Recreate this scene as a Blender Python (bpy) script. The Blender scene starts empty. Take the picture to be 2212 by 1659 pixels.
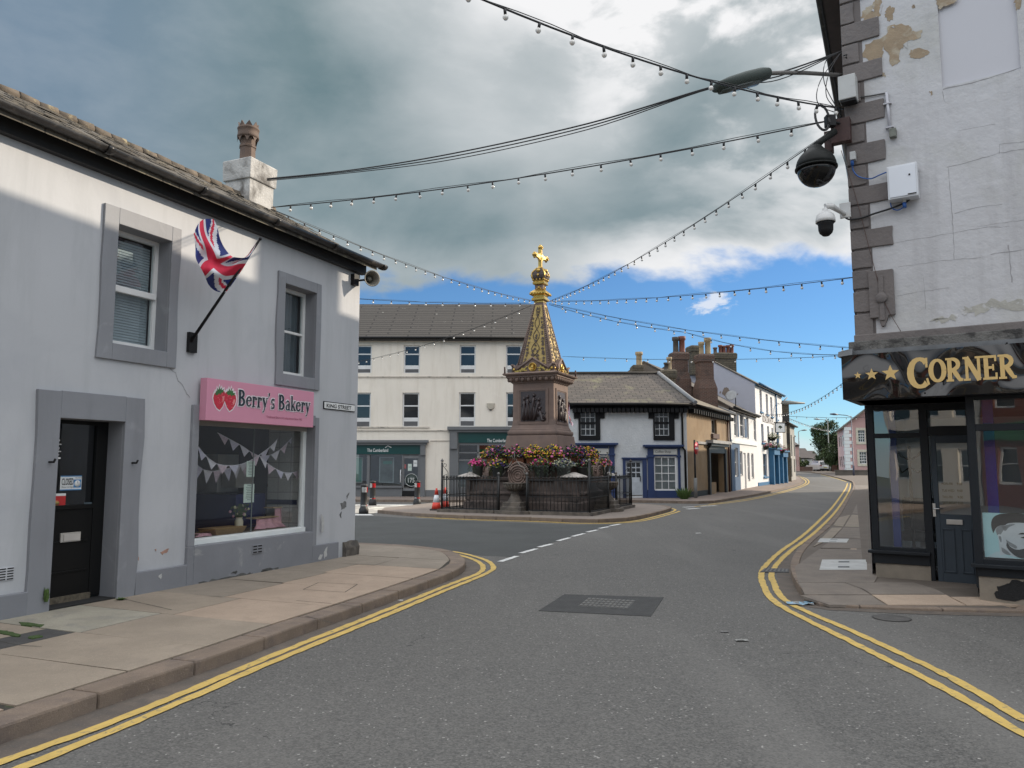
import bpy, bmesh, math, random
from mathutils import Vector, Matrix
random.seed(7)
R = math.radians
scene = bpy.context.scene
COL = scene.collection

# ------------------------------------------------------------------ camera
CAMZ = 1.7
PITCH = R(5.966)
cam_data = bpy.data.cameras.new("camera"); cam = bpy.data.objects.new("camera", cam_data)
COL.objects.link(cam); scene.camera = cam
cam.location = (0, 0, CAMZ)
cam.rotation_euler = (R(90) + PITCH, 0, 0)
cam_data.sensor_width = 36.0
cam_data.lens = 36.0 * 1661 / 2212
cam_data.clip_start = 0.05; cam_data.clip_end = 3000

# ------------------------------------------------------------------ light
SUN_EL, SUN_AZ = R(24.0), R(70.0)          # azimuth from +y towards +x
sun_data = bpy.data.lights.new("sun", 'SUN'); sun = bpy.data.objects.new("sun", sun_data)
COL.objects.link(sun)
sun_data.energy = 5.0; sun_data.angle = R(0.53); sun_data.color = (1.0, 0.87, 0.70)
sd = Vector((math.sin(SUN_AZ) * math.cos(SUN_EL), math.cos(SUN_AZ) * math.cos(SUN_EL), math.sin(SUN_EL)))
sun.rotation_euler = (-sd).to_track_quat('-Z', 'Y').to_euler()
sun.location = (60, 20, 40)

world = bpy.data.worlds.new("World"); scene.world = world
world.use_nodes = True
wt = world.node_tree; wt.nodes.clear()
def wn(t, **k):
    n = wt.nodes.new(t)
    for a, v in k.items(): setattr(n, a, v)
    return n
def wl(a, b): wt.links.new(a, b)
def wmath(op, a, b=None, c=None, clamp=False):
    n = wn('ShaderNodeMath', operation=op); n.use_clamp = clamp
    for i, v in enumerate((a, b, c)):
        if v is None: continue
        if isinstance(v, (int, float)): n.inputs[i].default_value = v
        else: wl(v, n.inputs[i])
    return n.outputs[0]
def wstep(x, lo, hi):
    n = wn('ShaderNodeMapRange', interpolation_type='SMOOTHSTEP')
    wl(x, n.inputs['Value']); n.inputs['From Min'].default_value = lo; n.inputs['From Max'].default_value = hi
    return n.outputs['Result']
def wmix(f, a, b):
    n = wn('ShaderNodeMix', data_type='RGBA')
    if isinstance(f, (int, float)): n.inputs['Factor'].default_value = f
    else: wl(f, n.inputs['Factor'])
    for s, v in (('A', a), ('B', b)):
        inp = [i for i in n.inputs if i.name == s and i.type == 'RGBA'][0]
        if isinstance(v, tuple): inp.default_value = (*v, 1)
        else: wl(v, inp)
    return [o for o in n.outputs if o.type == 'RGBA'][0]
sky = wn('ShaderNodeTexSky', sky_type='NISHITA'); sky.sun_disc = False
sky.sun_elevation = SUN_EL; sky.sun_rotation = SUN_AZ
sky.air_density = 1.0; sky.dust_density = 0.0; sky.ozone_density = 4.0
tc = wn('ShaderNodeTexCoord'); sep = wn('ShaderNodeSeparateXYZ'); wl(tc.outputs['Generated'], sep.inputs[0])
az = wmath('ARCTAN2', sep.outputs[0], sep.outputs[1])          # radians, 0 = up the street
el = wmath('ARCSINE', sep.outputs[2])
comb = wn('ShaderNodeCombineXYZ'); wl(az, comb.inputs[0]); wl(wmath('MULTIPLY', el, 1.9), comb.inputs[1])
def noise(vec, scale, detail=6, rough=.55, dist=0, off=0):
    mp = wn('ShaderNodeMapping'); wl(vec, mp.inputs[0]); mp.inputs['Location'].default_value = (off, off * .7, off)
    n = wn('ShaderNodeTexNoise'); wl(mp.outputs[0], n.inputs['Vector'])
    n.inputs['Scale'].default_value = scale; n.inputs['Detail'].default_value = detail
    n.inputs['Roughness'].default_value = rough; n.inputs['Distortion'].default_value = dist
    return n.outputs['Fac']
n1 = noise(comb.outputs[0], 2.6, 7, .52, .3, 3.1)
n2 = noise(comb.outputs[0], 7.0, 8, .55, .2, 9.4)
n3 = noise(comb.outputs[0], 1.4, 4, .5, .2, 17.0)
# height of the cloud deck's lower edge above the horizon (it dips behind the camera and to the left)
edge = wmath('ADD', wmath('MULTIPLY', n1, .26), wmath('MULTIPLY', n2, .13))        # about .2
thr = wmath('ADD', el, wmath('SUBTRACT', .212, edge))
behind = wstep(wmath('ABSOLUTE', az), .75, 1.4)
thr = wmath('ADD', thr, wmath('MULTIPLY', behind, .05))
dens = wstep(thr, .240, .272)
# small separate cumulus over the street at the right
cl_a = wmath('SUBTRACT', 1.0, wmath('ADD', wmath('POWER', wmath('DIVIDE', wmath('SUBTRACT', az, .262), .034), 2.0),
                                   wmath('POWER', wmath('DIVIDE', wmath('SUBTRACT', el, .199), .014), 2.0)))
small = wstep(wmath('ADD', cl_a, wmath('MULTIPLY', wmath('SUBTRACT', noise(comb.outputs[0], 26, 6, .6, .3, 5.0), .5), 6.5)), .15, 1.3)
# low bright haze bank far down the street
low = wmath('MULTIPLY', wstep(wmath('ADD', wmath('MULTIPLY', el, -1.0), wmath('MULTIPLY', n2, .09)), .012, .034), .55)
# brightness of the deck: dark teal belly in the middle, white torn cloud upper right
right = wstep(wmath('ADD', wmath('MULTIPLY', az, .8), wmath('ADD', wmath('MULTIPLY', el, 1.5), wmath('MULTIPLY', wmath('SUBTRACT', n1, .5), .5))), .64, 1.04)
topmid = wstep(wmath('ADD', wmath('MULTIPLY', wmath('ABSOLUTE', wmath('ADD', az, -.03)), -1.2), wmath('ADD', el, wmath('MULTIPLY', wmath('SUBTRACT', n3, .5), .7))), .14, .46)
rim = wmath('SUBTRACT', 1.0, wstep(wmath('ADD', thr, wmath('MULTIPLY', wmath('SUBTRACT', n2, .5), .16)), .255, .325))
rim = wmath('MULTIPLY', rim, wmath('ADD', .25, wmath('MULTIPLY', wstep(az, -.02, .2), .75)))
tear = wstep(n2, .42, .60)
light = wmath('ADD', wmath('MULTIPLY', right, wmath('ADD', .30, wmath('MULTIPLY', tear, .70))),
              wmath('ADD', wmath('MULTIPLY', topmid, .40), wmath('MULTIPLY', rim, .95)), clamp=True)
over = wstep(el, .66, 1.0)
light = wmath('ADD', light, wmath('MULTIPLY', wmath('ADD', wmath('MULTIPLY', n2, .36), -.155), 1.0), clamp=True)
belly = wmix(wstep(n1, .35, .65), (.165, .245, .275), (.26, .335, .365))
belly = wmix(wstep(wmath('MULTIPLY', az, -1), .25, .62), belly, (.18, .262, .355))
cloudc = wmix(light, belly, (.92, .92, .93))
cloudc = wmix(wmath('MAXIMUM', over, wmath('MULTIPLY', behind, wstep(el, .12, .6))), cloudc, (1.72, 1.76, 1.83))  # unseen sky overhead and behind brightened to light the shaded street
skyc = wn('ShaderNodeMix', data_type='RGBA', blend_type='MULTIPLY'); skyc.inputs['Factor'].default_value = 1
sa = [i for i in skyc.inputs if i.type == 'RGBA']; wl(sky.outputs[0], sa[0]); sa[1].default_value = (.082, .108, .130, 1)
sko = [o for o in skyc.outputs if o.type == 'RGBA'][0]
col = wmix(low, sko, (.72, .80, .90))
col = wmix(wmath('MULTIPLY', small, .85), col, (.80, .84, .92))
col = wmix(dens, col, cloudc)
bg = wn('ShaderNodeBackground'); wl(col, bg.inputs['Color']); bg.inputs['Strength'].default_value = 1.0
wo = wn('ShaderNodeOutputWorld'); wl(bg.outputs[0], wo.inputs[0])

vs = scene.view_settings
scene.display_settings.display_device = 'sRGB'
vs.view_transform = 'Standard'; vs.look = 'None'; vs.exposure = 0.0; vs.gamma = 1.0; vs.use_curve_mapping = False
scene.cycles.max_bounces = 8; scene.cycles.transparent_max_bounces = 12
scene.cycles.use_denoising = True

# ------------------------------------------------------------------ pixel rays (photo measured at 2212 x 1659)
def ray(X, Y):
    u = (X - 1106) / 1661; v = (829.5 - Y) / 1661
    c, s = math.cos(PITCH), math.sin(PITCH)
    return Vector((u, c - v * s, s + v * c))
def gz(y):                       # the street climbs gently in the distance
    t = min(max((y - 45) / 80, 0), 1)
    return .6 * t * t * (3 - 2 * t)
def P(X, Y, h=0.0):              # the point of the ground seen at a pixel
    d = ray(X, Y); y = 30
    for _ in range(25):
        t = (gz(y) + h - CAMZ) / d.z; y = d.y * t
        if y > 400 or y < 0: y = 400
    return Vector((d.x * t, d.y * t, gz(d.y * t) + h))
def D(X, Y, y):                  # the point seen at a pixel at distance y
    d = ray(X, Y); t = y / d.y
    return Vector((d.x * t, y, CAMZ + d.z * t))

class Frame:                     # a vertical wall plane: a to the right as seen from outside, z up, d outwards
    def __init__(s, x, y, deg):
        a = R(deg); s.O = Vector((x, y, 0)); s.X = Vector((math.cos(a), math.sin(a), 0)); s.N = Vector((math.sin(a), -math.cos(a), 0)); s.deg = deg
    def P(s, a, z, d=0.0): return s.O + s.X * a + s.N * d + Vector((0, 0, z))
    def px(s, X, Y, d=0.0):
        r = ray(X, Y); o = s.O + s.N * d
        t = ((o - Vector((0, 0, CAMZ))).dot(s.N)) / r.dot(s.N)
        p = Vector((0, 0, CAMZ)) + r * t
        return ((p - s.O).dot(s.X), p.z)
    def rect(s, pts, d=0.0):     # pts: TL TR BR BL in pixels -> a0 a1 z0 z1
        q = [s.px(x, y, d) for x, y in pts]
        if len(q) == 2: return (q[0][0], q[1][0], q[1][1], q[0][1])
        return ((q[0][0] + q[3][0]) / 2, (q[1][0] + q[2][0]) / 2, (q[2][1] + q[3][1]) / 2, (q[0][1] + q[1][1]) / 2)
WORLD = Frame(0, 0, 0)

# ------------------------------------------------------------------ materials
MATS = {}
def base_mat(name):
    m = bpy.data.materials.new(name); m.use_nodes = True
    nt = m.node_tree; b = nt.nodes['Principled BSDF']
    return m, nt, b
def N_(nt, t, **k):
    n = nt.nodes.new(t)
    for a, v in k.items(): setattr(n, a, v)
    return n
def mixc(nt, f, a, b, blend='MIX'):
    n = N_(nt, 'ShaderNodeMix', data_type='RGBA', blend_type=blend)
    if isinstance(f, (int, float)): n.inputs['Factor'].default_value = f
    else: nt.links.new(f, n.inputs['Factor'])
    ins = [i for i in n.inputs if i.type == 'RGBA']
    for i, v in zip(ins, (a, b)):
        if isinstance(v, tuple): i.default_value = (*v[:3], 1)
        else: nt.links.new(v, i)
    return [o for o in n.outputs if o.type == 'RGBA'][0]
def nz(nt, vec, scale, detail=5, rough=.55, dist=0.0):
    n = N_(nt, 'ShaderNodeTexNoise'); nt.links.new(vec, n.inputs['Vector'])
    n.inputs['Scale'].default_value = scale; n.inputs['Detail'].default_value = detail
    n.inputs['Roughness'].default_value = rough; n.inputs['Distortion'].default_value = dist
    return n.outputs['Fac']
def ramp(nt, x, lo, hi):
    n = N_(nt, 'ShaderNodeMapRange'); nt.links.new(x, n.inputs[0]); n.inputs[1].default_value = lo; n.inputs[2].default_value = hi
    return n.outputs[0]
def bumpn(nt, b, hgt, strength, dist=.02, prev=None):
    n = N_(nt, 'ShaderNodeBump'); n.inputs['Strength'].default_value = strength; n.inputs['Distance'].default_value = dist
    nt.links.new(hgt, n.inputs['Height'])
    if prev is not None: nt.links.new(prev, n.inputs['Normal'])
    nt.links.new(n.outputs[0], b.inputs['Normal']); return n.outputs[0]
def geo(nt):
    return N_(nt, 'ShaderNodeNewGeometry').outputs['Position']
def M(name, c, rough=.8, var=.12, scale=3.0, bump=.0, bscale=60.0, metal=0.0, stain=None, sscale=1.5, slo=.55, shi=.7, fine=0.0, spec=.5, coat=0.0, bdist=.01, streak=None):
    """painted / stone / metal surfaces: soft blotches, optional second colour in irregular patches, fine grain"""
    if name in MATS: return MATS[name]
    m, nt, b = base_mat(name); g = geo(nt)
    c2 = tuple(x * (1 - var * 2) for x in c)
    out = mixc(nt, ramp(nt, nz(nt, g, scale, 6), .3, .7), c, c2) if var > 0 else None
    if stain:
        f = ramp(nt, nz(nt, g, sscale, 8, .62, .4), slo, shi)
        out = mixc(nt, f, out if out is not None else c, stain)
    if streak:
        mp = N_(nt, 'ShaderNodeMapping'); nt.links.new(g, mp.inputs[0]); mp.inputs['Scale'].default_value = (1, 1, .12)
        out = mixc(nt, ramp(nt, nz(nt, mp.outputs[0], 3.2, 7, .68, .2), .50, .78), out, streak)
        out = mixc(nt, ramp(nt, nz(nt, g, 38, 4, .7), .62, .80), out, tuple(x * .82 for x in c))
    if fine > 0:
        out = mixc(nt, ramp(nt, nz(nt, g, 6, 7, .75), .50, .72), out, tuple(x * .70 for x in c))
        out = mixc(nt, ramp(nt, nz(nt, g, 34, 5, .8), .56, .70), out, tuple(x * .62 for x in c))
        out = mixc(nt, ramp(nt, nz(nt, g, 60, 4, .7), .58, .72), out, tuple(min(x * 1.35, .8) for x in c))
        f = ramp(nt, nz(nt, g, 220, 2, .5), .35, .65)
        out = mixc(nt, f, out, mixc(nt, .5, out, tuple(max(x * (1 - fine * 1.6), 0) for x in c)))
    if out is not None: nt.links.new(out, b.inputs['Base Color'])
    else: b.inputs['Base Color'].default_value = (*c, 1)
    b.inputs['Roughness'].default_value = rough; b.inputs['Metallic'].default_value = metal
    b.inputs['Specular IOR Level'].default_value = spec; b.inputs['Coat Weight'].default_value = coat
    if bump > 0: bumpn(nt, b, nz(nt, g, bscale, 4, .6), bump, bdist)
    MATS[name] = m; return m
def M_brick(name, c1, c2, mortar, bw, rh, ms=.008, rough=.85, bump=.5, stain=None, slo=.55, shi=.75, sscale=1.2, fine=60, offset=.5, squash=1.0):
    if name in MATS: return MATS[name]
    m, nt, b = base_mat(name)
    uv = N_(nt, 'ShaderNodeUVMap').outputs[0]; g = geo(nt)
    # wobble the courses a little
    wob = N_(nt, 'ShaderNodeVectorMath', operation='MULTIPLY_ADD')
    nn = N_(nt, 'ShaderNodeTexNoise'); nt.links.new(g, nn.inputs['Vector']); nn.inputs['Scale'].default_value = 2.0
    nt.links.new(nn.outputs['Color'], wob.inputs[0]); wob.inputs[1].default_value = (.03, .025, 0); nt.links.new(uv, wob.inputs[2])
    br = N_(nt, 'ShaderNodeTexBrick'); nt.links.new(wob.outputs[0], br.inputs['Vector'])
    br.inputs['Scale'].default_value = 1; br.inputs['Brick Width'].default_value = bw; br.inputs['Row Height'].default_value = rh
    br.inputs['Mortar Size'].default_value = ms; br.inputs['Mortar Smooth'].default_value = .3; br.inputs['Bias'].default_value = 0
    br.offset = offset
    br.inputs['Color1'].default_value = (*c1, 1); br.inputs['Color2'].default_value = (*c2, 1); br.inputs['Mortar'].default_value = (*mortar, 1)
    out = mixc(nt, ramp(nt, nz(nt, g, fine, 3), .3, .8), br.outputs['Color'], tuple(x * .6 for x in c1))
    if stain: out = mixc(nt, ramp(nt, nz(nt, g, sscale, 8, .65, .3), slo, shi), out, stain)
    nt.links.new(out, b.inputs['Base Color']); b.inputs['Roughness'].default_value = rough
    inv = N_(nt, 'ShaderNodeMath', operation='SUBTRACT'); inv.inputs[0].default_value = 1; nt.links.new(br.outputs['Fac'], inv.inputs[1])
    p = bumpn(nt, b, inv.outputs[0], bump, .012)
    bumpn(nt, b, nz(nt, g, fine, 4), bump * .5, .006, p)
    MATS[name] = m; return m
def M_glass(name, tint=(.75, .8, .8), refl=.12, rough=.0, wav=0.0):
    if name in MATS: return MATS[name]
    m = bpy.data.materials.new(name); m.use_nodes = True; nt = m.node_tree; nt.nodes.clear()
    o = N_(nt, 'ShaderNodeOutputMaterial'); mx = N_(nt, 'ShaderNodeMixShader'); t = N_(nt, 'ShaderNodeBsdfTransparent'); gl = N_(nt, 'ShaderNodeBsdfGlossy')
    t.inputs[0].default_value = (*tint, 1); gl.inputs['Roughness'].default_value = rough; gl.inputs[0].default_value = (.95, .97, 1, 1)
    fr = N_(nt, 'ShaderNodeLayerWeight'); fr.inputs[0].default_value = .5
    mr = N_(nt, 'ShaderNodeMapRange'); nt.links.new(fr.outputs['Facing'], mr.inputs[0]); mr.inputs[3].default_value = refl; mr.inputs[4].default_value = 1.0
    pw = N_(nt, 'ShaderNodeMath', operation='POWER'); nt.links.new(fr.outputs['Facing'], pw.inputs[0]); pw.inputs[1].default_value = 3.5
    nt.links.new(pw.outputs[0], mr.inputs[0])
    nt.links.new(mr.outputs[0], mx.inputs[0]); nt.links.new(t.outputs[0], mx.inputs[1]); nt.links.new(gl.outputs[0], mx.inputs[2]); nt.links.new(mx.outputs[0], o.inputs[0])
    if wav > 0:
        bn = N_(nt, 'ShaderNodeBump'); bn.inputs['Strength'].default_value = wav; bn.inputs['Distance'].default_value = .05
        nt.links.new(nz(nt, geo(nt), 1.6, 1), bn.inputs['Height']); nt.links.new(bn.outputs[0], gl.inputs['Normal'])
    MATS[name] = m; return m

# ------------------------------------------------------------------ mesh building
WL = {}                          # world position of each object's origin
class MB:
    def __init__(s): s.v = []; s.f = []; s.m = []; s.sm = []
    def face(s, pts, m=0, smooth=False):
        i = len(s.v); s.v += [Vector(p) for p in pts]; s.f.append(list(range(i, i + len(pts)))); s.m.append(m); s.sm.append(smooth)
    def hexa(s, p, m=0):         # 8 points: bottom ring 0-3, top ring 4-7
        i = len(s.v); s.v += [Vector(q) for q in p]
        for f in ((3, 2, 1, 0), (4, 5, 6, 7), (0, 1, 5, 4), (1, 2, 6, 5), (2, 3, 7, 6), (3, 0, 4, 7)):
            s.f.append([i + k for k in f]); s.m.append(m); s.sm.append(False)
    def fbox(s, fr, a0, a1, z0, z1, d0, d1, m=0):
        q = [(a0, d1), (a1, d1), (a1, d0), (a0, d0)]
        s.hexa([fr.P(a, z0, d) for a, d in q] + [fr.P(a, z1, d) for a, d in q], m)
    def box(s, c, sz, m=0, deg=0):
        f = Frame(c[0], c[1], deg); s.fbox(f, -sz[0] / 2, sz[0] / 2, c[2] - sz[2] / 2, c[2] + sz[2] / 2, -sz[1] / 2, sz[1] / 2, m)
    def fpoly(s, fr, pts, d0, d1, m=0):      # outline in (a,z), extruded d0..d1
        n = len(pts)
        if sum(pts[i][0] * pts[(i + 1) % n][1] - pts[(i + 1) % n][0] * pts[i][1] for i in range(n)) < 0: pts = pts[::-1]
        s.face([fr.P(a, z, d1) for a, z in pts], m)
        if abs(d1 - d0) > 1e-6:
            s.face([fr.P(a, z, d0) for a, z in pts[::-1]], m)
            for i in range(n):
                (a, z), (b, w) = pts[i], pts[(i + 1) % n]
                s.face([fr.P(a, z, d0), fr.P(b, w, d0), fr.P(b, w, d1), fr.P(a, z, d1)], m)
    def prism(s, pts, z0, z1, m=0, mt=None): # plan outline (x,y), z values may be functions of a point
        f0 = z0 if callable(z0) else (lambda p: z0); f1 = z1 if callable(z1) else (lambda p: z1)
        n = len(pts)
        if sum(pts[i][0] * pts[(i + 1) % n][1] - pts[(i + 1) % n][0] * pts[i][1] for i in range(n)) < 0: pts = pts[::-1]
        s.face([(p[0], p[1], f1(p)) for p in pts], m if mt is None else mt)
        for i in range(n):
            p, q = pts[i], pts[(i + 1) % n]
            s.face([(p[0], p[1], f0(p)), (q[0], q[1], f0(q)), (q[0], q[1], f1(q)), (p[0], p[1], f1(p))], m)
    def ring(s, rings, m=0, smooth=True, cap=True, loop=False):
        n = len(rings[0]); base = len(s.v)
        for r_ in rings: s.v += [Vector(p) for p in r_]
        k = len(rings)
        for j in range(k if loop else k - 1):
            for i in range(n):
                a = base + j * n + i; b = base + j * n + (i + 1) % n
                c = base + ((j + 1) % k) * n + (i + 1) % n; d = base + ((j + 1) % k) * n + i
                s.f.append([a, b, c, d]); s.m.append(m); s.sm.append(smooth)
        if cap and not loop:
            s.f.append([base + i for i in range(n)][::-1]); s.m.append(m); s.sm.append(False)
            s.f.append([base + (k - 1) * n + i for i in range(n)]); s.m.append(m); s.sm.append(False)
    def tube(s, pts, r, m=0, n=8, smooth=True):
        pts = [Vector(p) for p in pts]; rs = r if isinstance(r, (list, tuple)) else [r] * len(pts)
        rings = []
        for i, p in enumerate(pts):
            t = (pts[min(i + 1, len(pts) - 1)] - pts[max(i - 1, 0)])
            t = t.normalized() if t.length > 1e-9 else Vector((0, 0, 1))
            up = Vector((0, 0, 1)) if abs(t.z) < .95 else Vector((1, 0, 0))
            x = t.cross(up).normalized(); y = x.cross(t).normalized()
            rings.append([p + (x * math.cos(2 * math.pi * k / n) + y * math.sin(2 * math.pi * k / n)) * rs[i] for k in range(n)])
        s.ring(rings, m, smooth)
    def lathe(s, c, prof, m=0, n=20, smooth=True, axis=None, xs=1.0, ys=1.0, deg=0):
        c = Vector(c); rings = []
        ax = Vector(axis).normalized() if axis is not None else Vector((0, 0, 1))
        if axis is None: x = Vector((math.cos(R(deg)), math.sin(R(deg)), 0)); y = Vector((-math.sin(R(deg)), math.cos(R(deg)), 0))
        else:
            up = Vector((0, 0, 1)) if abs(ax.z) < .9 else Vector((1, 0, 0)); x = ax.cross(up).normalized(); y = ax.cross(x).normalized()
        for r_, z in prof:
            r_ = max(r_, 1e-4)
            rings.append([c + ax * z + x * (r_ * xs * math.cos(2 * math.pi * k / n)) + y * (r_ * ys * math.sin(2 * math.pi * k / n)) for k in range(n)])
        s.ring(rings, m, smooth)
    def square(s, c, prof, m=0, deg=0):      # square profile (half width, z) round a centre
        c = Vector(c); X = Vector((math.cos(R(deg)), math.sin(R(deg)), 0)); Y = Vector((-math.sin(R(deg)), math.cos(R(deg)), 0))
        s.ring([[c + X * (h * i) + Y * (h * j) + Vector((0, 0, z)) for i, j in ((-1, -1), (1, -1), (1, 1), (-1, 1))] for h, z in prof], m, False)
    def ball(s, c, r, m=0, n=10, k=6, sq=(1, 1, 1)):
        c = Vector(c); rings = []
        for j in range(k + 1):
            ph = -math.pi / 2 + math.pi * j / k; rr = max(math.cos(ph), 1e-3)
            rings.append([c + Vector((r * sq[0] * rr * math.cos(2 * math.pi * i / n), r * sq[1] * rr * math.sin(2 * math.pi * i / n), r * sq[2] * math.sin(ph))) for i in range(n)])
        s.ring(rings, m, True, False)
    def build(s, name, mats, parent=None, base=None, bevel=0.0, seg=2, **tags):
        me = bpy.data.meshes.new(name)
        if not isinstance(mats, (list, tuple)): mats = [mats]
        if parent is not None: o = WL[parent.name]
        elif base is not None: o = Vector(base)
        else:
            xs = [v.x for v in s.v]; ys = [v.y for v in s.v]; o = Vector(((min(xs) + max(xs)) / 2, (min(ys) + max(ys)) / 2, min(v.z for v in s.v)))
        me.from_pydata([v - o for v in s.v], [], s.f)
        for m_ in mats: me.materials.append(m_)
        me.polygons.foreach_set('material_index', s.m); me.polygons.foreach_set('use_smooth', s.sm)
        me.update()
        if any(len(f) > 4 for f in s.f):
            bm = bmesh.new(); bm.from_mesh(me)
            bmesh.ops.triangulate(bm, faces=[f for f in bm.faces if len(f.verts) > 4], ngon_method='EAR_CLIP')
            bm.to_mesh(me); bm.free()
        uvl = me.uv_layers.new(name='UVMap'); data = uvl.data
        for p in me.polygons:
            n = p.normal
            if abs(n.z) > .999: h = Vector((1, 0, 0)); v = Vector((0, 1, 0))
            else: h = Vector((-n.y, n.x, 0)).normalized(); v = n.cross(h)
            for li in p.loop_indices:
                w = me.vertices[me.loops[li].vertex_index].co + o
                data[li].uv = (w.dot(h), w.dot(v))
        ob = bpy.data.objects.new(name, me); COL.objects.link(ob)
        if parent is not None: ob.parent = parent
        else: ob.location = o
        WL[ob.name] = o
        if bevel > 0:
            bmm = bmesh.new(); bmm.from_mesh(me); bmesh.ops.remove_doubles(bmm, verts=bmm.verts, dist=1e-5); bmm.to_mesh(me); bmm.free()
            md = ob.modifiers.new('bevel', 'BEVEL'); md.width = bevel; md.segments = seg; md.limit_method = 'ANGLE'; md.angle_limit = R(40)
        for k, v in tags.items(): ob[k] = v
        return ob
def thing(name, loc, label, cat, group=None):
    o = bpy.data.objects.new(name, None); COL.objects.link(o); o.location = loc; WL[o.name] = Vector(loc)
    o.empty_display_size = .2; o['label'] = label; o['category'] = cat
    if group: o['group'] = group
    return o
def tagd(label, cat, group=None):
    d = dict(label=label, category=cat)
    if group: d['group'] = group
    return d
def copy_tree(o, loc, label=None, rotz=None, parent=None, keep=None):
    c = o.copy(); COL.objects.link(c)
    if parent is None:
        c.location = loc
        if rotz is not None: c.rotation_euler = (0, 0, rotz)
        if label: c['label'] = label
    else: c.parent = parent
    WL[c.name] = Vector(loc)
    for ch in list(o.children): copy_tree(ch, loc, parent=c)
    return c
FONT = None
def text_mesh(mb, body, fr, a, z, h, d, m=0, th=.004, sx=1.0, align='LEFT', bold=0.0, slant=0.0, track=1.0):
    """write body on a wall frame: a,z of the baseline start, cap height h"""
    cu = bpy.data.curves.new('t', 'FONT'); cu.body = body; cu.size = h / .73; cu.align_x = align; cu.offset = bold * h; cu.shear = slant; cu.space_character = track
    cu.resolution_u = 3
    ob = bpy.data.objects.new('t', cu); COL.objects.link(ob)
    dg = bpy.context.evaluated_depsgraph_get(); me = bpy.data.meshes.new_from_object(ob.evaluated_get(dg))
    base = len(mb.v)
    for v in me.vertices: mb.v.append(fr.P(a + v.co.x * sx, z + v.co.y, d + th))
    for p in me.polygons: mb.f.append([base + i for i in p.vertices]); mb.m.append(m); mb.sm.append(False)
    bpy.data.objects.remove(ob); bpy.data.curves.remove(cu); bpy.data.meshes.remove(me)
# a small stroke alphabet with serifs for the two painted shop signs
def ribbon(mb, fr, pts, ws, d, m, f):
    L = []; Rr = []
    n = len(pts)
    for i, (x, y) in enumerate(pts):
        x0, y0 = pts[max(i - 1, 0)]; x1, y1 = pts[min(i + 1, n - 1)]
        tx, ty = x1 - x0, y1 - y0; l = math.hypot(tx, ty) or 1; nx, ny = -ty / l, tx / l
        w = (ws[i] if isinstance(ws, (list, tuple)) else ws) / 2
        L.append((x + nx * w, y + ny * w)); Rr.append((x - nx * w, y - ny * w))
    for i in range(n - 1):
        mb.face([fr.P(*f(*Rr[i]), d), fr.P(*f(*Rr[i + 1]), d), fr.P(*f(*L[i + 1]), d), fr.P(*f(*L[i]), d)], m)
def arcp(cx, cy, rx, ry, a0, a1, n=14): return [(cx + rx * math.cos(R(a0 + (a1 - a0) * i / n)), cy + ry * math.sin(R(a0 + (a1 - a0) * i / n))) for i in range(n + 1)]
def arcw(a0, a1, thin, thick, n=14): return [thin + (thick - thin) * abs(math.cos(R(a0 + (a1 - a0) * i / n))) ** 1.3 for i in range(n + 1)]
T, H = .20, .10
def ser(x, y, w=.30, h=.07): return ([(x - w / 2, y), (x + w / 2, y)], h)
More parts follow.
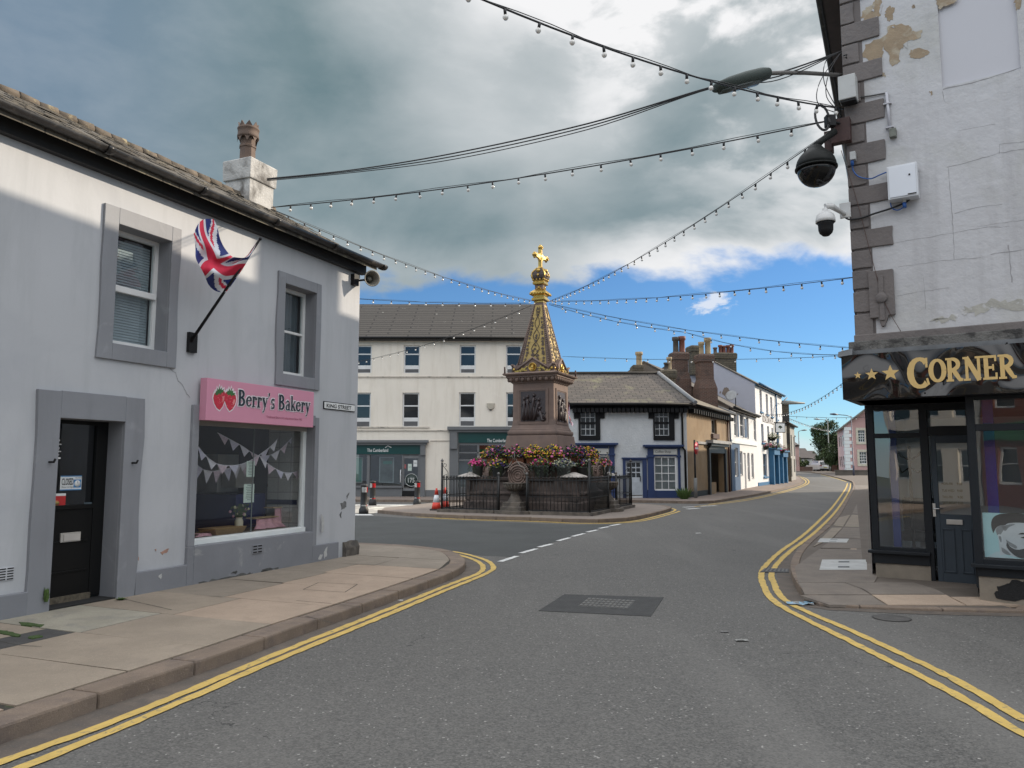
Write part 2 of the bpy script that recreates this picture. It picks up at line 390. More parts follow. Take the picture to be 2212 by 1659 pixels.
GL = {
 'C': (.82, [(arcp(.46, .5, .38, .46, 48, 312), arcw(48, 312, H, .26)), ([(.74, .98), (.74, .68)], .07), ([(.74, .30), (.80, .10)], .07)]),
 'O': (.86, [(arcp(.43, .5, .34, .45, 0, 360, 26), arcw(0, 360, H, .24, 26))]),
 'R': (.86, [([(.18, 0), (.18, 1)], T), (arcp(.28, .73, .34, .23, 90, -90), arcw(90, -90, H, T)), ([(.1, .95), (.3, .95)], .1), ([(.2, .5), (.32, .5)], .1), ([(.36, .5), (.56, .22), (.68, .06), (.84, .05)], [T, T, .16, .08]), ser(.18, .035, .36), ser(.14, .965, .3)]),
 'N': (.92, [([(.16, 0), (.16, 1)], .13), ([(.76, 0), (.76, 1)], .13), ([(.16, .98), (.76, .02)], .22), ser(.16, .035, .32), ser(.12, .965, .26), ser(.76, .965, .32)]),
 'E': (.76, [([(.18, 0), (.18, 1)], T), ([(.1, .955), (.66, .955)], .09), ([(.18, .5), (.52, .5)], .09), ([(.1, .045), (.68, .045)], .09), ([(.64, 1), (.64, .76)], .08), ([(.66, 0), (.66, .26)], .08), ([(.52, .62), (.52, .38)], .07), ser(.18, .035, .34), ser(.16, .965, .34)]),
 'B': (.80, [([(.18, 0), (.18, 1)], T), (arcp(.28, .745, .27, .21, 90, -90), arcw(90, -90, .09, T)), (arcp(.28, .27, .34, .23, 90, -90), arcw(90, -90, .09, T)), ([(.04, .965), (.3, .965)], .07), ([(.2, .52), (.3, .52)], .07), ([(.04, .035), (.3, .035)], .07)]),
 'e': (.60, [(arcp(.30, .33, .22, .29, 10, 325), arcw(10, 325, .07, .17)), ([(.12, .38), (.5, .38)], .07)]),
 'r': (.52, [([(.16, 0), (.16, .66)], .16), (arcp(.30, .42, .14, .2, 160, 50, 6), .09), (arcp(.40, .54, .05, .05, 0, 360, 8), .09), ser(.16, .03, .32, .06), ser(.1, .63, .2, .06)]),
 'y': (.60, [([(.12, .64), (.34, .05)], .16), ([(.52, .64), (.30, .02), (.18, -.24), (.07, -.26)], .08), ser(.12, .64, .28, .06), ser(.51, .64, .2, .06)]),
 "'": (.28, [([(.12, 1.0), (.13, .86), (.06, .72)], [.15, .12, .03])]),
 's': (.50, [(arcp(.25, .49, .14, .13, 40, 240, 10), .11), (arcp(.25, .18, .15, .14, 100, -130, 10), .12), ([(.40, .66), (.40, .48)], .05), ([(.08, .18), (.08, .0)], .05)]),
 'a': (.58, [(arcp(.26, .46, .16, .17, 160, 0, 8), .09), ([(.42, .46), (.42, .06), (.54, .03)], [.16, .16, .08]), (arcp(.26, .20, .17, .17, 60, 360, 12), arcw(60, 360, .07, .14, 12))]),
 'k': (.64, [([(.16, 0), (.16, 1)], .16), ([(.2, .26), (.50, .62)], .07), ([(.28, .36), (.54, .04)], .16), ser(.16, .03, .3, .06), ser(.1, .97, .2, .06), ser(.52, .03, .24, .06), ser(.49, .63, .22, .06)]),
 ' ': (.34, []),
}
def sign_word(mb, word, fr, a, z, h, d, m=0, sx=1.0, grow=0.0, firstbig=1.0):
    x = 0.0
    for i, ch in enumerate(word):
        w, st = GL[ch]; k = firstbig if i == 0 else 1.0
        for j, (pts, ws) in enumerate(st):
            ww = [q + grow for q in ws] if isinstance(ws, (list, tuple)) else ws + grow
            dy = -.22 if (i == 0 and firstbig > 1) else 0
            P2 = pts
            if grow > 0 and len(pts) == 2:
                (ax, ay), (bx, by) = pts; l = math.hypot(bx - ax, by - ay) or 1; gx, gy = (bx - ax) / l * grow / 2, (by - ay) / l * grow / 2
                P2 = [(ax - gx, ay - gy), (bx + gx, by + gy)]
            ribbon(mb, fr, P2, ww, d + j * .0004 + i * .00005, m, lambda u, v, x=x, k=k, dy=dy: (a + (x + u * k) * h * sx, z + (v * k + dy) * h))
        x += (w * k + .02)
    return x * h * sx
def star(mb, fr, a, z, r, d, m=0):
    pts = [(a + (r if i % 2 == 0 else r * .42) * math.sin(math.pi * i / 5), z + (r if i % 2 == 0 else r * .42) * math.cos(math.pi * i / 5)) for i in range(10)]
    mb.fpoly(fr, pts, d - .004, d, m)
def rough_poly(pts, amp, n=5, seed=1):
    rd = random.Random(seed); out = []
    for i in range(len(pts)):
        (x0, y0), (x1, y1) = pts[i], pts[(i + 1) % len(pts)]
        for k in range(n):
            t = k / n; out.append((x0 + (x1 - x0) * t + rd.uniform(-amp, amp), y0 + (y1 - y0) * t + rd.uniform(-amp, amp)))
    return out
def wall_holes(mb, fr, a0, a1, z0, z1, holes, m=0, depth=.25, mr=None, d=0.0):
    """a wall face with openings and the reveals of the openings"""
    as_ = sorted({a0, a1, *[h[0] for h in holes], *[h[1] for h in holes]}); zs = sorted({z0, z1, *[h[2] for h in holes], *[h[3] for h in holes]})
    for i in range(len(as_) - 1):
        for j in range(len(zs) - 1):
            ca, cz = (as_[i] + as_[i + 1]) / 2, (zs[j] + zs[j + 1]) / 2
            if any(h[0] < ca < h[1] and h[2] < cz < h[3] for h in holes): continue
            mb.face([fr.P(as_[i], zs[j], d), fr.P(as_[i + 1], zs[j], d), fr.P(as_[i + 1], zs[j + 1], d), fr.P(as_[i], zs[j + 1], d)], m)
    k = m if mr is None else mr
    for (b0, b1, y0, y1) in holes:
        for q in ([(b0, y0), (b0, y1)], [(b0, y1), (b1, y1)], [(b1, y1), (b1, y0)], [(b1, y0), (b0, y0)]):
            (p, s_), (t, w) = q
            mb.face([fr.P(p, s_, d), fr.P(t, w, d), fr.P(t, w, d - depth), fr.P(p, s_, d - depth)], k)
def window(fr, rect, d, parent, frame_m, glass_m, fw=.05, cols=1, rows=(.5,), back_m=None, name='window', bar=.03, th=.05, sill=None, backd=.12, backname='blind', bottom=0.0):
    """a framed window as a part: frame, pane and what hangs behind it as sub-parts"""
    a0, a1, z0, z1 = rect; mb = MB()
    mb.fbox(fr, a0, a0 + fw, z0, z1, d - th, d, 0); mb.fbox(fr, a1 - fw, a1, z0, z1, d - th, d, 0)
    mb.fbox(fr, a0 + fw, a1 - fw, z1 - fw, z1, d - th, d, 0); mb.fbox(fr, a0 + fw, a1 - fw, z0, z0 + fw + bottom, d - th, d, 0)
    zi0, zi1 = z0 + fw + bottom, z1 - fw
    for c in range(1, cols):
        x = a0 + fw + (a1 - a0 - 2 * fw) * c / cols; mb.fbox(fr, x - bar / 2, x + bar / 2, zi0, zi1, d - th * .8, d - th * .2, 0)
    for r_ in rows:
        z = zi0 + (zi1 - zi0) * r_; mb.fbox(fr, a0 + fw, a1 - fw, z - bar * .6, z + bar * .6, d - th * .9, d - .002, 0)
    if sill: mb.fbox(fr, a0 - sill, a1 + sill, z0 - .06, z0, d - th, d + .08, 0)
    w = mb.build(name, frame_m, parent)
    g = MB(); g.face([fr.P(a0 + fw, zi0, d - th * .5), fr.P(a1 - fw, zi0, d - th * .5), fr.P(a1 - fw, zi1, d - th * .5), fr.P(a0 + fw, zi1, d - th * .5)], 0); g.build('pane', glass_m, w)
    if back_m is not None:
        b = MB(); b.fbox(fr, a0 - .02, a1 + .02, z0 - .02, z1 + .02, d - backd - .02, d - backd, 0); b.build(backname, back_m, w)
    return w
def gable_roof(mb, fr, a0, a1, zE, zR, dF, depth, m=0, over=.2, th=.12, ridge=None):
    """two slopes, ridge parallel to the front; dF = front wall plane, building goes back by depth"""
    rd = depth / 2 if ridge is None else ridge
    dr = dF - rd; sl = (zR - zE) / rd
    f = [(dF + over, zE - over * sl), (dr, zR)]; b = [(dr, zR), (dF - depth - over, zE - over * (zR - zE) / (depth - rd))]
    for (da, za), (db, zb) in (f, b):
        mb.hexa([fr.P(a0, za, da), fr.P(a1, za, da), fr.P(a1, zb, db), fr.P(a0, zb, db),
                 fr.P(a0, za + th, da), fr.P(a1, za + th, da), fr.P(a1, zb + th, db), fr.P(a0, zb + th, db)], m)
def body(mb, fr, a0, a1, z0, zE, depth, zR=None, m=0, d=0.0, ridge=None):
    """side and back walls behind a front face"""
    rd = depth / 2 if ridge is None else ridge
    for a in (a0, a1):
        pts = [fr.P(a, z0, d), fr.P(a, z0, d - depth), fr.P(a, zE, d - depth)] + ([fr.P(a, zR, d - rd)] if zR else []) + [fr.P(a, zE, d)]
        mb.face(pts, m)
    mb.face([fr.P(a0, z0, d - depth), fr.P(a1, z0, d - depth), fr.P(a1, zE, d - depth), fr.P(a0, zE, d - depth)], m)
def offset_line(pts, o):
    out = []
    for i, p in enumerate(pts):
        a = Vector(pts[max(i - 1, 0)][:2]); b = Vector(pts[min(i + 1, len(pts) - 1)][:2]); t = (b - a).normalized()
        out.append(Vector((p[0] - t.y * o, p[1] + t.x * o, 0)))
    return out
def smooth_line(pts, n=6):       # Catmull-Rom
    pts = [Vector((p[0], p[1], 0)) for p in pts]; out = []
    for i in range(len(pts) - 1):
        p0, p1, p2, p3 = pts[max(i - 1, 0)], pts[i], pts[i + 1], pts[min(i + 2, len(pts) - 1)]
        for k in range(n):
            t = k / n; out.append(.5 * ((2 * p1) + (p2 - p0) * t + (2 * p0 - 5 * p1 + 4 * p2 - p3) * t * t + (3 * p1 - p0 - 3 * p2 + p3) * t ** 3))
    out.append(pts[-1]); return out
def resample(pts, step):
    out = [pts[0].copy()]; acc = 0
    for a, b in zip(pts, pts[1:]):
        l = (b - a).length
        if l < 1e-6: continue
        s_ = step - acc
        while s_ <= l: out.append(a + (b - a) * (s_ / l)); s_ += step
        acc = (acc + l) % step
    out.append(pts[-1].copy()); return out
# ------------------------------------------------------------------ palette
def M_asphalt():
    m, nt, b = base_mat('asphalt'); g = geo(nt)
    big = nz(nt, g, .35, 5, .6, .3); mid = nz(nt, g, 9, 5, .7)
    c = mixc(nt, ramp(nt, big, .3, .7), (.052, .051, .048), (.094, .090, .083))
    c = mixc(nt, ramp(nt, mid, .35, .7), c, (.062, .061, .058))
    mp = N_(nt, 'ShaderNodeMapping'); nt.links.new(g, mp.inputs[0]); mp.inputs['Rotation'].default_value = (0, 0, -.3); mp.inputs['Scale'].default_value = (1, .12, 1)
    c = mixc(nt, ramp(nt, nz(nt, mp.outputs[0], .9, 4, .5, .4), .52, .72), c, (.118, .114, .106))
    c = mixc(nt, ramp(nt, nz(nt, g, 1.7, 7, .7, 1.2), .64, .72), c, (.052, .051, .049))
    v = N_(nt, 'ShaderNodeTexVoronoi'); nt.links.new(g, v.inputs['Vector']); v.inputs['Scale'].default_value = 75; v.inputs['Randomness'].default_value = 1
    chip = N_(nt, 'ShaderNodeSeparateColor'); nt.links.new(v.outputs['Color'], chip.inputs[0])
    c = mixc(nt, ramp(nt, chip.outputs[0], .0, 1.0), c, mixc(nt, .75, c, (.165, .158, .146)))
    far = nz(nt, g, 26, 4, .75)
    c = mixc(nt, ramp(nt, far, .60, .72), c, (.15, .145, .135))
    c = mixc(nt, ramp(nt, far, .40, .28), c, (.034, .033, .032))
    cr = N_(nt, 'ShaderNodeTexVoronoi', feature='DISTANCE_TO_EDGE'); wv = N_(nt, 'ShaderNodeVectorMath', operation='MULTIPLY_ADD'); tn = N_(nt, 'ShaderNodeTexNoise'); nt.links.new(g, tn.inputs['Vector']); tn.inputs['Scale'].default_value = 1.4; tn.inputs['Detail'].default_value = 6
    nt.links.new(tn.outputs['Color'], wv.inputs[0]); wv.inputs[1].default_value = (1.2, 1.2, 0); nt.links.new(g, wv.inputs[2]); nt.links.new(wv.outputs[0], cr.inputs['Vector']); cr.inputs['Scale'].default_value = .22
    ck = N_(nt, 'ShaderNodeMath', operation='LESS_THAN'); nt.links.new(cr.outputs['Distance'], ck.inputs[0]); ck.inputs[1].default_value = .0008
    gate = N_(nt, 'ShaderNodeMath', operation='MULTIPLY'); nt.links.new(ck.outputs[0], gate.inputs[0]); nt.links.new(ramp(nt, nz(nt, g, .5, 2), .50, .56), gate.inputs[1]); c = mixc(nt, gate.outputs[0], c, (.03, .03, .029))
    lt = N_(nt, 'ShaderNodeMath', operation='GREATER_THAN'); nt.links.new(chip.outputs[1], lt.inputs[0]); lt.inputs[1].default_value = .993
    c = mixc(nt, lt.outputs[0], c, (.30, .29, .27))
    nt.links.new(c, b.inputs['Base Color']); b.inputs['Roughness'].default_value = .82
    p = bumpn(nt, b, v.outputs['Distance'], .5, .006); bumpn(nt, b, mid, .35, .012, p)
    MATS['asphalt'] = m; return m
asphalt = M_asphalt()
asphalt_dark = M('asphalt_patch', (.066, .066, .065), .85, .2, 6, .8, 90, fine=.4)
yellow = M('yellow_line_paint', (.62, .43, .12), .75, .10, 5, .4, 80, stain=(.30, .235, .115), sscale=16, slo=.56, shi=.66)
yellow_far = yellow
white_line = M('white_line_paint', (.68, .68, .66), .7, .08, 5, .3, 80, stain=(.22, .22, .21), sscale=18, slo=.56, shi=.68)
slab_tan = M('slab_tan', (.37, .305, .235), .88, .14, 1.6, .5, 110, stain=(.27, .225, .18), sscale=3.5, slo=.5, shi=.75, fine=.25)
slab_pink = M('slab_pink', (.45, .345, .26), .88, .12, 1.6, .5, 110, stain=(.35, .275, .21), sscale=3, slo=.52, shi=.75, fine=.22)
slab_grey = M('slab_grey', (.32, .27, .215), .88, .14, 1.6, .5, 110, stain=(.21, .175, .135), sscale=3, slo=.5, shi=.75, fine=.25)
slab_pale = M('slab_pale_grooved', (.38, .35, .28), .88, .12, 2.5, .8, 50, stain=(.22, .21, .19), sscale=4, slo=.5, shi=.7, fine=.2)
slab_brown = M('slab_brown', (.235, .20, .168), .88, .16, 2, .5, 110, stain=(.13, .11, .10), sscale=3, slo=.5, shi=.75, fine=.25)
tarpatch = M('tar_patch', (.085, .082, .08), .9, .2, 6, .6, 90, fine=.3)
joint = M('joint_dirt', (.05, .045, .035), .95, .2, 8, .3, 60, stain=(.05, .075, .025), sscale=5, slo=.6, shi=.7)
kerb_m = M('kerb_stone', (.27, .205, .155), .85, .2, 2.5, .5, 90, stain=(.12, .095, .085), sscale=4, slo=.45, shi=.7, fine=.25)
kerb_grey = M('kerb_concrete', (.28, .275, .265), .85, .15, 3, .4, 90, stain=(.17, .16, .15), sscale=4, slo=.5, shi=.7)
channel_m = M('channel_stone', (.165, .135, .11), .85, .25, 3, .5, 70, stain=(.075, .068, .064), sscale=5, slo=.45, shi=.68, fine=.2)
earth = M('earth', (.09, .10, .06), .95, .2, .3)
render_L = M('grey_render', (.465, .475, .495), .75, .035, .7, .12, 14, stain=(.40, .41, .435), sscale=.9, slo=.50, shi=.72, streak=(.385, .395, .41))
trim_L = M('slate_grey_paint', (.235, .242, .262), .62, .06, 1.4, .2, 18, stain=(.30, .31, .33), sscale=2.2, slo=.60, shi=.78, streak=(.18, .185, .20))
trim_plinth = M('slate_grey_plinth_paint', (.215, .222, .242), .7, .07, 1.6, .25, 18, stain=(.32, .325, .32), sscale=3.3, slo=.62, shi=.72)
black_paint = M('black_paint', (.009, .009, .009), .4, .0, 3, spec=.2)
black_satin = M('black_satin', (.012, .012, .013), .5, .1, 6, spec=.25)
charcoal = M('charcoal_frame_paint', (.014, .017, .021), .45, .05, 4, spec=.25)
blue_grey = M('blue_grey_door_paint', (.05, .065, .082), .5, .05, 4, spec=.25)
white_pvc = M('white_pvc', (.72, .72, .71), .4, .04, 3)
white_paint = M('white_paint', (.72, .75, .74), .6, .06, 3)
slate_L = M_brick('old_stone_slates', (.135, .118, .095), (.085, .078, .068), (.03, .027, .023), .26, .13, .012, .9, 1.0, stain=(.26, .235, .17), slo=.58, shi=.72, sscale=3.2, fine=40)
glass = M_glass('window_glass', (.80, .86, .86), .10, 0)
glass_shop = M_glass('shop_glass', (.92, .94, .94), .07, 0, .03)
glass_dark = M('dark_window', (.02, .026, .032), .06, .3, 1.5, spec=.9)
steel = M('brushed_steel', (.62, .62, .62), .3, .05, 6, metal=1)
stone_dirty = M('weathered_stone', (.16, .14, .12), .9, .25, 3, .8, 40, stain=(.05, .048, .046), sscale=4, slo=.45, shi=.65)

# ------------------------------------------------------------------ ground and road
mb = MB()
ys = [-60, -20, 0, 20, 45] + [45 + 8 * i for i in range(1, 11)] + [160, 300, 700, 2000]
for a, b in zip(ys, ys[1:]):
    mb.face([(-900, a, gz(a) - .03), (900, a, gz(a) - .03), (900, b, gz(b) - .03), (-900, b, gz(b) - .03)], 0)
mb.build('ground', earth, base=(0, 0, 0), kind='structure')
mb = MB()
for a, b in zip(ys, ys[1:]):
    if b > 320: break
    mb.face([(-30, a, gz(a)), (75, a, gz(a)), (75, b, gz(b)), (-30, b, gz(b))], 0)
mb.build('road', asphalt, base=(0, 0, 0), kind='structure')

HRf = lambda p: .028 + .082 * (lambda t: t * t * (3 - 2 * t))(min(max((p[1] - 9.35) / .75, 0), 1))
def pave(name, poly, top=.11, m=slab_tan, kind='structure', z0=None):
    mb = MB(); mb.prism([(p[0], p[1]) for p in poly], lambda p: gz(p[1]) - .02, lambda p: gz(p[1]) + (top(p) if callable(top) else top), 0)
    return mb.build(name, m, base=(poly[0][0], poly[0][1], 0), kind=kind)
def strip(mb, pts, w0, w1, z, m=0, wob=0.0, step=.12, seed=1):
    """a flat band between offsets w0 and w1 to the left of a line, with worn edges"""
    rd = random.Random(seed); L = resample(pts, step) if step else pts
    A = offset_line(L, w0); B = offset_line(L, w1); prev = None
    for p, q in zip(A, B):
        n = (q - p).normalized()
        p2 = p + n * rd.uniform(-wob, wob); q2 = q + n * rd.uniform(-wob, wob)
        cur = (Vector((p2.x, p2.y, gz(p2.y) + z)), Vector((q2.x, q2.y, gz(q2.y) + z)))
        if prev: mb.face([prev[0], cur[0], cur[1], prev[1]], m)
        prev = cur
def kerb(name, pts, w, top=.115, m=kerb_m, stone=.9, inner_left=True, seed=2, bev=.012, gap=.006, ndiv=1):
    """a row of kerbstones along a line; the pavement lies to the left of the line"""
    rd = random.Random(seed); mb = MB(); L = resample(pts, stone / ndiv); sg = 1 if inner_left else -1
    O = offset_line(L, 0); I = offset_line(L, w * sg)
    for i in range(0, len(L) - 1, ndiv):
        e = min(i + ndiv, len(L) - 1); dz = rd.uniform(-.004, .004)
        for j in range(i, e):
            t = (O[j + 1] - O[j]); l = t.length
            if l < 1e-3: continue
            t = t / l; g0 = t * gap if j == i else Vector(); g1 = t * gap if j == e - 1 else Vector()
            q = [O[j] + g0, O[j + 1] - g1, I[j + 1] - g1, I[j] + g0]
            if sg < 0: q = [q[3], q[2], q[1], q[0]]
            mb.hexa([Vector((p.x, p.y, gz(p.y) - .03)) for p in q] + [Vector((p.x, p.y, gz(p.y) + (top(p) + .008 if callable(top) else top) + dz)) for p in q], 0)
    return mb.build(name, m, base=tuple(L[0]), bevel=bev, kind='structure')

# left pavement: kerb line from behind the camera to the corner and round it
kl_px = [(0, 1610), (185, 1543), (377, 1476), (528, 1421), (645, 1375), (740, 1341), (815, 1313), (883, 1288), (935, 1268), (980, 1250), (1003, 1234), (1004, 1222)]
kl = [P(x, y) for x, y in kl_px]
d0 = (kl[4] - kl[0]).normalized()
kl = [kl[0] - d0 * 14, kl[0] - d0 * 4] + kl
rest = [(980, 1204), (930, 1195), (865, 1189), (765, 1184), (640, 1180), (480, 1178)]
kl += [P(x, y) for x, y in rest]
KL = smooth_line(kl, 5)
FL = Frame(-2.79, 13.84, 66.72)
wallpts = [FL.P(.3, 0), FL.P(-.2, 0), FL.P(-8, 0), FL.P(-22, 0), FL.P(-24, 0, -1)]
inner = offset_line(KL, .27)
back = [p for p in inner] 
poly = [tuple(p[:2]) for p in inner] + [(-14, 18.5), (-12, 16.4)] + [tuple(FL.P(a, 0, -.4)[:2]) for a in (0, -8, -26)]
pave('pavement_left', poly, .105, joint)
kerb('kerb_left', KL, .26, .115, kerb_m, .92, seed=4, bev=.02, gap=.007, ndiv=2)
# paving slabs of differing stone, set in the joint bed
def slabs(name, quads, z=.105, th=.012):
    mb = MB(); mats = [slab_tan, slab_pink, slab_grey, slab_pale, slab_brown, tarpatch]
    for q, mi in quads:
        if callable(z) and len(q) == 4 and min(p[1] for p in q) < 10.2:
            q = [Vector(p[:2]) for p in q]; c = sum(q, Vector((0, 0))) / 4; q = [c + (p - c) * (1 - .009 / (p - c).length) for p in q]
            for k in range(6):
                e = lambda u: [q[0].lerp(q[3], u), q[1].lerp(q[2], u)]; (a, b), (d, c2) = e(k / 6), e((k + 1) / 6); mb.face([(v.x, v.y, z(v) + th) for v in (a, b, c2, d)], mi)
            for p, r_ in zip(q, q[1:] + q[:1]): mb.face([(p.x, p.y, z(p) - .02), (r_.x, r_.y, z(r_) - .02), (r_.x, r_.y, z(r_) + th), (p.x, p.y, z(p) + th)], mi)
            continue
        c = sum((Vector(p[:2]) for p in q), Vector((0, 0))) / len(q)
        pts = []
        for p in q:
            v = Vector(p[:2]) - c; l = v.length; pts.append(tuple(c + v * (1 - min(.009 / max(l, .01), .3))))
        mb.prism(pts, lambda p: gz(p[1]) + (z(p) if callable(z) else z) - .02, lambda p: gz(p[1]) + (z(p) if callable(z) else z) + th, mi)
    return mb.build(name, mats, base=(quads[0][0][0][0], quads[0][0][0][1], 0), kind='structure')
def pp(*xy, h=.115): return [tuple(P(x, y, h)) for x, y in xy]
# along the left footway: rows laid between kerb and wall (lateral coordinate t 0..1)
def latq(s0, s1, t0, t1, sk=0.0):
    def pt(s, t):
        w = FL.P(s, 0, .02); k = None
        # kerb inner point opposite
        best = None
        dirn = FL.N
        for a, b in zip(inner, inner[1:]):
            # intersect line w + N*u with segment ab
            r = b - a; den = dirn.x * r.y - dirn.y * r.x
            if abs(den) < 1e-9: continue
            ap = a - Vector((w.x, w.y, 0)); u = (ap.x * r.y - ap.y * r.x) / den; v = (ap.x * dirn.y - ap.y * dirn.x) / den
            if -1e-6 <= v <= 1 + 1e-6 and u > 0 and (best is None or u < best): best = u
        if best is None: best = 1.6
        return (w + dirn * best * t)[:2]
    return [pt(s0, t0), pt(s1 , t0), pt(s1 + sk, t1), pt(s0 + sk, t1)]
quads = []; rd = random.Random(3)
rows_ = [(-22, -13, [(0, .5, 0), (.5, 1, 1)]), (-13, -9.6, [(0, .45, 3), (.45, 1, 0)]),
         (-9.6, -8.1, [(0, .55, 3), (.55, 1, 1)]), (-8.1, -7.2, [(0, .42, 3), (.42, 1, 0)]), (-7.2, -6.35, [(0, .30, 0), (.30, .44, 5), (.44, 1, 0)]),
         (-6.35, -5.35, [(0, .46, 3), (.46, 1, 0)]), (-5.35, -4.3, [(0, .52, 0), (.52, 1, 1)]), (-4.3, -3.15, [(0, .42, 2), (.42, 1, 1)]),
         (-3.15, -2.1, [(0, .40, 2), (.40, 1, 1)]), (-2.1, -1.1, [(0, .36, 2), (.36, 1, 1)]), (-1.1, -.1, [(0, .5, 2), (.5, 1, 2)]),]
for s0, s1, cols in rows_:
    for t0, t1, mi in cols:
        quads.append((latq(s0, s1, t0, t1, .05 * rd.uniform(-1, 1)), mi))
slabs('pavement_slabs_left', quads)
# rounded end of the corner, one cast piece
end_in = [p for p in inner if (p - FL.O).dot(FL.X) > -.12 and p.x > -13]
pl = [tuple(FL.P(-.09, 0, .02)[:2])] + [tuple(p[:2]) for p in end_in if (p - FL.O).dot(FL.N) > 0 or (p - FL.O).dot(FL.X) > .2]
pl += [(-13, 17.5), tuple(FL.P(.02, 0, -8)[:2]), tuple(FL.P(.02, 0, .02)[:2])]
mb = MB(); mb.prism(pl, .09, .117, 0); mb.build('pavement_corner', slab_grey, base=(-2, 14, 0), kind='structure')
# channel of stone setts and the double yellow line on the left
mb = MB(); strip(mb, KL, -.30, 0.0, .004, 0, .01, .3, 3); mb.build('road_channel_left', channel_m, base=(0, 0, 0), kind='structure')
def lines_px(name, pxs, w, z=.008, m=yellow, wob=.009, ext=None, seed=1, sm=5):
    mb = MB()
    for k, px_ in enumerate(pxs):
        pts = [P(x, y) for x, y in px_]
        if ext: 
            dd = (pts[0] - pts[min(3, len(pts) - 1)]).normalized(); pts = [pts[0] + dd * (ext - k_ * .8) for k_ in range(int(ext / .8))] + pts
        L = smooth_line(pts, sm); strip(mb, L, -w / 2, w / 2, z, 0, wob, .10, seed + k)
    return mb.build(name, m, base=(0, 0, 0), kind='structure')
lines_px('yellow_lines_left', [
    [(0, 1648.7), (200, 1577), (400, 1497), (600, 1413), (800, 1333), (975, 1262), (1030, 1241), (1044, 1227), (1027, 1211), (975, 1196), (925, 1191), (860, 1187)],
    [(50, 1659), (200, 1599), (400, 1513.5), (600, 1426), (800, 1344), (975, 1271), (1050, 1240), (1066, 1225.7), (1047, 1209.6), (990, 1194), (930, 1187), (850, 1182.5)]], .088, ext=6)

# right pavement
kr_px = [(2330, 1327), (2212, 1326), (1946, 1319), (1811, 1313), (1762, 1309), (1738, 1297), (1719, 1272), (1709, 1247), (1710, 1224), (1724, 1199), (1751, 1172), (1786, 1142), (1812, 1110), (1832, 1075), (1843, 1055), (1841, 1043.5), (1830, 1039), (1800, 1031), (1772, 1024.5), (1752, 1021)]
kr = [P(x, y) for x, y in kr_px]; kr = [kr[0] + Vector((6, -3.9, 0)), *kr, ] 
KR = smooth_line(kr, 5)
innerR = offset_line(KR, -.14)
mb = MB(); fr0 = [p for p in innerR if p.y < 10.15]; fr0.append(Vector((fr0[-1].x, 10.149, 0)))
for p, q in zip(fr0, fr0[1:]):
    for k in range(5):
        f = lambda p, u: Vector((p.x, p.y + (10.15 - p.y) * u, HRf((0, p.y + (10.15 - p.y) * u)))); mb.face([f(p, k / 5), f(p, (k + 1) / 5), f(q, (k + 1) / 5), f(q, k / 5)])
mb.build('pavement_front_right', M('slab_bed_dark', (.12, .10, .082), .9, .15, 2), base=(5, 9, 0), kind='structure')
poly = [(p.x, max(p.y, 10.15)) for p in innerR] + [(44, 128), (70, 100), (60, 60), (22, 25), (14, 12), (12, 5)]
pave('pavement_right', poly, HRf, M('slab_bed_brown', (.155, .128, .105), .9, .15, 2, .4, 60, fine=.2))
kerb('kerb_right', KR, .135, HRf, kerb_m, .9, inner_left=False, seed=8, bev=.012, ndiv=2)
FR = Frame(4.67, 10.26, -33.34)
RQ = []
Ay = P(1722, 1259, .117).y + .02
xa, xb, xc = [P(x, 1319, .03).x for x in (1800, 1946, 2122)]; y0_ = P(1946, 1319).y + .15
def q4(*p): return [tuple(P(x, y, .117)[:2]) for x, y in p]
RQ += [(q4((1716, 1225), (1770, 1186), (1885, 1188), (1905, 1232)) + [(P(1900, 1262, .117).x, Ay), (P(1722, 1258, .117).x, Ay)], 4),
       ([(P(1722, 1259, .117).x, P(1722, 1259, .117).y), (xb, P(1722, 1259, .117).y), (xb, 9.78), (P(1738, 1283, .1).x, 9.78)], 4), ([(xa - .12, 9.76), (xb, 9.76), (xb, y0_), (xa + .08, y0_)], 4), ([(xb + .005, 10.56), (xc, 10.56), (xc, 9.80), (xb + .005, 9.80)], 4),
       ([(xb, 9.78), (xc, 9.78), (xc, y0_), (xb, y0_)], 1), ([(xc, 9.70), (xc + 2, 9.70), (xc + 2, y0_), (xc, y0_)], 1),
       (q4((1772, 1184), (1800, 1164), (1884, 1166), (1888, 1186)), 4), (q4((1802, 1162), (1822, 1140), (1882, 1142), (1884, 1164)), 4),
       (q4((1824, 1138), (1840, 1112), (1880, 1114), (1882, 1140)), 2), (q4((1841, 1110), (1851, 1088), (1878, 1089), (1880, 1112)), 4),
       (q4((1800, 1135), (1812, 1118), (1837, 1112), (1821, 1138)), 2), (q4((1757, 1181), (1797, 1140), (1820, 1140), (1799, 1162)), 2),
       (q4((1852, 1086), (1862, 1062), (1882, 1062), (1879, 1087)), 0), (q4((1847, 1058), (1846, 1048), (1885, 1049), (1883, 1060)), 4)]
slabs('pavement_slabs_right', RQ, HRf)
mb = MB(); mb.prism([p for p in q4((1836, 1188), (1874, 1130), (1886, 1130), (1886, 1150), (1868, 1190))], .112, .1205, 0)
mb.build('pavement_strip_pink', slab_pink, base=(5, 11, 0), kind='structure')
mb = MB(); strip(mb, [p for p in KR if p.y < 16], -.02, .20, .004, 0, .008, .3, 5); mb.build('road_channel_right', channel_m, base=(0, 0, 0), kind='structure')
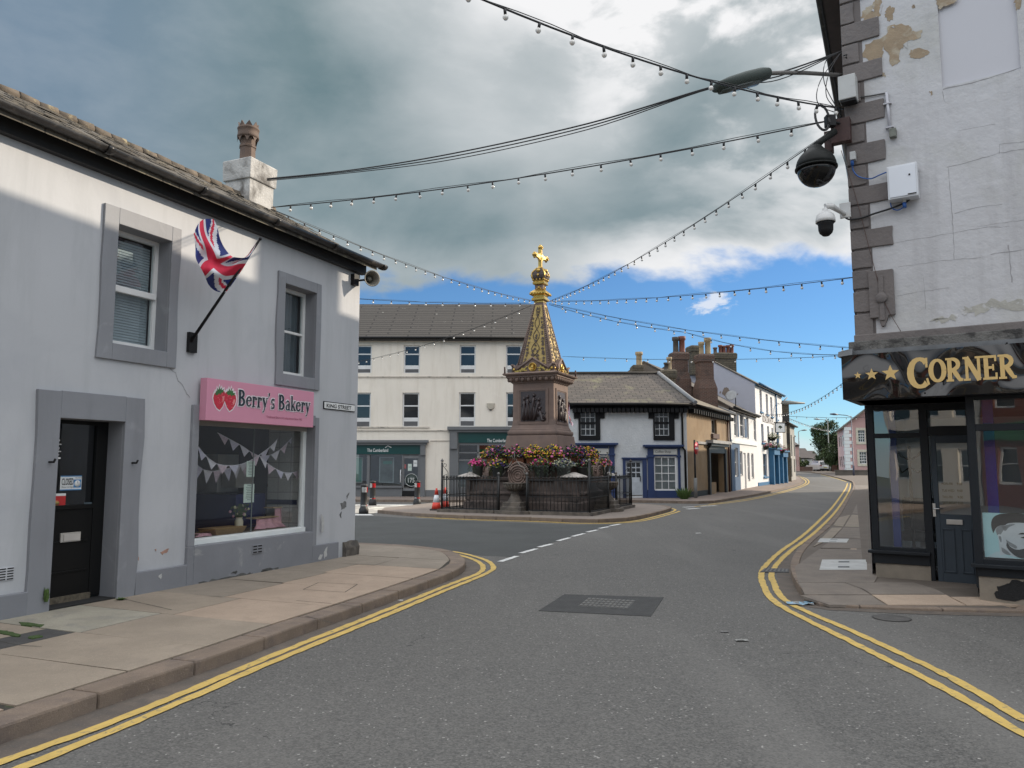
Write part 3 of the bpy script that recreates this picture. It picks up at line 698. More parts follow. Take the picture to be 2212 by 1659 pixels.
lines_px('yellow_lines_right', [
    [(2300, 1622), (2212, 1589), (2056, 1497), (1856, 1396), (1681, 1306), (1648.6, 1262), (1645, 1240), (1656, 1220), (1686, 1192), (1736, 1156), (1776, 1119), (1799, 1095), (1816, 1072), (1828, 1053), (1830.5, 1044)],
    [(2300, 1586), (2212, 1556), (2056, 1466), (1856, 1371), (1701, 1301), (1671, 1259), (1667, 1240), (1678, 1220), (1706, 1192), (1756, 1154), (1794, 1118), (1812, 1096), (1826, 1075), (1836, 1056), (1837.5, 1044)]], .088, ext=3, seed=11)
# far left footway in front of the coffee shop and up the street
kf_px = [(420, 1083), (780, 1084.5), (925, 1085.3), (1180, 1086), (1369, 1086), (1484, 1088), (1536, 1087.6), (1585, 1080), (1635, 1071.5), (1685, 1060), (1720, 1050), (1735.5, 1043), (1732, 1035.6), (1720, 1029), (1708, 1024.5)]
KF = smooth_line([P(x, y) for x, y in kf_px], 5)
inF = offset_line(KF, .15)
pave('pavement_far', [tuple(p[:2]) for p in inF] + [(38, 110), (30, 96), (-30, 44)], .105, M('far_paving', (.235, .185, .155), .88, .12, 1.2, .3, 60, stain=(.165, .135, .12), sscale=.8, slo=.45, shi=.7))
kerb('kerb_far', KF, .15, .115, kerb_m, 1.0, seed=9, bev=0)
lines_px('yellow_lines_far', [[(1530, 1090), (1590, 1082), (1640, 1073.5), (1690, 1062), (1726, 1051), (1741, 1042.5), (1736, 1035), (1722, 1028.5)],
                              [(1500, 1095), (1590, 1084.5), (1640, 1076), (1692, 1064), (1733, 1051.5), (1747.5, 1042.2), (1741, 1034), (1724, 1027.5)]], .09, seed=21)
lines_px('yellow_lines_beyond', [[(1773, 1025.5), (1800, 1032), (1828, 1040.5)], ], .12, seed=24)
# the traffic island
ki_px = [(700, 1104.5), (760, 1106), (815, 1108.5), (850, 1112), (905, 1116.6), (1035, 1122.4), (1165, 1126), (1251, 1129.7), (1322, 1129), (1374, 1123.5), (1426, 1111), (1449, 1104), (1446, 1099), (1410, 1095.5), (1369, 1093.7), (1300, 1091.8), (1180, 1090.5), (1050, 1090)]
KI = smooth_line([P(x, y) for x, y in ki_px[2:]], 5)
inI = offset_line(KI, .16)
island_m = M('island_paving', (.245, .205, .175), .88, .1, 1.5, .4, 70, stain=(.18, .15, .13), sscale=1.6, slo=.48, shi=.72, fine=.15)
pave('pavement_island', [tuple(p[:2]) for p in inI] + [tuple(P(940, 1091)[:2]), tuple(P(830, 1103)[:2])], .105, island_m)
kerb('kerb_island', KI, .155, .112, kerb_m, 1.1, seed=5, bev=.012)
mb = MB(); strip(mb, KI[10:], -.17, -.08, .008, 0, .005, .2, 31); strip(mb, KI[12:-30], -.36, -.27, .008, 0, .005, .2, 32)
mb.build('yellow_lines_island', yellow, base=(0, 0, 0), kind='structure')
# pale paving left of the island with irregular paler patches, white edge lines
pale = M('pale_crossing_paving', (.36, .34, .31), .85, .1, 1.2, .2, 40, stain=(.62, .60, .52), sscale=1.1, slo=.52, shi=.60)
mb = MB(); mb.prism([tuple(P(x, y)[:2]) for x, y in [(640, 1109), (800, 1109), (845, 1107), (870, 1104), (960, 1094), (1000, 1090.5), (620, 1090.5)]], -.01, .006, 0); mb.build('paved_crossing', pale, base=(-6, 27, 0), kind='structure')
mb = MB(); mb.prism([tuple(P(x, y)[:2]) for x, y in [(640, 1113.4), (807, 1113.4), (800, 1111), (640, 1111)]], -.01, .008, 0)
mb.prism([tuple(P(x, y)[:2]) for x, y in [(640, 1091.6), (930, 1091.6), (930, 1090.2), (640, 1090.2)]], -.01, .009, 0)
for s_ in [((1080, 1214), (1117, 1202)), ((1125, 1195.5), (1159, 1186)), ((1164, 1182.5), (1192, 1175.5)), ((1205, 1169), (1231, 1162)), ((1236, 1159.5), (1262, 1153)), ((1268, 1150), (1291, 1145)), ((1294, 1142), (1316, 1138)), ((1318, 1136.5), (1340, 1132.5))]:
    strip(mb, [P(*s_[0]), P(*s_[1])], -.055, .055, .008, 0, .008, .08, 40)
for s_ in [((1475, 1096), (1500, 1095)), ((1512, 1094), (1548, 1092.5)), ((1484, 1100), (1510, 1098))]:
    strip(mb, [P(*s_[0]), P(*s_[1])], -.1, .1, .007, 0, .01, .2, 41)
mb.build('white_road_markings', white_line, base=(0, 0, 0), kind='structure')

mb = MB(); o = [P(x, y) for x, y in [(1330, 1133), (1240, 1158), (1165, 1181), (1108, 1203), (1040, 1200), (900, 1178), (560, 1170), (560, 1112.5), (813, 1115), (905, 1120.5), (1035, 1126.5), (1165, 1131), (1251, 1134)]]
mb.prism([(p.x, p.y) for p in o], -.01, .0025, 0); mb.build('road_resurfaced_strip', M('asphalt_older', (.075, .079, .077), .85, .2, .8, .6, 70, stain=(.055, .056, .055), sscale=2.2, slo=.5, shi=.7, fine=.3), base=(-3, 20, 0), kind='structure')
# a cast cover frame and hairline cracks in the left slabs, moss in the joints
mb = MB(); cv = [P(x, y, .12) for x, y in ((655, 1273), (688, 1258), (772, 1262), (745, 1279))]
for p, q in zip(cv, cv[1:] + cv[:1]): strip(mb, [p, q], -.006, .006, .119, 0, .001, .2, 3)
for pts in ([(262, 1292), (300, 1301), (371, 1317)], [(640, 1297), (700, 1302), (770, 1310), (795, 1312)], [(0, 1385), (40, 1393), (90, 1396)], [(660, 1330), (690, 1338), (720, 1345)]):
    strip(mb, smooth_line([P(x, y, .12) for x, y in pts], 5), -.005, .005, .119, 0, .003, .05, 5)
mb.build('pavement_cracks', joint, base=(-3, 9, 0), kind='structure')
moss = M('moss', (.07, .12, .03), .95, .3, 40, .8, 120)
mb = MB()
for k, pts in enumerate(([(38, 1344), (60, 1345), (92, 1350), (88, 1354), (50, 1352)], [(0, 1362), (20, 1364), (45, 1372), (40, 1376), (0, 1368)], [(60, 1376), (85, 1372), (90, 1376), (70, 1381)])):
    mb.prism([(p[0], p[1]) for p in rough_poly([tuple(P(x, y, .12)[:2]) for x, y in pts], .012, 4, k)], .10, .124 + k * .001, 0)
mb.build('pavement_moss', moss, kind='stuff', label='green moss in the slab joints by the bakery door', category='moss')
# ------------------------------------------------------------------ ironwork and litter on the road
iron = M('cast_iron', (.16, .155, .145), .6, .2, 8, .4, 60, metal=.3)
mb = MB(); mb.prism([tuple(P(x, y)[:2]) for x, y in [(1163.6, 1320), (1218.6, 1284.5), (1433.6, 1291), (1406, 1332)]], 0, .006, 0)
mb.build('road_patch', asphalt_dark, base=(.8, 8, 0), kind='structure')
a, b, c, d = [P(x, y) for x, y in [(1248.6, 1311), (1271, 1293), (1372.6, 1298.6), (1356, 1317)]]
t = thing('manhole_cover', (a + c) / 2, 'oblong ribbed iron manhole cover in a dark patch mid road', 'manhole cover')
mb = MB(); mb.prism([tuple(p[:2]) for p in (a, b, c, d)], 0, .009, 0); mb.build('frame', M('iron_rim', (.10, .10, .098), .6, .2, 9), t)
mb = MB()
for i in range(11):
    for j in range(4):
        u0, u1 = (i + .16) / 11, (i + .84) / 11; v0, v1 = (j + .16) / 4, (j + .84) / 4
        def bl(u, v): return tuple(((a * (1 - v) + b * v) * (1 - u) + (d * (1 - v) + c * v) * u)[:2])
        mb.prism([bl(u0, v0), bl(u1, v0), bl(u1, v1), bl(u0, v1)], .008, .016, 0)
mb.build('tread_plate', iron, t)
pale_iron = M('galvanised_cover', (.50, .50, .48), .6, .12, 5, .3, 50, stain=(.35, .34, .32), sscale=4)
for k, (q, lab) in enumerate([(((1770, 1231), (1776, 1209), (1872, 1209), (1873, 1231)), 'large pale grey access cover in the pavement beside the corner shop'), (((1766, 1171), (1772, 1163), (1834, 1164), (1829, 1172)), 'small pale access cover farther up the right pavement')]):
    pts = [P(x, y, .12) for x, y in q]; t = thing('access_cover', sum(pts, Vector()) / 4, lab, 'access cover', 'access covers in the right pavement')
    mb = MB(); mb.prism([tuple(p[:2]) for p in pts], .11, .123, 0); mb.build('lid', pale_iron, t)
    mb = MB(); c_ = sum(pts, Vector()) / 4; e = (pts[2] - pts[1]) * .12; f = (pts[0] - pts[1]) * .05
    for o_ in (-.25, .25):
        m_ = c_ + (pts[0] - pts[1]) * o_; mb.prism([tuple((m_ + v)[:2]) for v in (-e - f, e - f, e + f, -e + f)], .12, .1245, 0)
    mb.build('lifting_slot', black_satin, t)
g_ = [P(x, y) for x, y in [(1640, 1237.5), (1652, 1228), (1704, 1230), (1704, 1238)]]
t = thing('drain_grate', sum(g_, Vector()) / 4, 'iron drain grate in the gutter at the right kerb', 'drain grate')
mb = MB(); mb.prism([tuple(p[:2]) for p in g_], 0, .010, 0); mb.build('frame', M('iron_dark', (.045, .043, .042), .6, .2, 9), t)
mb = MB()
for i in range(7):
    u0, u1 = (i + .2) / 7, (i + .7) / 7
    mb.prism([tuple((g_[0].lerp(g_[3], u) .lerp(g_[1].lerp(g_[2], u), v))[:2]) for u, v in ((u0, .12), (u1, .12), (u1, .88), (u0, .88))], .009, .016, 0)
mb.build('bars', iron, t)
c_ = P(1926, 1336, 0); mb = MB(); mb.lathe((c_.x, c_.y, .003), [(.19, 0), (.20, .004), (.17, .006), (.001, .006)], 0, 24)
mb.build('round_stopcock_cover', M('worn_cover', (.10, .095, .09), .8, .2, 8, .5), **tagd('round dark stopcock cover sunk in the road outside the corner shop', 'stopcock cover'))
def litter(name, px_, lab, cat, m, seed, s=1.0, h=0.0):
    rd = random.Random(seed); c = P(*px_, h); mb = MB(); w, l = .10 * s, .16 * s; g = 5
    pt = [[Vector((c.x + (i / (g - 1) - .5) * l * (1 + .2 * rd.random()), c.y + (j / (g - 1) - .5) * w, c.z + .006 + .016 * s * rd.random())) for i in range(g)] for j in range(g)]
    for j in range(g - 1):
        for i in range(g - 1): mb.face([pt[j][i], pt[j][i + 1], pt[j + 1][i + 1], pt[j + 1][i]], (i + j) % len(m) if isinstance(m, list) else 0)
    return mb.build(name, m, **tagd(lab, cat))
litter('crisp_packet', (1728, 1306), 'crumpled blue and silver wrapper in the gutter at the right kerb', 'litter', [M('wrapper_blue', (.25, .42, .55), .35, .2, 30), M('wrapper_silver', (.55, .58, .6), .25, .1, 30, metal=.6)], 3, 1.7)
litter('flattened_packet', (1603, 1385), 'flattened pale packet lying on the road', 'litter', M('packet', (.36, .36, .34), .5, .3, 30), 5, .65)
litter('paper_scrap', (1565, 1366), 'thin torn paper scrap behind the flattened packet on the road', 'litter', M('scrap', (.2, .195, .19), .8, .2, 30), 6, .45)
litter('paper_scrap', (1509, 1152.5), 'tiny white paper scrap on the road far up near the island', 'litter', M('scrap_white', (.6, .6, .58), .8, .1, 30), 7, .8)
litter('paper_scrap', (865, 1298), 'small pale scrap lying in the left gutter', 'litter', MATS['scrap_white'], 8, .4)

# ------------------------------------------------------------------ the bakery building on the left
zEL = FL.px(757, 578)[1] + .02
t = thing('bakery_building', FL.P(-6, 0), 'two storey pale grey rendered corner building with slate grey trim and stone slate roof', 'building')
rA = FL.rect([(256, 485), (369.8, 522), (355, 765), (237, 735)]); rB = FL.rect([(614.5, 612), (682, 634), (676, 821), (607.9, 803)])
rD = FL.rect([(127.8, 902.9), (271, 911.6), (240, 1296.5), (98, 1314)]); rS = FL.rect([(428, 903), (677, 920), (670, 1151), (411.7, 1176)])
rD = (rD[0], rD[1], .12, rD[3])
rC = (rA[0] - 4.6, rA[1] - 4.6, rA[2], rA[3]); rE = (rD[0] - 4.2, rD[0] - 2.6, .9, 2.5)
LEN = 24
zEt = 5.42
mb = MB(); wall_holes(mb, FL, -LEN, 0, -.1, zEt, [rA, rB, rD, rS, rC, rE], 0, .26, 1)
body(mb, FL, -LEN, 0, -.1, zEt, 4.56, 6.66)
wall = mb.build('wall', [render_L, trim_L], t)
# ragged rough stone at the foot of the corner
mb = MB(); rd = random.Random(2)
rings = []
for z, w in ((-.05, .13), (.12, .12), (.25, .10), (.36, .05)):
    rings.append([FL.P(-.36 + (i / 7) * .42, z + rd.uniform(-.02, .02), w * rd.uniform(.4, .8)) for i in range(8)] + [FL.P(.06, z, -.35), FL.P(-.34, z, -.35)])
mb.ring(rings, 0, False); mb.build('corner_stone', stone_dirty, t)
# trim: surrounds and plinth, set proud of the render
def surround(fr, r, wl_, wr, wt_, wb, d=.035, m=trim_L, name='surround', parent=t, irr=.012, seed=1, open_bottom=False, flat_bottom=None):
    a0, a1, z0, z1 = r; rd = random.Random(seed); mb = MB()
    def j(): return rd.uniform(-irr, irr)
    L = a0 - wl_; Rr = a1 + wr; Tt = z1 + wt_; Bb = z0 - wb
    left = [(L + j(), Bb + (Tt - Bb) * k / 5 + (0 if k in (0, 5) else 0)) for k in range(6)]; right = [(Rr + j(), Bb + (Tt - Bb) * k / 5) for k in range(6)]
    for k in range(5):
        for (p, q, e) in ((left[k], left[k + 1], a0), (right[k], right[k + 1], a1)):
            za, zb = p[1], q[1]
            pts = [(p[0], za), (q[0], zb), (e, zb), (e, za)]
            mb.fpoly(fr, pts, -.002, d, 0)
    mb.fbox(fr, a0, a1, z1, Tt + j() * .5, -.002, d - .001, 0)
    if wb > 0: mb.fbox(fr, a0, a1, Bb, z0, -.002, d - .001, 0)
    return mb.build(name, m, parent, bevel=.006)
surround(FL, rA, .20, .15, .20, .20, seed=1); surround(FL, rC, .20, .15, .20, .20, seed=7)
surround(FL, rB, .17, .13, .17, .19, seed=2)
surround(FL, (rD[0], rD[1], .1, rD[3]), .26, .27, .30, 0, seed=3, irr=.02, d=.045)
sL = FL.px(398, 1222)[0]; sR = FL.px(689, 1176)[0]; plz = FL.px(300, 1236)[1]; plr = FL.px(710, 1174)[1]; edg = FL.px(727, 1172)[0]
mb = MB()
mb.fbox(FL, -LEN, rD[0] - .25, -.1, plz - .02, -.002, .05, 0)
mb.fbox(FL, rD[1] + .26, sL, -.1, plz + .01, -.002, .051, 0); mb.fbox(FL, sL, rS[0], -.1, rS[2], -.002, .0525, 0)
mb.fbox(FL, rS[0], rS[1], -.1, rS[2], -.002, .0515, 0)
mb.fbox(FL, rS[1], edg, -.1, plr + .01, -.002, .05, 0)
mb.build('plinth', trim_plinth, t, bevel=.01)
mb = MB(); mb.fbox(FL, sL, rS[0], rS[2], rS[3] + .17, -.002, .049, 0); mb.fbox(FL, rS[1], rS[1] + .1, plr + .01, rS[3] + .14, -.002, .049, 0); mb.fbox(FL, rS[0], rS[1], rS[3], rS[3] + .17, -.002, .048, 0)
mb.build('surround', trim_L, t, bevel=.006)
# flaking paint between door and shop window, and on the wall near the corner
flake = M('bare_plaster_pink', (.42, .25, .19), .9, .15, 12, .4, 60); scuff = M('scuffed_dark', (.22, .22, .22), .9, .3, 12); scuffw = M('scuffed_pale', (.5, .5, .49), .9, .1, 12)
def px_patches(fr, specs, d, name, m, parent, amp=.012):
    for i, pts in enumerate(specs):
        mb = MB(); q = [fr.px(x, y, d) for x, y in pts]; mb.fpoly(fr, rough_poly(q, amp, 4, i + 3), d - .004, d + .0015, 0); mb.build(name, m, parent)
px_patches(FL, [[(290, 1180), (297, 1178), (297, 1192), (300, 1210), (293, 1212)], [(347, 1192), (365, 1184), (362, 1192), (350, 1198)], [(290, 1160), (295, 1160), (294, 1170), (290, 1168)], [(334, 1188), (338, 1186), (337, 1191)]], .002, 'bare_patch', flake, t, .008)
px_patches(FL, [[(735, 1088), (747, 1082), (748, 1096), (738, 1100)], [(733, 1112), (738, 1104), (737, 1120)], [(748, 1072), (754, 1064), (750, 1078)]], .002, 'scuff_mark', scuff, t, .012)
px_patches(FL, [[(694, 1110), (700, 1118), (699, 1150), (695, 1148)], [(700, 1192), (707, 1180), (706, 1200), (700, 1206)], [(690, 1200), (696, 1198), (694, 1208), (688, 1208)], [(340, 1246), (350, 1240), (348, 1252)]], .053, 'scuff_mark', scuffw, t, .012)
px_patches(FL, [[(430, 1258), (470, 1250), (520, 1240), (545, 1236), (545, 1242), (480, 1256), (430, 1266)], [(500, 1236), (512, 1234), (510, 1239)], [(565, 1232), (600, 1226), (600, 1229), (566, 1236)]], .053, 'damp_stain', M('damp_black', (.13, .13, .125), .9, .3, 12), t, .02)
# hairline crack
mb = MB(); cr = [FL.px(*p) for p in [(368, 795), (378, 806), (385, 822), (396, 836), (402, 850), (414, 862)]]; rd = random.Random(4)
pts = [(a + rd.uniform(-.01, .01), z + rd.uniform(-.01, .01)) for (a0_, z0_), (a1_, z1_) in zip(cr, cr[1:]) for a, z in [(a0_ + (a1_ - a0_) * k / 3, z0_ + (z1_ - z0_) * k / 3) for k in range(3)]]
ribbon(mb, FL, pts, .006, .0025, 0, lambda u, v: (u, v))
cr = [FL.px(*p) for p in [(243, 352), (248, 368), (254, 378), (262, 398)]]; ribbon(mb, FL, cr, .005, .0025, 0, lambda u, v: (u, v)); mb.build('crack', scuff, t)
# windows
blind_m = M('pale_blind', (.42, .46, .50), .8, .15, 2)
def slat_blind(fr, r, d, parent, name='blind', m=blind_m, top=1.0):
    mb = MB(); n = int((r[3] - r[2]) / .035)
    for i in range(n): mb.fbox(fr, r[0], r[1], r[2] + i * .035, r[2] + i * .035 + .027, d - .012, d, 0)
    return mb.build(name, m, parent)
for r in (rA, rC, rB):
    w = window(FL, r, -.20, t, white_pvc, glass, .055, 1, (.5,), None, bottom=.02, th=.06)
    if r is not rB: slat_blind(FL, (r[0] + .05, r[1] - .05, r[2] + .05, r[3] - .06), -.30, w)
    else:
        mb = MB(); k = 12
        pr = [(r[0] + .03 + (r[1] - r[0] - .06) * i / 40, -.34 + .02 * math.sin(i * 1.1)) for i in range(41)]
        for (p, q) in zip(pr, pr[1:]): mb.face([FL.P(p[0], r[2], p[1]), FL.P(q[0], r[2], q[1]), FL.P(q[0], r[3], q[1]), FL.P(p[0], r[3], p[1])], 0)
        mb.build('curtain', M('grey_curtain', (.10, .12, .14), .9, .1, 5), w)
w = window(FL, rE, -.20, t, white_pvc, glass, .055, 2, (.6,), M('dark_room', (.03, .03, .035), .9, .2))  # backing is a dark panel standing for the unlit room
# projecting sash edge
mb = MB(); mb.fbox(FL, rA[0] + .03, rA[1] - .03, (rA[2] + rA[3]) / 2 - .05, (rA[2] + rA[3]) / 2 + .03, -.22, -.165, 0); mb.build('window_rail', white_pvc, t, bevel=.008)
# shop window
sh = MB(); a0, a1, z0, z1 = rS; fw = .06
sh.fbox(FL, a0, a0 + .02, z0, z1, -.2, -.14, 0); sh.fbox(FL, a1 - .075, a1, z0, z1, -.2, -.13, 0); sh.fbox(FL, a0, a1 - .075, z0, z0 + .075, -.2, -.04, 0); sh.fbox(FL, a0, a1, z1 - .09, z1, -.2, -.12, 1)
sw = sh.build('shop_window', [white_paint, M('taupe_blind_box', (.30, .28, .26), .7, .1)], t, bevel=.006)
g = MB(); g.face([FL.P(a0 + .02, z0 + .075, -.17), FL.P(a1 - .075, z0 + .075, -.17), FL.P(a1 - .075, z1 - .09, -.17), FL.P(a0 + .02, z1 - .09, -.17)], 0); g.build('pane', glass_shop, sw)
g = MB(); mc = FL.px(545, 1050, -.17)[0]; g.fbox(FL, mc - .004, mc + .004, z0 + .075, z1 - .09, -.178, -.162, 0); g.build('glazing_joint', M('silicone', (.15, .17, .17), .4, 0), sw)
# the room behind
room = MB(); ra0, ra1, rz0, rz1, rdp = a0 - .5, a1 + .02, z0 - .35, z1 + .15, -3.2
room.face([FL.P(ra0, rz0, -.27), FL.P(ra1, rz0, -.27), FL.P(ra1, rz0, rdp), FL.P(ra0, rz0, rdp)], 0)
room.face([FL.P(ra0, rz1, -.27), FL.P(ra1, rz1, -.27), FL.P(ra1, rz1, rdp), FL.P(ra0, rz1, rdp)], 1)
room.face([FL.P(ra0, rz0, rdp), FL.P(ra1, rz0, rdp), FL.P(ra1, rz1, rdp), FL.P(ra0, rz1, rdp)], 2)
room.face([FL.P(ra0, rz0, -.27), FL.P(ra0, rz0, rdp), FL.P(ra0, rz1, rdp), FL.P(ra0, rz1, -.27)], 3)
room.face([FL.P(ra1, rz0, -.27), FL.P(ra1, rz0, -.92), FL.P(ra1, rz1, -.92), FL.P(ra1, rz1, -.27)], 4)
room.face([FL.P(ra1 - .01, rz0, -.92), FL.P(ra1 - .01, rz0, rdp), FL.P(ra1 - .01, rz1, rdp), FL.P(ra1 - .01, rz1, -.92)], 3)
tiles = M_brick('white_wall_tiles', (.45, .46, .43), (.42, .43, .41), (.2, .2, .19), .25, .25, .008, .3, .2, offset=0.0)
room.build('shop_interior', [M('floor_dark', (.05, .045, .04), .6), M('ceiling_dim', (.12, .12, .13), .9), M('back_wall_navy', (.015, .025, .09), .7, .2), M('side_wall_dark', (.03, .035, .05), .7), tiles], t)
mb = MB(); mb.fbox(FL, ra1 - .014, ra1 - .002, z0 + .42, z0 + .50, -.92, -.3, 0); mb.build('tile_border', M('navy_tile', (.012, .02, .05), .2), t)
# counter unit and display deck inside the window
mb = MB(); mb.fbox(FL, a0 - .4, a1 - .0, z0 - .3, z0 + .06, -.95, -.275, 0); mb.build('display_shelf', M('deck_wood', (.16, .11, .075), .6, .2, 5), t)
mb = MB(); mb.fbox(FL, a0 + .05, a0 + 1.0, z0 + .55, z0 + 1.1, -2.6, -2.2, 0); mb.fbox(FL, a0 - .3, a0 + 1.25, z0 - .3, z0 + .55, -2.7, -2.1, 1); mb.fbox(FL, ra1 - .5, ra1 - .02, z0 + .62, z0 + 1.25, -2.1, -1.55, 0); mb.fbox(FL, ra1 - .45, ra1 - .03, z0 + .7, z0 + 1.05, -1.5, -1.2, 0); mb.fbox(FL, ra1 - .7, ra1 - .02, z0 - .3, z0 + .60, -2.6, -.95, 1)
mb.build('counter', [M('pale_appliance', (.45, .42, .38), .3, .2, 3), M('navy_counter', (.01, .02, .10), .3)], t)
# door
dr = MB(); a0, a1, z0, z1 = rD; dd = -.24
gz1 = FL.px(240, 920, dd)[1]; gz0 = FL.px(140, 1095, dd)[1]; gx1 = FL.px(207, 1000, dd)[0]; gx0 = a0 + .06
dr.fbox(FL, a0, a0 + .055, z0, z1, dd - .06, dd, 0); dr.fbox(FL, a0 + .055, a1, gz1, z1, dd - .06, dd, 0); dr.fbox(FL, gx1, a1, z0 + .03, gz1, dd - .06, dd, 0)
dr.fbox(FL, a0 + .055, gx1, z0 + .03, gz0, dd - .06, dd - .01, 0)
for zz in (.26, .52): 
    zc = z0 + (gz0 - z0) * zz * 1.2; dr.fbox(FL, a0 + .1, gx1 - .05, zc, zc + .02, dd - .012, dd + .005, 0)
dr.fbox(FL, a0 + .055, gx1, gz0 - .03, gz0 + .02, dd - .03, dd + .01, 0)
do = dr.build('door', black_paint, t, bevel=.004)
g = MB(); g.face([FL.P(gx0, gz0 + .02, dd - .03), FL.P(gx1, gz0 + .02, dd - .03), FL.P(gx1, gz1, dd - .03), FL.P(gx0, gz1, dd - .03)]); g.build('pane', M_glass('door_glass', (.55, .62, .6), .08), do)
g = MB(); g.fbox(FL, a0, a1, z0, z1, dd - .9, dd - .88, 0); g.fbox(FL, a0, a1, z0 + .0, z0 + .02, dd - .9, dd - .05, 0); g.build('door_interior', M('hall_dark', (.05, .07, .065), .8, .3, 2), t)
g = MB(); q = FL.rect([(131, 1152), (173, 1168)], dd); g.fbox(FL, q[0], q[1], q[2], q[3], dd - .012, dd + .006, 0); g.fbox(FL, q[0] + .035, q[1] - .01, q[2] + .012, q[3] - .02, dd + .006, dd + .014, 1); g.build('letterbox', [M('letterbox_cream', (.50, .47, .43), .4), M('letterbox_flap', (.58, .54, .50), .35)], do, bevel=.002)
g = MB(); g.fbox(FL, a0 + .03, a1 - .15, z0 + .0, z0 + .08, dd - .02, dd + .03, 0); g.fbox(FL, a0, a1, -.05, z0 + .012, dd - .05, .02, 1); g.build('threshold', [M('rotten_wood', (.15, .125, .09), .9, .3, 20, .6), M('dark_step', (.02, .02, .02), .9)], t)
# notices behind the glass: opening card, burger advert, small papers, each its own thing
paper = M('paper_white', (.72, .73, .72), .7, .03); blue_ink = M('blue_ink', (.05, .22, .48), .6); black_ink = M('black_ink', (.015, .015, .02), .6); red_ink = M('red_ink', (.55, .03, .03), .6); pale_green = M('paper_green', (.52, .62, .55), .7, .03)
NF = dd - .024
q = FL.rect([(131, 1029), (176.5, 1026), (175, 1059), (128.5, 1059)], NF)
t2 = thing('closed_sign', FL.P((q[0] + q[1]) / 2, q[2], NF), 'white and blue closed card with a clock dial hung in the bakery door', 'sign')
g = MB(); g.fbox(FL, q[0], q[1], q[2], q[3], NF, NF + .003, 0); g.fbox(FL, q[0], q[1], q[2], q[2] + .012, NF + .003, NF + .004, 1); g.fbox(FL, q[0], q[1], q[3] - .012, q[3], NF + .003, NF + .004, 1)
g.build('card', [paper, blue_ink], t2)
g = MB(); W = q[1] - q[0]; Hh = q[3] - q[2]; text_mesh(g, 'CLOSED', FL, q[0] + W * .05, q[2] + Hh * .38, Hh * .46, NF + .003, 0, sx=W * .60 / (Hh * .46 * 5.5), bold=.02); text_mesh(g, 'Please Call Again', FL, q[0] + W * .06, q[2] + Hh * .18, Hh * .11, NF + .003, 0, sx=.9); text_mesh(g, 'WILL RETURN', FL, q[0] + W * .68, q[2] + Hh * .80, Hh * .09, NF + .003, 0, sx=.75)
g.build('lettering', black_ink, t2)
g = MB(); c_ = (q[0] + W * .80, q[2] + Hh * .45); g.fbox(FL, c_[0] - Hh * .28, c_[0] + Hh * .28, c_[1] - Hh * .28, c_[1] + Hh * .28, NF + .003, NF + .0045, 0)
g.lathe(FL.P(c_[0], c_[1], NF + .0045), [(Hh * .23, 0), (Hh * .23, .001), (.0001, .001)], 1, 20, axis=FL.N); g.fbox(FL, c_[0] - .002, c_[0] + .002, c_[1], c_[1] + Hh * .16, NF + .0056, NF + .0062, 2)
g.build('clock_dial', [blue_ink, paper, black_ink], t2)
q = FL.rect([(113, 1066), (142, 1066), (140, 1104), (111, 1105)], NF); W = q[1] - q[0]; Hh = q[3] - q[2]
t2 = thing('burger_advert', FL.P((q[0] + q[1]) / 2, q[2], NF), 'small red burger advert stuck in the bakery door beneath the closed card', 'poster')
g = MB(); g.fbox(FL, q[0], q[1], q[2], q[3] - Hh * .14, NF, NF + .003, 0); g.fbox(FL, q[0], q[1], q[3] - Hh * .14, q[3], NF, NF + .003, 1); g.build('sheet', [red_ink, paper], t2)
g = MB(); bx, bz = q[0] + W * .34, q[2] + Hh * .45; g.lathe(FL.P(bx, bz, NF + .003), [(W * .2, 0), (W * .2, .001), (.0001, .001)], 0, 16, axis=FL.N); g.fbox(FL, bx - W * .2, bx + W * .2, bz - .012, bz - .002, NF + .0045, NF + .005, 1); g.fbox(FL, bx - W * .19, bx + W * .19, bz + .002, bz + .008, NF + .0045, NF + .005, 2)
g.build('burger_picture', [M('bun', (.5, .22, .08), .6), M('patty', (.12, .05, .03), .6), M('leaf_green', (.2, .4, .08), .6)], t2)
g = MB(); text_mesh(g, '3.50', FL, q[0] + W * .52, q[2] + Hh * .16, Hh * .12, NF + .003, 0); g.build('price', M('price_yellow', (.8, .5, .05), .6), t2)
t2 = thing('notice', FL.P(*FL.px(118, 985, NF), NF), 'black and white opening notice high in the bakery door window', 'notice')
q = FL.rect([(117, 946), (134, 946), (130, 992), (113, 992)], NF); g = MB()
for k in range(6): g.fbox(FL, q[0], q[1] - (.02 if k % 2 else 0), q[2] + (q[3] - q[2]) * (k + .1) / 6, q[2] + (q[3] - q[2]) * (k + (.55 if k in (0, 5) else .35)) / 6, NF, NF + .002, 0)
g.ball(FL.P((q[0] + q[1]) / 2, (q[2] + q[3]) / 2, NF), .022, 0, sq=(1, 1, 1)); g.build('print', paper, t2)
g = MB(); q = FL.rect([(182, 1088), (205, 1082), (202, 1120), (180, 1122)], NF); g.fbox(FL, q[0], q[1], q[2], q[3], NF - .006, NF - .004, 0)
g.build('leaflet', M('faded_leaflet', (.09, .12, .14), .7, .1, 20), **tagd('faded dim leaflet low in the right of the bakery door glass', 'leaflet'))
# door hooks
for k, (x, y, l) in enumerate([(107, 998, 'small black iron hook on the left jamb of the bakery door'), (286, 1000, 'small black iron hook on the right jamb of the bakery door')]):
    a_, z_ = FL.px(x, y, .05); g = MB(); g.tube([FL.P(a_, z_, .045), FL.P(a_, z_, .12), FL.P(a_ + .005, z_ + .035, .135)], .012, 0, 8); g.build('wall_hook', black_satin, **tagd(l, 'hook'))
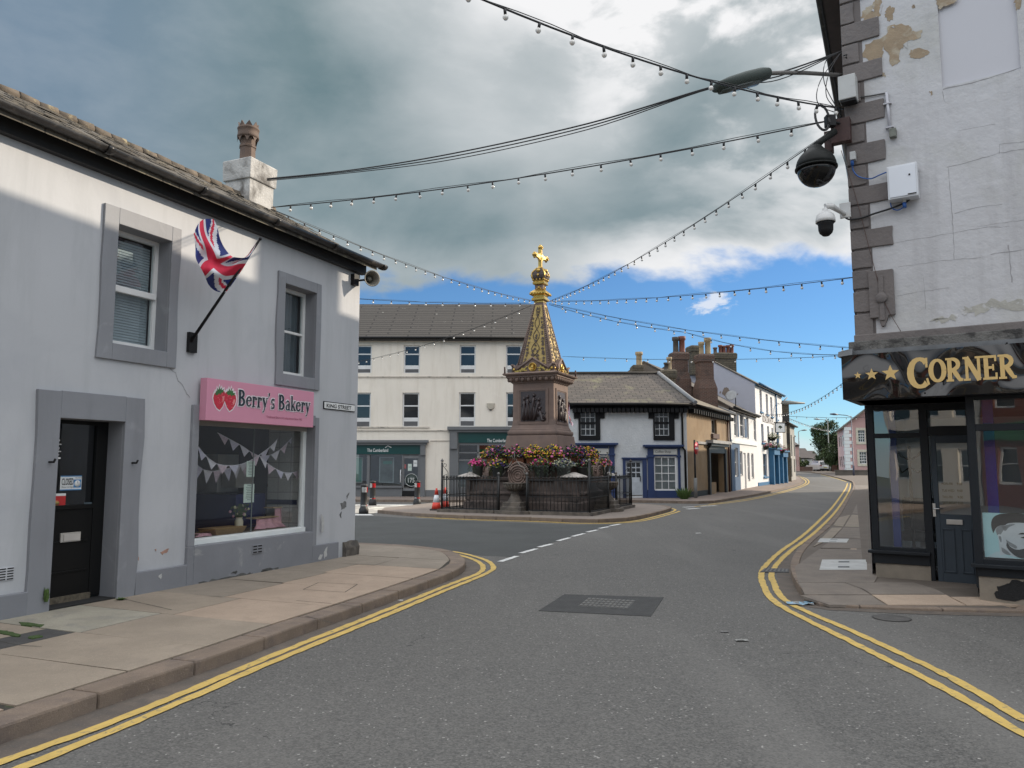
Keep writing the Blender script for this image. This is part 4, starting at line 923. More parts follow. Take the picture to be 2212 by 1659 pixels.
# air vents
for (p0, p1, nm, lab) in [((545, 1178), (565, 1194), 3, ''), ((-4, 1228), (28, 1252), 5, '')]:
    dpl = .053 if nm == 3 else .0; q = FL.rect([p0, p1], dpl); g = MB(); g.fbox(FL, q[0], q[1], q[2], q[3], dpl - .003, dpl + .012, 0)
    o_ = g.build('air_vent', trim_plinth if nm == 3 else render_L, t, bevel=.004); g = MB()
    cols = 2
    for i in range(nm):
        for c_ in range(cols):
            w_ = (q[1] - q[0]) / cols; z_ = q[2] + (q[3] - q[2]) * (i + .3) / nm; g.fbox(FL, q[0] + w_ * (c_ + .1), q[0] + w_ * (c_ + .9), z_, z_ + (q[3] - q[2]) / nm * .45, dpl + .012, dpl + .0135, 0)
    g.build('slots', black_paint, o_)
# roof, eaves, gutter
mb = MB(); gable_roof(mb, FL, -LEN - .2, .12, zEt - .02, 6.66, 0, 4.56, 0, .28, .10)
# ragged slate edges along the verge and eaves so the outline is uneven
rd = random.Random(9)
sl = (6.66 - zEt + .02) / 2.28
for i in range(330):
    a = rd.uniform(-16, .1); k = rd.random() ** .7; dd_ = .26 - 2.4 * k; z = zEt + (0 - dd_) * sl + .10
    w_, h_ = rd.uniform(.14, .3), rd.uniform(.12, .2)
    mb.hexa([FL.P(a, z + .0, dd_), FL.P(a + w_, z + .0, dd_), FL.P(a + w_, z + h_ * sl, dd_ - h_), FL.P(a, z + h_ * sl, dd_ - h_), FL.P(a, z + .016, dd_), FL.P(a + w_, z + .016, dd_), FL.P(a + w_, z + h_ * sl + .008, dd_ - h_), FL.P(a, z + h_ * sl + .008, dd_ - h_)], 0)
roof = mb.build('roof', slate_L, t)
mb = MB()
for i in range(56): 
    a = -16 + i * .29; mb.tube([FL.P(a, 6.74 + rd.uniform(-.012, .012), -2.28), FL.P(a + .27, 6.74 + rd.uniform(-.012, .012), -2.28)], [.10, .105], 0, 8)
mb.build('ridge_tiles', M('ridge_tile', (.15, .12, .09), .9, .3, 5, .6, 40, stain=(.25, .21, .13), sscale=5, slo=.58, shi=.68), roof)
mb = MB(); mb.fbox(FL, -LEN, .05, zEt - .26, zEt - .0, .0, .10, 0); mb.fbox(FL, -LEN, .08, zEt - .04, zEt + .0, .0, .26, 0); mb.build('fascia_board', M('fascia_black', (.016, .016, .017), .6, .2, 4), t)
gut = M('gutter_black', (.028, .026, .025), .35, .3, 3, stain=(.06, .055, .05), sscale=6, slo=.52, shi=.66)
mb = MB(); n = 10; pr = [(.31 + .075 * math.cos(math.pi + math.pi * i / n), zEt - .055 + .075 * math.sin(math.pi + math.pi * i / n)) for i in range(n + 1)] + [(.31 + .062 * math.cos(-math.pi * i / n), zEt - .055 + .062 * math.sin(-math.pi * i / n)) for i in range(n + 1)]
mb.ring([[FL.P(a, z, d) for d, z in pr] for a in (-LEN, .34)], 0, True)
for i in range(15): 
    a = .2 - i * 1.45; mb.ring([[FL.P(a_, zEt - .055 + (z - zEt + .055) * 1.15, .31 + (d - .31) * 1.15) for d, z in pr] for a_ in (a, a + .09)], 0, True)
mb.build('gutter', gut, t)
# chimney
ca0, ca1 = -.76, -.10
chm = M('limewashed_chimney', (.52, .51, .49), .9, .12, 3, .8, 22, stain=(.13, .12, .11), sscale=2.6, slo=.46, shi=.66, bdist=.02)
cz1 = D(521, 338, 13.95).z
mb = MB(); rings = []
for z, g_ in ((5.8, 0), (cz1 - .42, 0), (cz1 - .42, .03), (cz1 - .38, .035), (cz1 - .03, .045), (cz1, -.01)):
    rings.append([FL.P(a, z, d) for a, d in ((ca0 - g_, -1.98 + g_), (ca1 + g_, -1.98 + g_), (ca1 + g_, -2.58 - g_), (ca0 - g_, -2.58 - g_))])
mb.ring(rings, 0, False)
ch = mb.build('chimney', chm, roof, bevel=.015)
pc = FL.P(-.50, cz1 - .01, -2.30)
clay = M('clay_pot', (.15, .10, .075), .75, .2, 6, .3, 40, stain=(.09, .06, .05), sscale=5, slo=.55, shi=.7)
mb = MB(); mb.lathe(pc, [(.155, 0), (.15, .30), (.165, .31), (.165, .34), (.145, .36), (.145, .52)], 0, 8, False)
mb.lathe(pc, [(.2, .50), (.205, .54), (.195, .58), (.195, .66), (.205, .67), (.205, .70), (.19, .71), (.17, .72), (.16, .5)], 0, 16)
for i in range(8):
    a = 2 * math.pi * i / 8; a2 = a + 2 * math.pi / 8
    p = [pc + Vector((.19 * math.cos(x), .19 * math.sin(x), .70 + (.0 if k != 1 else .11))) for k, x in enumerate((a, (a + a2) / 2, a2))]; q = [pc + Vector((.165 * math.cos(x), .165 * math.sin(x), .70 + (.0 if k != 1 else .11))) for k, x in enumerate((a, (a + a2) / 2, a2))]
    mb.face(p, 0); mb.face(q[::-1], 0); mb.face([p[0], p[1], q[1], q[0]], 0); mb.face([p[1], p[2], q[2], q[1]], 0)
    b_ = a + .2; 
    mb.face([pc + Vector((.15 * math.cos(x) * 1.32, .15 * math.sin(x) * 1.32, z)) for x, z in ((a, .50), (a + .25, .40), (a + .5, .50))], 0)
mb.build('chimney_pot', clay, ch)

# ------------------------------------------------------------------ things in the bakery window
bunt = [M('bunting_pink', (.62, .50, .56), .8, .15, 40), M('bunting_lilac', (.55, .53, .63), .8, .12, 40), M('bunting_white', (.66, .64, .68), .8, .1, 40)]
def bunting(name, pts_px, d, lab, seed, n, drop=.135):
    pts = smooth_line([Vector((*FL.px(x, y, d), 0)) for x, y in pts_px], 6); rd = random.Random(seed)
    W3 = [FL.P(p.x, p.y, d) for p in pts]; L = resample(W3, sum((b - a).length for a, b in zip(W3, W3[1:])) / n)
    t2 = thing(name, L[0], lab, 'bunting', 'strings of bunting in the bakery window'); g = MB(); g.tube(W3, .006, 0, 5); g.build('tape', bunt[2], t2)
    for i, (a, b) in enumerate(zip(L, L[1:])):
        m_ = (a + b) / 2; e = (b - a) * .46; tip = m_ + Vector((0, 0, -drop)) + FL.X * rd.uniform(-.03, .03) + FL.N * rd.uniform(-.03, .03)
        g = MB(); g.face([m_ - e, tip, m_ + e], 0); g.face([m_ - e + FL.N * .002, m_ + e + FL.N * .002, tip + FL.N * .002], 0); g.build('pennant', bunt[(i + seed) % 3], t2)
bunting('bunting', [(426, 962), (450, 990), (480, 1005), (530, 1000), (580, 968), (600, 948)], -.3, 'front left swag of pink and lilac bunting inside the bakery window', 1, 8)
bunting('bunting', [(560, 985), (590, 1010), (625, 1022), (660, 1005), (690, 960)], -.31, 'front right swag of pale bunting dipping low near the right edge of the window', 2, 8)
bunting('bunting', [(470, 935), (520, 962), (560, 985), (600, 975), (640, 935)], -.45, 'rear swag of bunting hanging between the two front swags', 0, 8)
bunting('bunting', [(420, 1000), (450, 1018), (500, 1010), (540, 1000)], -.8, 'deepest lilac bunting seen low at the left of the bakery window', 4, 6, .2)
for k, (p0, p1, lab) in enumerate([((534, 996), (550, 1030), 'upper pale green price list taped inside the bakery window'), ((528, 1046), (549, 1085), 'lower pale green price list taped inside the bakery window')]):
    q = FL.rect([p0, p1], -.19); t2 = thing('price_list', FL.P(q[0], q[2], -.19), lab, 'notice', 'price lists in the bakery window'); g = MB(); g.fbox(FL, q[0], q[1], q[2], q[3], -.20, -.197, 0); g.build('sheet', pale_green, t2)
    g = MB(); rd = random.Random(k)
    for i in range(9):
        z_ = q[3] - (q[3] - q[2]) * (i + 1) / 10.5; w_ = (q[1] - q[0]) * rd.uniform(.3, .7); c_ = (q[0] + q[1]) / 2; g.fbox(FL, c_ - w_ / 2, c_ + w_ / 2, z_, z_ + .010, -.197, -.1965, 0)
    g.build('print', M('grey_ink', (.2, .24, .22), .7), t2)
sh = rS[2] + .065
vx = FL.px(516, 1130, -.45)[0]; vb = FL.P(vx, sh, -.45)
t2 = thing('flower_vase', vb, 'cream jug of pink and white flowers in the bakery window', 'vase'); g = MB(); g.lathe(vb, [(.05, 0), (.062, .02), (.062, .16), (.045, .2), (.05, .22), (.04, .2)], 0, 16); g.build('jug', M('cream_glaze', (.62, .56, .42), .3), t2)
g = MB(); rd = random.Random(1); 
for i in range(26):
    a_ = rd.uniform(0, 6.28); r_ = rd.uniform(.02, .17); p = vb + Vector((r_ * math.cos(a_), r_ * math.sin(a_), .30 + rd.uniform(-.04, .12) - r_ * .3)); g.tube([vb + Vector((0, 0, .2)), p], .003, 1, 4)
    if i % 2 == 0: g.ball(p, rd.uniform(.018, .03), 0 if i % 4 else 2, 7, 4)
    else:
        for k in range(5):
            q_ = p + Vector((rd.uniform(-.04, .04), rd.uniform(-.04, .04), rd.uniform(-.05, .04))); g.face([q_, q_ + Vector((.03, 0, .012)), q_ + Vector((.036, .01, .036)), q_ + Vector((.006, .01, .026))], 1)
g.build('flowers', [M('petal_pink', (.55, .28, .34), .7), M('stem_green', (.08, .13, .05), .8), M('petal_cream', (.55, .52, .34), .7)], t2)
q0 = FL.px(448, 1165, -.42); q1 = FL.px(517, 1155, -.42)
t2 = thing('bread_basket', FL.P((q0[0] + q1[0]) / 2, sh, -.42), 'shallow wicker basket on the sill of the bakery window', 'basket')
wick = M('wicker', (.34, .21, .10), .8, .25, 60, .8, 120); c_ = FL.P((q0[0] + q1[0]) / 2, sh, -.45)
g = MB(); hw = (q1[0] - q0[0]) / 2
for s0, s1, h0, h1 in ((.82, .98, 0, .085), (.98, 1.0, .085, .095)):
    ring = [[FL.P((q0[0] + q1[0]) / 2 + i * hw * s, sh + h, -.45 + j * .17 * s) for i, j in ((-1, -1), (1, -1), (1, 1), (-1, 1))] for s, h in ((s0, h0), (s1, h1))]
    g.ring(ring, 0, False, False)
g.ring([[FL.P((q0[0] + q1[0]) / 2 + i * hw * s, sh + h, -.45 + j * .17 * s) for i, j in ((-1, -1), (1, -1), (1, 1), (-1, 1))] for s, h in ((1, .095), (.9, .09), (.76, .012))], 0, False, True)
g.build('basket_body', wick, t2)
cloth = M('pink_cloth', (.62, .34, .38), .85, .12, 20)
def drape(name, pts, lab, seed):
    """cloth over steps: (a, z) outline of the top, hanging folds in front"""
    t2 = None; g = MB(); rd = random.Random(seed); nn = 26
    for (a_, b_, zt, d_) in pts:
        prev = None
        for i in range(nn + 1):
            u = i / nn; a = a_ + (b_ - a_) * u; f = .03 * math.sin(u * 19 + seed) + rd.uniform(-.006, .006)
            col_ = [FL.P(a + (u - .5) * .0, sh + zt, d_ - .18), FL.P(a, sh + zt + .006, d_), FL.P(a + (u - .5) * .10, sh + zt * .5, d_ + .02 + f * .7), FL.P(a + (u - .5) * .28, sh + .004, d_ + .05 + f)]
            if prev:
                for k in range(3): g.face([prev[k], col_[k], col_[k + 1], prev[k + 1]], 0, True)
            prev = col_
    return g.build(name, cloth, **tagd(lab, 'cloth'))
ax = lambda x, y=1130, d=-.5: FL.px(x, y, d)[0]
drape('pink_cloth', [(ax(605), ax(636), .29, -.62), (ax(556), ax(600), .15, -.52)], 'pink cloth draped over display steps at the right of the bakery window', 2)
g = MB(); g.fbox(FL, ax(600), ax(640), sh + .30, sh + .318, -.80, -.60, 0); g.fbox(FL, ax(552), ax(602), sh + .165, sh + .18, -.70, -.5, 0); g.build('wooden_riser', M('pale_wood', (.42, .30, .17), .6, .15, 10), **tagd('two thin wooden display boards resting on the pink cloth in the bakery', 'display board'))
drape('pink_cloth', [(ax(420), ax(455), .03, -.40)], 'low pink cloth at the left corner of the bakery window sill', 5)
g = MB(); p = FL.rect([(548, 1045), (613, 1045), (613, 1128), (548, 1128)], -1.2)
for bx in ((p[0], p[1], p[3] - .05, p[3]), (p[1] - .05, p[1], p[2] - .2, p[3] - .05), (p[0], p[0] + .05, p[2] - .2, p[3] - .05)): g.fbox(FL, *bx, -1.24, -1.2, 0)
g.build('picture_easel', M('red_wood', (.20, .06, .03), .5, .15, 8), **tagd('reddish brown wooden frame standing inside the bakery', 'frame'))

# ------------------------------------------------------------------ signs on the bakery
q = FL.rect([(447.4, 814.8), (679, 848), (676, 924), (445, 906.5)], .17)
pinkm = M('sign_pink', (.62, .27, .37), .45, .02)
t2 = thing('shop_sign', FL.P((q[0] + q[1]) / 2, q[2], .05), 'pink sign board reading Berry\'s Bakery above the shop window', 'sign')
g = MB(); g.fbox(FL, q[0], q[1], q[2], q[3], .05, .17, 0); g.build('board', pinkm, t2, bevel=.004)
W = q[1] - q[0]; Hh = q[3] - q[2]
navy_ink = M('navy_ink', (.018, .03, .045), .5)
wz, wh = FL.px(590, 883.5, .17)[1], Hh * .40
ta = FL.px(513, 868, .17)[0]; te = FL.px(669, 880, .17)[0]
g = MB(); tw = sign_word(g, "Berry's Bakery", FL, ta, wz, wh, .173, 0, .8, .12); g.build('lettering_outline', M('outline_white', (.78, .70, .73), .5), t2)
k = (te - ta) / tw * .8
bpy.data.objects.remove(bpy.data.objects['lettering_outline'])
g = MB(); sign_word(g, "Berry's Bakery", FL, ta, wz, wh, .1725, 0, k, .14); g.build('lettering_outline', MATS['outline_white'], t2)
g = MB(); sign_word(g, "Berry's Bakery", FL, ta, wz, wh, .181, 0, k, .0); g.build('lettering', navy_ink, t2)
g = MB(); text_mesh(g, 'Traditional Bakers & Confectioners Since 1962', FL, FL.px(575, 899, .17)[0], q[2] + Hh * .17, Hh * .06, .172, 0, sx=.92); g.build('tagline', M('maroon_ink', (.28, .05, .10), .5), t2)
sb_red = M('berry_red', (.60, .03, .06), .5, .15, 30); sb_l = M('berry_leaf', (.05, .16, .05), .5); sb_hi = M('berry_light', (.75, .25, .25), .5)
for k2, (cx, tilt) in enumerate(((FL.px(474, 862, .17)[0], .25), (FL.px(497, 864, .17)[0], -.15))):
    cz = q[2] + Hh * .50; w_ = W * .050; h_ = Hh * .23
    sh_ = [(0, -1), (.45, -.72), (.82, -.2), (.98, .35), (.8, .75), (.35, .95), (0, .88), (-.35, .95), (-.8, .75), (-.98, .35), (-.82, -.2), (-.45, -.72)]
    rot = lambda x, y, s: (cx + (x * w_ * s * math.cos(tilt) - y * h_ * s * math.sin(tilt) * .3), cz + y * h_ * s + x * w_ * s * math.sin(tilt))
    g = MB(); g.fpoly(FL, [rot(x, y, 1.2) for x, y in sh_], .17, .172 + .0004 * k2, 0)
    lf = [(-.75, .7), (-.5, 1.05), (-.4, .95), (-.3, 1.3), (-.1, 1.05), (.05, 1.45), (.15, 1.05), (.35, 1.25), (.4, .95), (.7, 1.05), (.62, .7), (.3, .72), (.15, .5), (-.05, .72), (-.35, .55)]
    g.fpoly(FL, [rot(x * 1.15, y * 1.05 + .02, 1.12) for x, y in lf], .17, .1715 + .0004 * k2, 0)
    g.build('strawberry_outline', MATS['outline_white'], t2)
    g = MB(); g.fpoly(FL, [rot(x, y, 1.05) for x, y in sh_], .17, .1735 + .0004 * k2, 0); g.fpoly(FL, [rot(x, y, 1.0) for x, y in lf], .17, .1755, 1)
    g.fpoly(FL, [rot(x, y, 1.0) for x, y in [(.55, .3), (.85, .35), (.75, -.1), (.5, -.35), (.45, 0)]], .17, .1745 + .0004 * k2, 2)
    rd = random.Random(k2)
    for i in range(12):
        x, y = rd.uniform(-.6, .6), rd.uniform(-.6, .6); g.fpoly(FL, [rot(x - .05, y, 1), rot(x, y - .06, 1), rot(x + .05, y, 1), rot(x, y + .06, 1)], .17, .176, 2)
    g.build('strawberry', [sb_red, sb_l, sb_hi], t2)
q = FL.rect([(700, 866), (768, 874.6), (767, 890.7), (699.5, 882.6)], .02); W = q[1] - q[0]; Hh = q[3] - q[2]
t2 = thing('street_sign', FL.P(q[0], q[2], .0), 'white metal street nameplate reading KING STREET on the bakery wall', 'street sign')
g = MB(); g.fbox(FL, q[0], q[1], q[2], q[3], .002, .018, 0); g.build('plate', black_satin, t2, bevel=.004); g = MB(); g.fbox(FL, q[0] + .014, q[1] - .014, q[2] + .014, q[3] - .014, .018, .0205, 0); g.build('face', paper, t2)
g = MB(); text_mesh(g, 'KING STREET', FL, q[0] + W * .07, q[2] + Hh * .24, Hh * .50, .0205, 0, sx=W * .86 / (Hh * .5 * 8.9), bold=.02); g.build('lettering', black_ink, t2)
# ------------------------------------------------------------------ the corner shop on the right
REC = 1.0
t = thing('corner_shop_building', FR.P(2, 0), 'tall white rendered corner building with grey quoins and flaking paint above a black shopfront', 'building')
render_R = M('white_render_worn', (.53, .53, .545), .8, .06, .9, .5, 7, stain=(.43, .43, .41), sscale=.8, slo=.50, shi=.70, bdist=.03, streak=(.40, .395, .405))
quoin_m = M('quoin_paint', (.165, .146, .140), .75, .08, 2, .6, 16, stain=(.115, .105, .105), sscale=2, slo=.5, shi=.75, bdist=.02)
bare = M('bare_render', (.35, .27, .185), .9, .12, 6, .6, 30, stain=(.40, .35, .27), sscale=4, slo=.5, shi=.6)
panel = FR.rect([(2020, -60), (2190, -90), (2203, 146), (2036.5, 192)]); ztop = 9.5
panel = (panel[0], panel[1], panel[2], 9.3)
mb = MB(); wall_holes(mb, FR, 0, 9, 3.12, ztop, [panel], 0, .035, 0)
mb.face([FR.P(panel[0], panel[2], -.035), FR.P(panel[1], panel[2], -.035), FR.P(panel[1], panel[3], -.035), FR.P(panel[0], panel[3], -.035)], 1)
mb.face([FR.P(0, ztop), FR.P(9, ztop), FR.P(4.5, 11.8)], 0)
FS = Frame(4.67, 10.26, 243.43)
mb.face([FS.P(-16, 3.12), FS.P(0, 3.12), FS.P(0, ztop), FS.P(-16, ztop)], 0)
mb.face([FS.P(-16, 0), FS.P(-1.2, 0), FS.P(-1.2, 3.12), FS.P(-16, 3.12)], 0)
bk = [FS.P(-16, 0), FS.P(-16, 0, -9)]; mb.face([bk[0], bk[1], bk[1] + Vector((0, 0, ztop)), bk[0] + Vector((0, 0, ztop))], 0)
mb.face([FR.P(9, 0), FS.P(-16, 0, -9), FS.P(-16, ztop, -9), FR.P(9, ztop)], 0)
w_ = mb.build('wall', [render_R, M('smooth_render_panel', (.53, .53, .565), .75, .03, .6, .1, 8)], t)
# faint ashlar joints and cracks cut in the render
mb = MB(); rd = random.Random(8)
def crackline(pts, w, d=.0018):
    q = [FR.px(x, y) for x, y in pts]; out = []
    for (a, z), (b, y) in zip(q, q[1:]):
        n = max(2, int(math.hypot(b - a, y - z) / .06))
        out += [(a + (b - a) * k / n + rd.uniform(-.006, .006), z + (y - z) * k / n + rd.uniform(-.006, .006)) for k in range(n)]
    out.append(q[-1]); ribbon(mb, FR, out, [w * rd.uniform(.3, 1.3) for _ in out], d, 0, lambda u, v: (u, v))
for pts, w in [([(2046, 362), (2110, 345), (2158, 331), (2212, 322)], .008), ([(1926, 526), (2010, 512), (2120, 492), (2180, 489)], .006), ([(2063, 461), (2110, 449), (2165, 441)], .007), ([(2140, 549), (2178, 544), (2212, 539)], .012), ([(2178, 529), (2180, 544), (2184, 590), (2186, 610)], .009), ([(1940, 577), (2040, 563), (2120, 556)], .005), ([(1935, 640), (1990, 630), (2050, 622)], .005), ([(2048, 362), (2052, 400), (2057, 460), (2061, 560)], .006), ([(1995, 600), (1998, 640), (1999, 668)], .005), ([(2158, 331), (2160, 312), (2212, 306)], .006), ([(2110, 490), (2160, 482), (2212, 475)], .004), ([(2070, 282), (2150, 268)], .004), ([(2036, 196), (2038, 215), (2044, 222)], .007), ([(2036, 193), (2100, 180), (2150, 165), (2204, 146)], .014)]:
    crackline(pts, w)
mb.build('cracks', M('crack_dark', (.33, .325, .33), .95), t)
c3 = lambda x, y: (1783 + x / 4.319, y / 4.319)
k_ = px_patches(FR, [[c3(*p) for p in pl_] for pl_ in (
    [(345, 110), (400, 60), (440, 40), (470, -30), (520, -30), (520, 60), (515, 150), (440, 200), (360, 185), (330, 160)], [(560, 100), (600, 50), (640, 80), (620, 180), (580, 200), (555, 160)],
    [(580, 250), (700, 225), (800, 240), (800, 290), (910, 290), (880, 350), (780, 380), (720, 430), (700, 480), (690, 580), (620, 630), (590, 500), (540, 430), (530, 540), (400, 570), (345, 520), (370, 420), (480, 370), (570, 330)],
    [(790, 470), (880, 450), (975, 480), (940, 520), (850, 550), (785, 540)], [(1025, -40), (1240, -40), (1240, 0), (1130, 50), (1070, 80), (1035, 30)], [(1760, -40), (1840, -40), (1835, 60), (1790, 100), (1765, 30)], [(525, 665), (555, 680), (560, 715), (530, 715)], [(970, 850), (1000, 860), (985, 890)], [(815, 45), (832, 50), (828, 75), (815, 65)])], .0025, 'bare_patch', bare, t, .015)
px_patches(FR, [[c3(*p) for p in pl_] for pl_ in ([(430, 100), (445, 80), (455, 110)], [(470, 160), (482, 150), (480, 175)], [(505, 60), (525, 40), (520, 110), (508, 130)], [(440, 60), (450, 55), (452, 75)], [(610, 250), (640, 240), (650, 262)], [(730, 420), (760, 380), (775, 460)])], .0065, 'paint_flake', render_R, t, .008)
c4 = lambda x, y: (1700.7 + x / 3.5575, 274.3 + y / 3.5575)
px_patches(FR, [[c4(*p) for p in pl_] for pl_ in ([(1320, 1400), (1400, 1380), (1560, 1330), (1700, 1330), (1819, 1340), (1819, 1400), (1700, 1420), (1560, 1400), (1450, 1440), (1350, 1440)], [(1100, 1480), (1200, 1460), (1300, 1450), (1280, 1480), (1150, 1500)])], .0022, 'worn_band', M('worn_render', (.43, .42, .38), .9, .15, 5, .8, 18, stain=(.56, .56, .57), sscale=5, slo=.5, shi=.6), t, .03)
# quoins
mb = MB()
Q = [(1875, -30, 17), (1842, 19, 62), (1889.5, 63, 105), (1851.8, 106, 148), (1903.9, 149, 189), (1856, 191, 232), (1908, 234, 276), (1863, 278, 317), (1910, 319, 363), (1866.5, 365, 407), (1920, 409, 448), (1872, 450, 499), (1926.4, 501, 543), (1878, 545, 585), (1878, 587, 628), (1880, 632, 677), (1882, 680, 730)]
def zc(Y): # height of pixel row Y on the corner edge
    x = 1790 + (Y / 740) * 50; return FR.px(x + 8, Y)[1]
rd = random.Random(12)
for i, (xr, y0, y1) in enumerate(Q):
    z1, z0 = zc(y0), zc(y1); a1 = FR.px(xr, (y0 + y1) / 2 - (xr - 1815) * .2)[0]; a1 *= 1.14 if a1 < .4 else 1.03
    gap = .008
    pts = [(-.02, z0 + gap), (a1 * .5, z0 + gap + rd.uniform(-.01, .01)), (a1, z0 + gap), (a1 + rd.uniform(-.01, .01), (z0 + z1) / 2), (a1, z1 - gap), (a1 * .5, z1 - gap + rd.uniform(-.008, .008)), (-.02, z1 - gap)]
    mb.fpoly(FR, pts, -.01, .030, 0)
    ds = .30 if a1 > .35 else .5
    mb.fbox(FS, -ds, .03, z0 + gap, z1 - gap, -.005, .032, 0)
for i in range(9):
    z0 = 9.5 - (i + 1) * .0
mb.build('quoins', quoin_m, t, bevel=.010)
mb = MB(); mb.fbox(FR, 0, .23, 3.12, 9.5, -.002, .006, 0); mb.fbox(FS, -.2, .0, 3.12, 9.5, -.002, .006, 0); mb.build('quoin_joints', M('quoin_joint_paint', (.15, .132, .127), .8, .1, 4), t)
pl_ = FR.rect([(1879, 590), (1931.8, 580), (1934, 700), (1880, 712)]); mb = MB()
a0, a1, z0, z1 = pl_; mb.fpoly(FR, [(a0, z0 + .12), (a0 + .10, z0 + .12), (a0 + .13, z0), (a1 - .13, z0), (a1 - .08, z0 + .14), (a1, z0 + .14), (a1, z1), (a0, z1)], -.002, .06, 0)
pt_ = mb.build('tie_plate', quoin_m, t, bevel=.008); mb = MB(); ca = (a0 + a1) / 2; cz = (z0 + z1) / 2
mb.fbox(FR, ca - .03, ca + .03, cz - .30, cz + .30, .06, .078, 0); mb.lathe(FR.P(ca, cz, .06), [(.07, 0), (.07, .03), (.04, .04), (.0001, .045)], 0, 14, axis=FR.N); mb.build('tie_bolt', quoin_m, pt_, bevel=.004)
# roof
mb = MB(); gable_roof(mb, FS, -16.2, .18, 9.5, 11.8, 0, 9, 0, .36, .12); rf = mb.build('roof', M_brick('grey_slates', (.085, .08, .078), (.06, .06, .06), (.025, .025, .025), .3, .2, .008, .8, .6), t)
mb = MB(); mb.fbox(FS, -16.2, .1, 9.28, 9.42, .02, .34, 0); mb.build('eaves_board', M('eaves_brown', (.05, .035, .03), .7, .2, 5), t)
mb = MB(); mb.tube([FS.P(.16, 9.36, .40), FS.P(-16, 9.36, .40)], .06, 0, 8); mb.build('gutter', gut, t)
mb = MB(); mb.fbox(FS, -12.2, -10.9, 10.6, 14.3, -4.9, -4.0, 0); mb.build('chimney', M_brick('red_chimney_brick', (.24, .085, .05), (.15, .06, .045), (.10, .09, .08), .22, .075, .012, .9, .8, stain=(.05, .04, .035), slo=.5, shi=.7, sscale=2.5), rf)
# ledge above the sign
mb = MB(); q = FR.rect([(1846, 741), (2300, 700), (2300, 728), (1846, 763)], .1)
mb.fbox(FR, -.10, 8.5, q[2], q[3], -.01, .14, 0); mb.fbox(FR, -.04, 8.5, q[3], q[3] + .10, -.01, .06, 1); mb.build('cornice', [M('sooty_stone', (.17, .165, .155), .9, .2, 4, .9, 30, stain=(.045, .043, .042), sscale=6, slo=.48, shi=.62, bdist=.02), quoin_m], t, bevel=.012)
ld = q[2]
# fascia box carrying the sign
SD = .30
q = FR.rect([(1816, 769), (2212, 739), (2212, 845), (1822, 865)], SD)
sa0, sa1, sz0, sz1 = q[0], 7.6, q[2], q[3]
mb = MB(); mb.fbox(FR, sa0 + .01, sa1, sz0, sz1 - .01, -REC + .02, SD - .02, 0); mb.fbox(FR, sa0 + .03, sa1, sz1 - .01, ld + .01, -.3, SD - .06, 1)
mb.build('fascia_box', [black_satin, M('lead_flashing', (.16, .17, .18), .6, .2, 6)], t)
mb = MB(); mb.hexa([FR.P(sa0 - .04, sz1 - .02, SD + .03), FR.P(sa0 + .14, sz1 + .0, SD + .02), FR.P(sa0 + .14, sz1 + .02, -.1), FR.P(sa0 - .04, sz1 + .0, -.1), FR.P(sa0 - .03, sz1 + .05, SD + .01), FR.P(sa0 + .14, sz1 + .09, SD - .02), FR.P(sa0 + .14, sz1 + .10, -.1), FR.P(sa0 - .03, sz1 + .06, -.1)], 0)
mb.build('flashing_cap', MATS['lead_flashing'], t)
# glossy sign face with its buckled reflections
def M_gloss_sign():
    m, nt, b = base_mat('sign_black_gloss'); b.inputs['Base Color'].default_value = (.008, .007, .007, 1); b.inputs['Roughness'].default_value = .06; b.inputs['Specular IOR Level'].default_value = .5; b.inputs['IOR'].default_value = 1.6
    g = geo(nt); w = N_(nt, 'ShaderNodeTexNoise'); nt.links.new(g, w.inputs['Vector']); w.inputs['Scale'].default_value = 1.3; w.inputs['Detail'].default_value = .5; w.inputs['Distortion'].default_value = 1.4
    bumpn(nt, b, w.outputs['Fac'], .75, .35); return m
t2 = thing('shop_sign', FR.P(1.2, sz0, SD), 'long glossy black fascia sign with three gold stars and the word CORNER', 'sign')
mb = MB(); mb.fbox(FR, sa0, sa1, sz0, sz1, SD - .018, SD, 0); mb.build('board', M_gloss_sign(), t2)
gold_p = M('sign_gold', (.62, .43, .17), .4, .03, 5)
cxy = lambda x, y: FR.px(x, y, SD)
q0 = cxy(1962, 800); q1 = cxy(2197, 790); zb = cxy(2050, 824)[1]; zt = cxy(2050, 774)[1]
mb = MB(); w0 = sign_word(mb, 'CORNER', FR, 0, 0, 1, 0, 0, 1, 0, 1.32); hh = zt - zb
mb = MB(); sign_word(mb, 'CORNER', FR, q0[0], zb, hh, SD + .004, 0, (q1[0] - q0[0]) / (w0 * hh), .02, 1.32); mb.build('lettering', gold_p, t2)
for (x, y, r_) in ((1853, 811, 8.5), (1883, 809, 14.5), (1923.5, 806, 20)):
    c_ = cxy(x, y); e = cxy(x + r_, y); mb = MB(); star(mb, FR, c_[0], c_[1], (e[0] - c_[0]) * 1.0, SD + .006); mb.build('star', gold_p, t2)
mb = MB(); 
for (x, y) in ((1887, 855), (1998, 849), (2175, 741), (1820, 773)): mb.lathe(FR.P(*cxy(x, y), SD), [(.012, 0), (.008, .006), (.0001, .007)], 0, 8, axis=FR.N)
mb.build('fixing_screws', black_satin, t2)
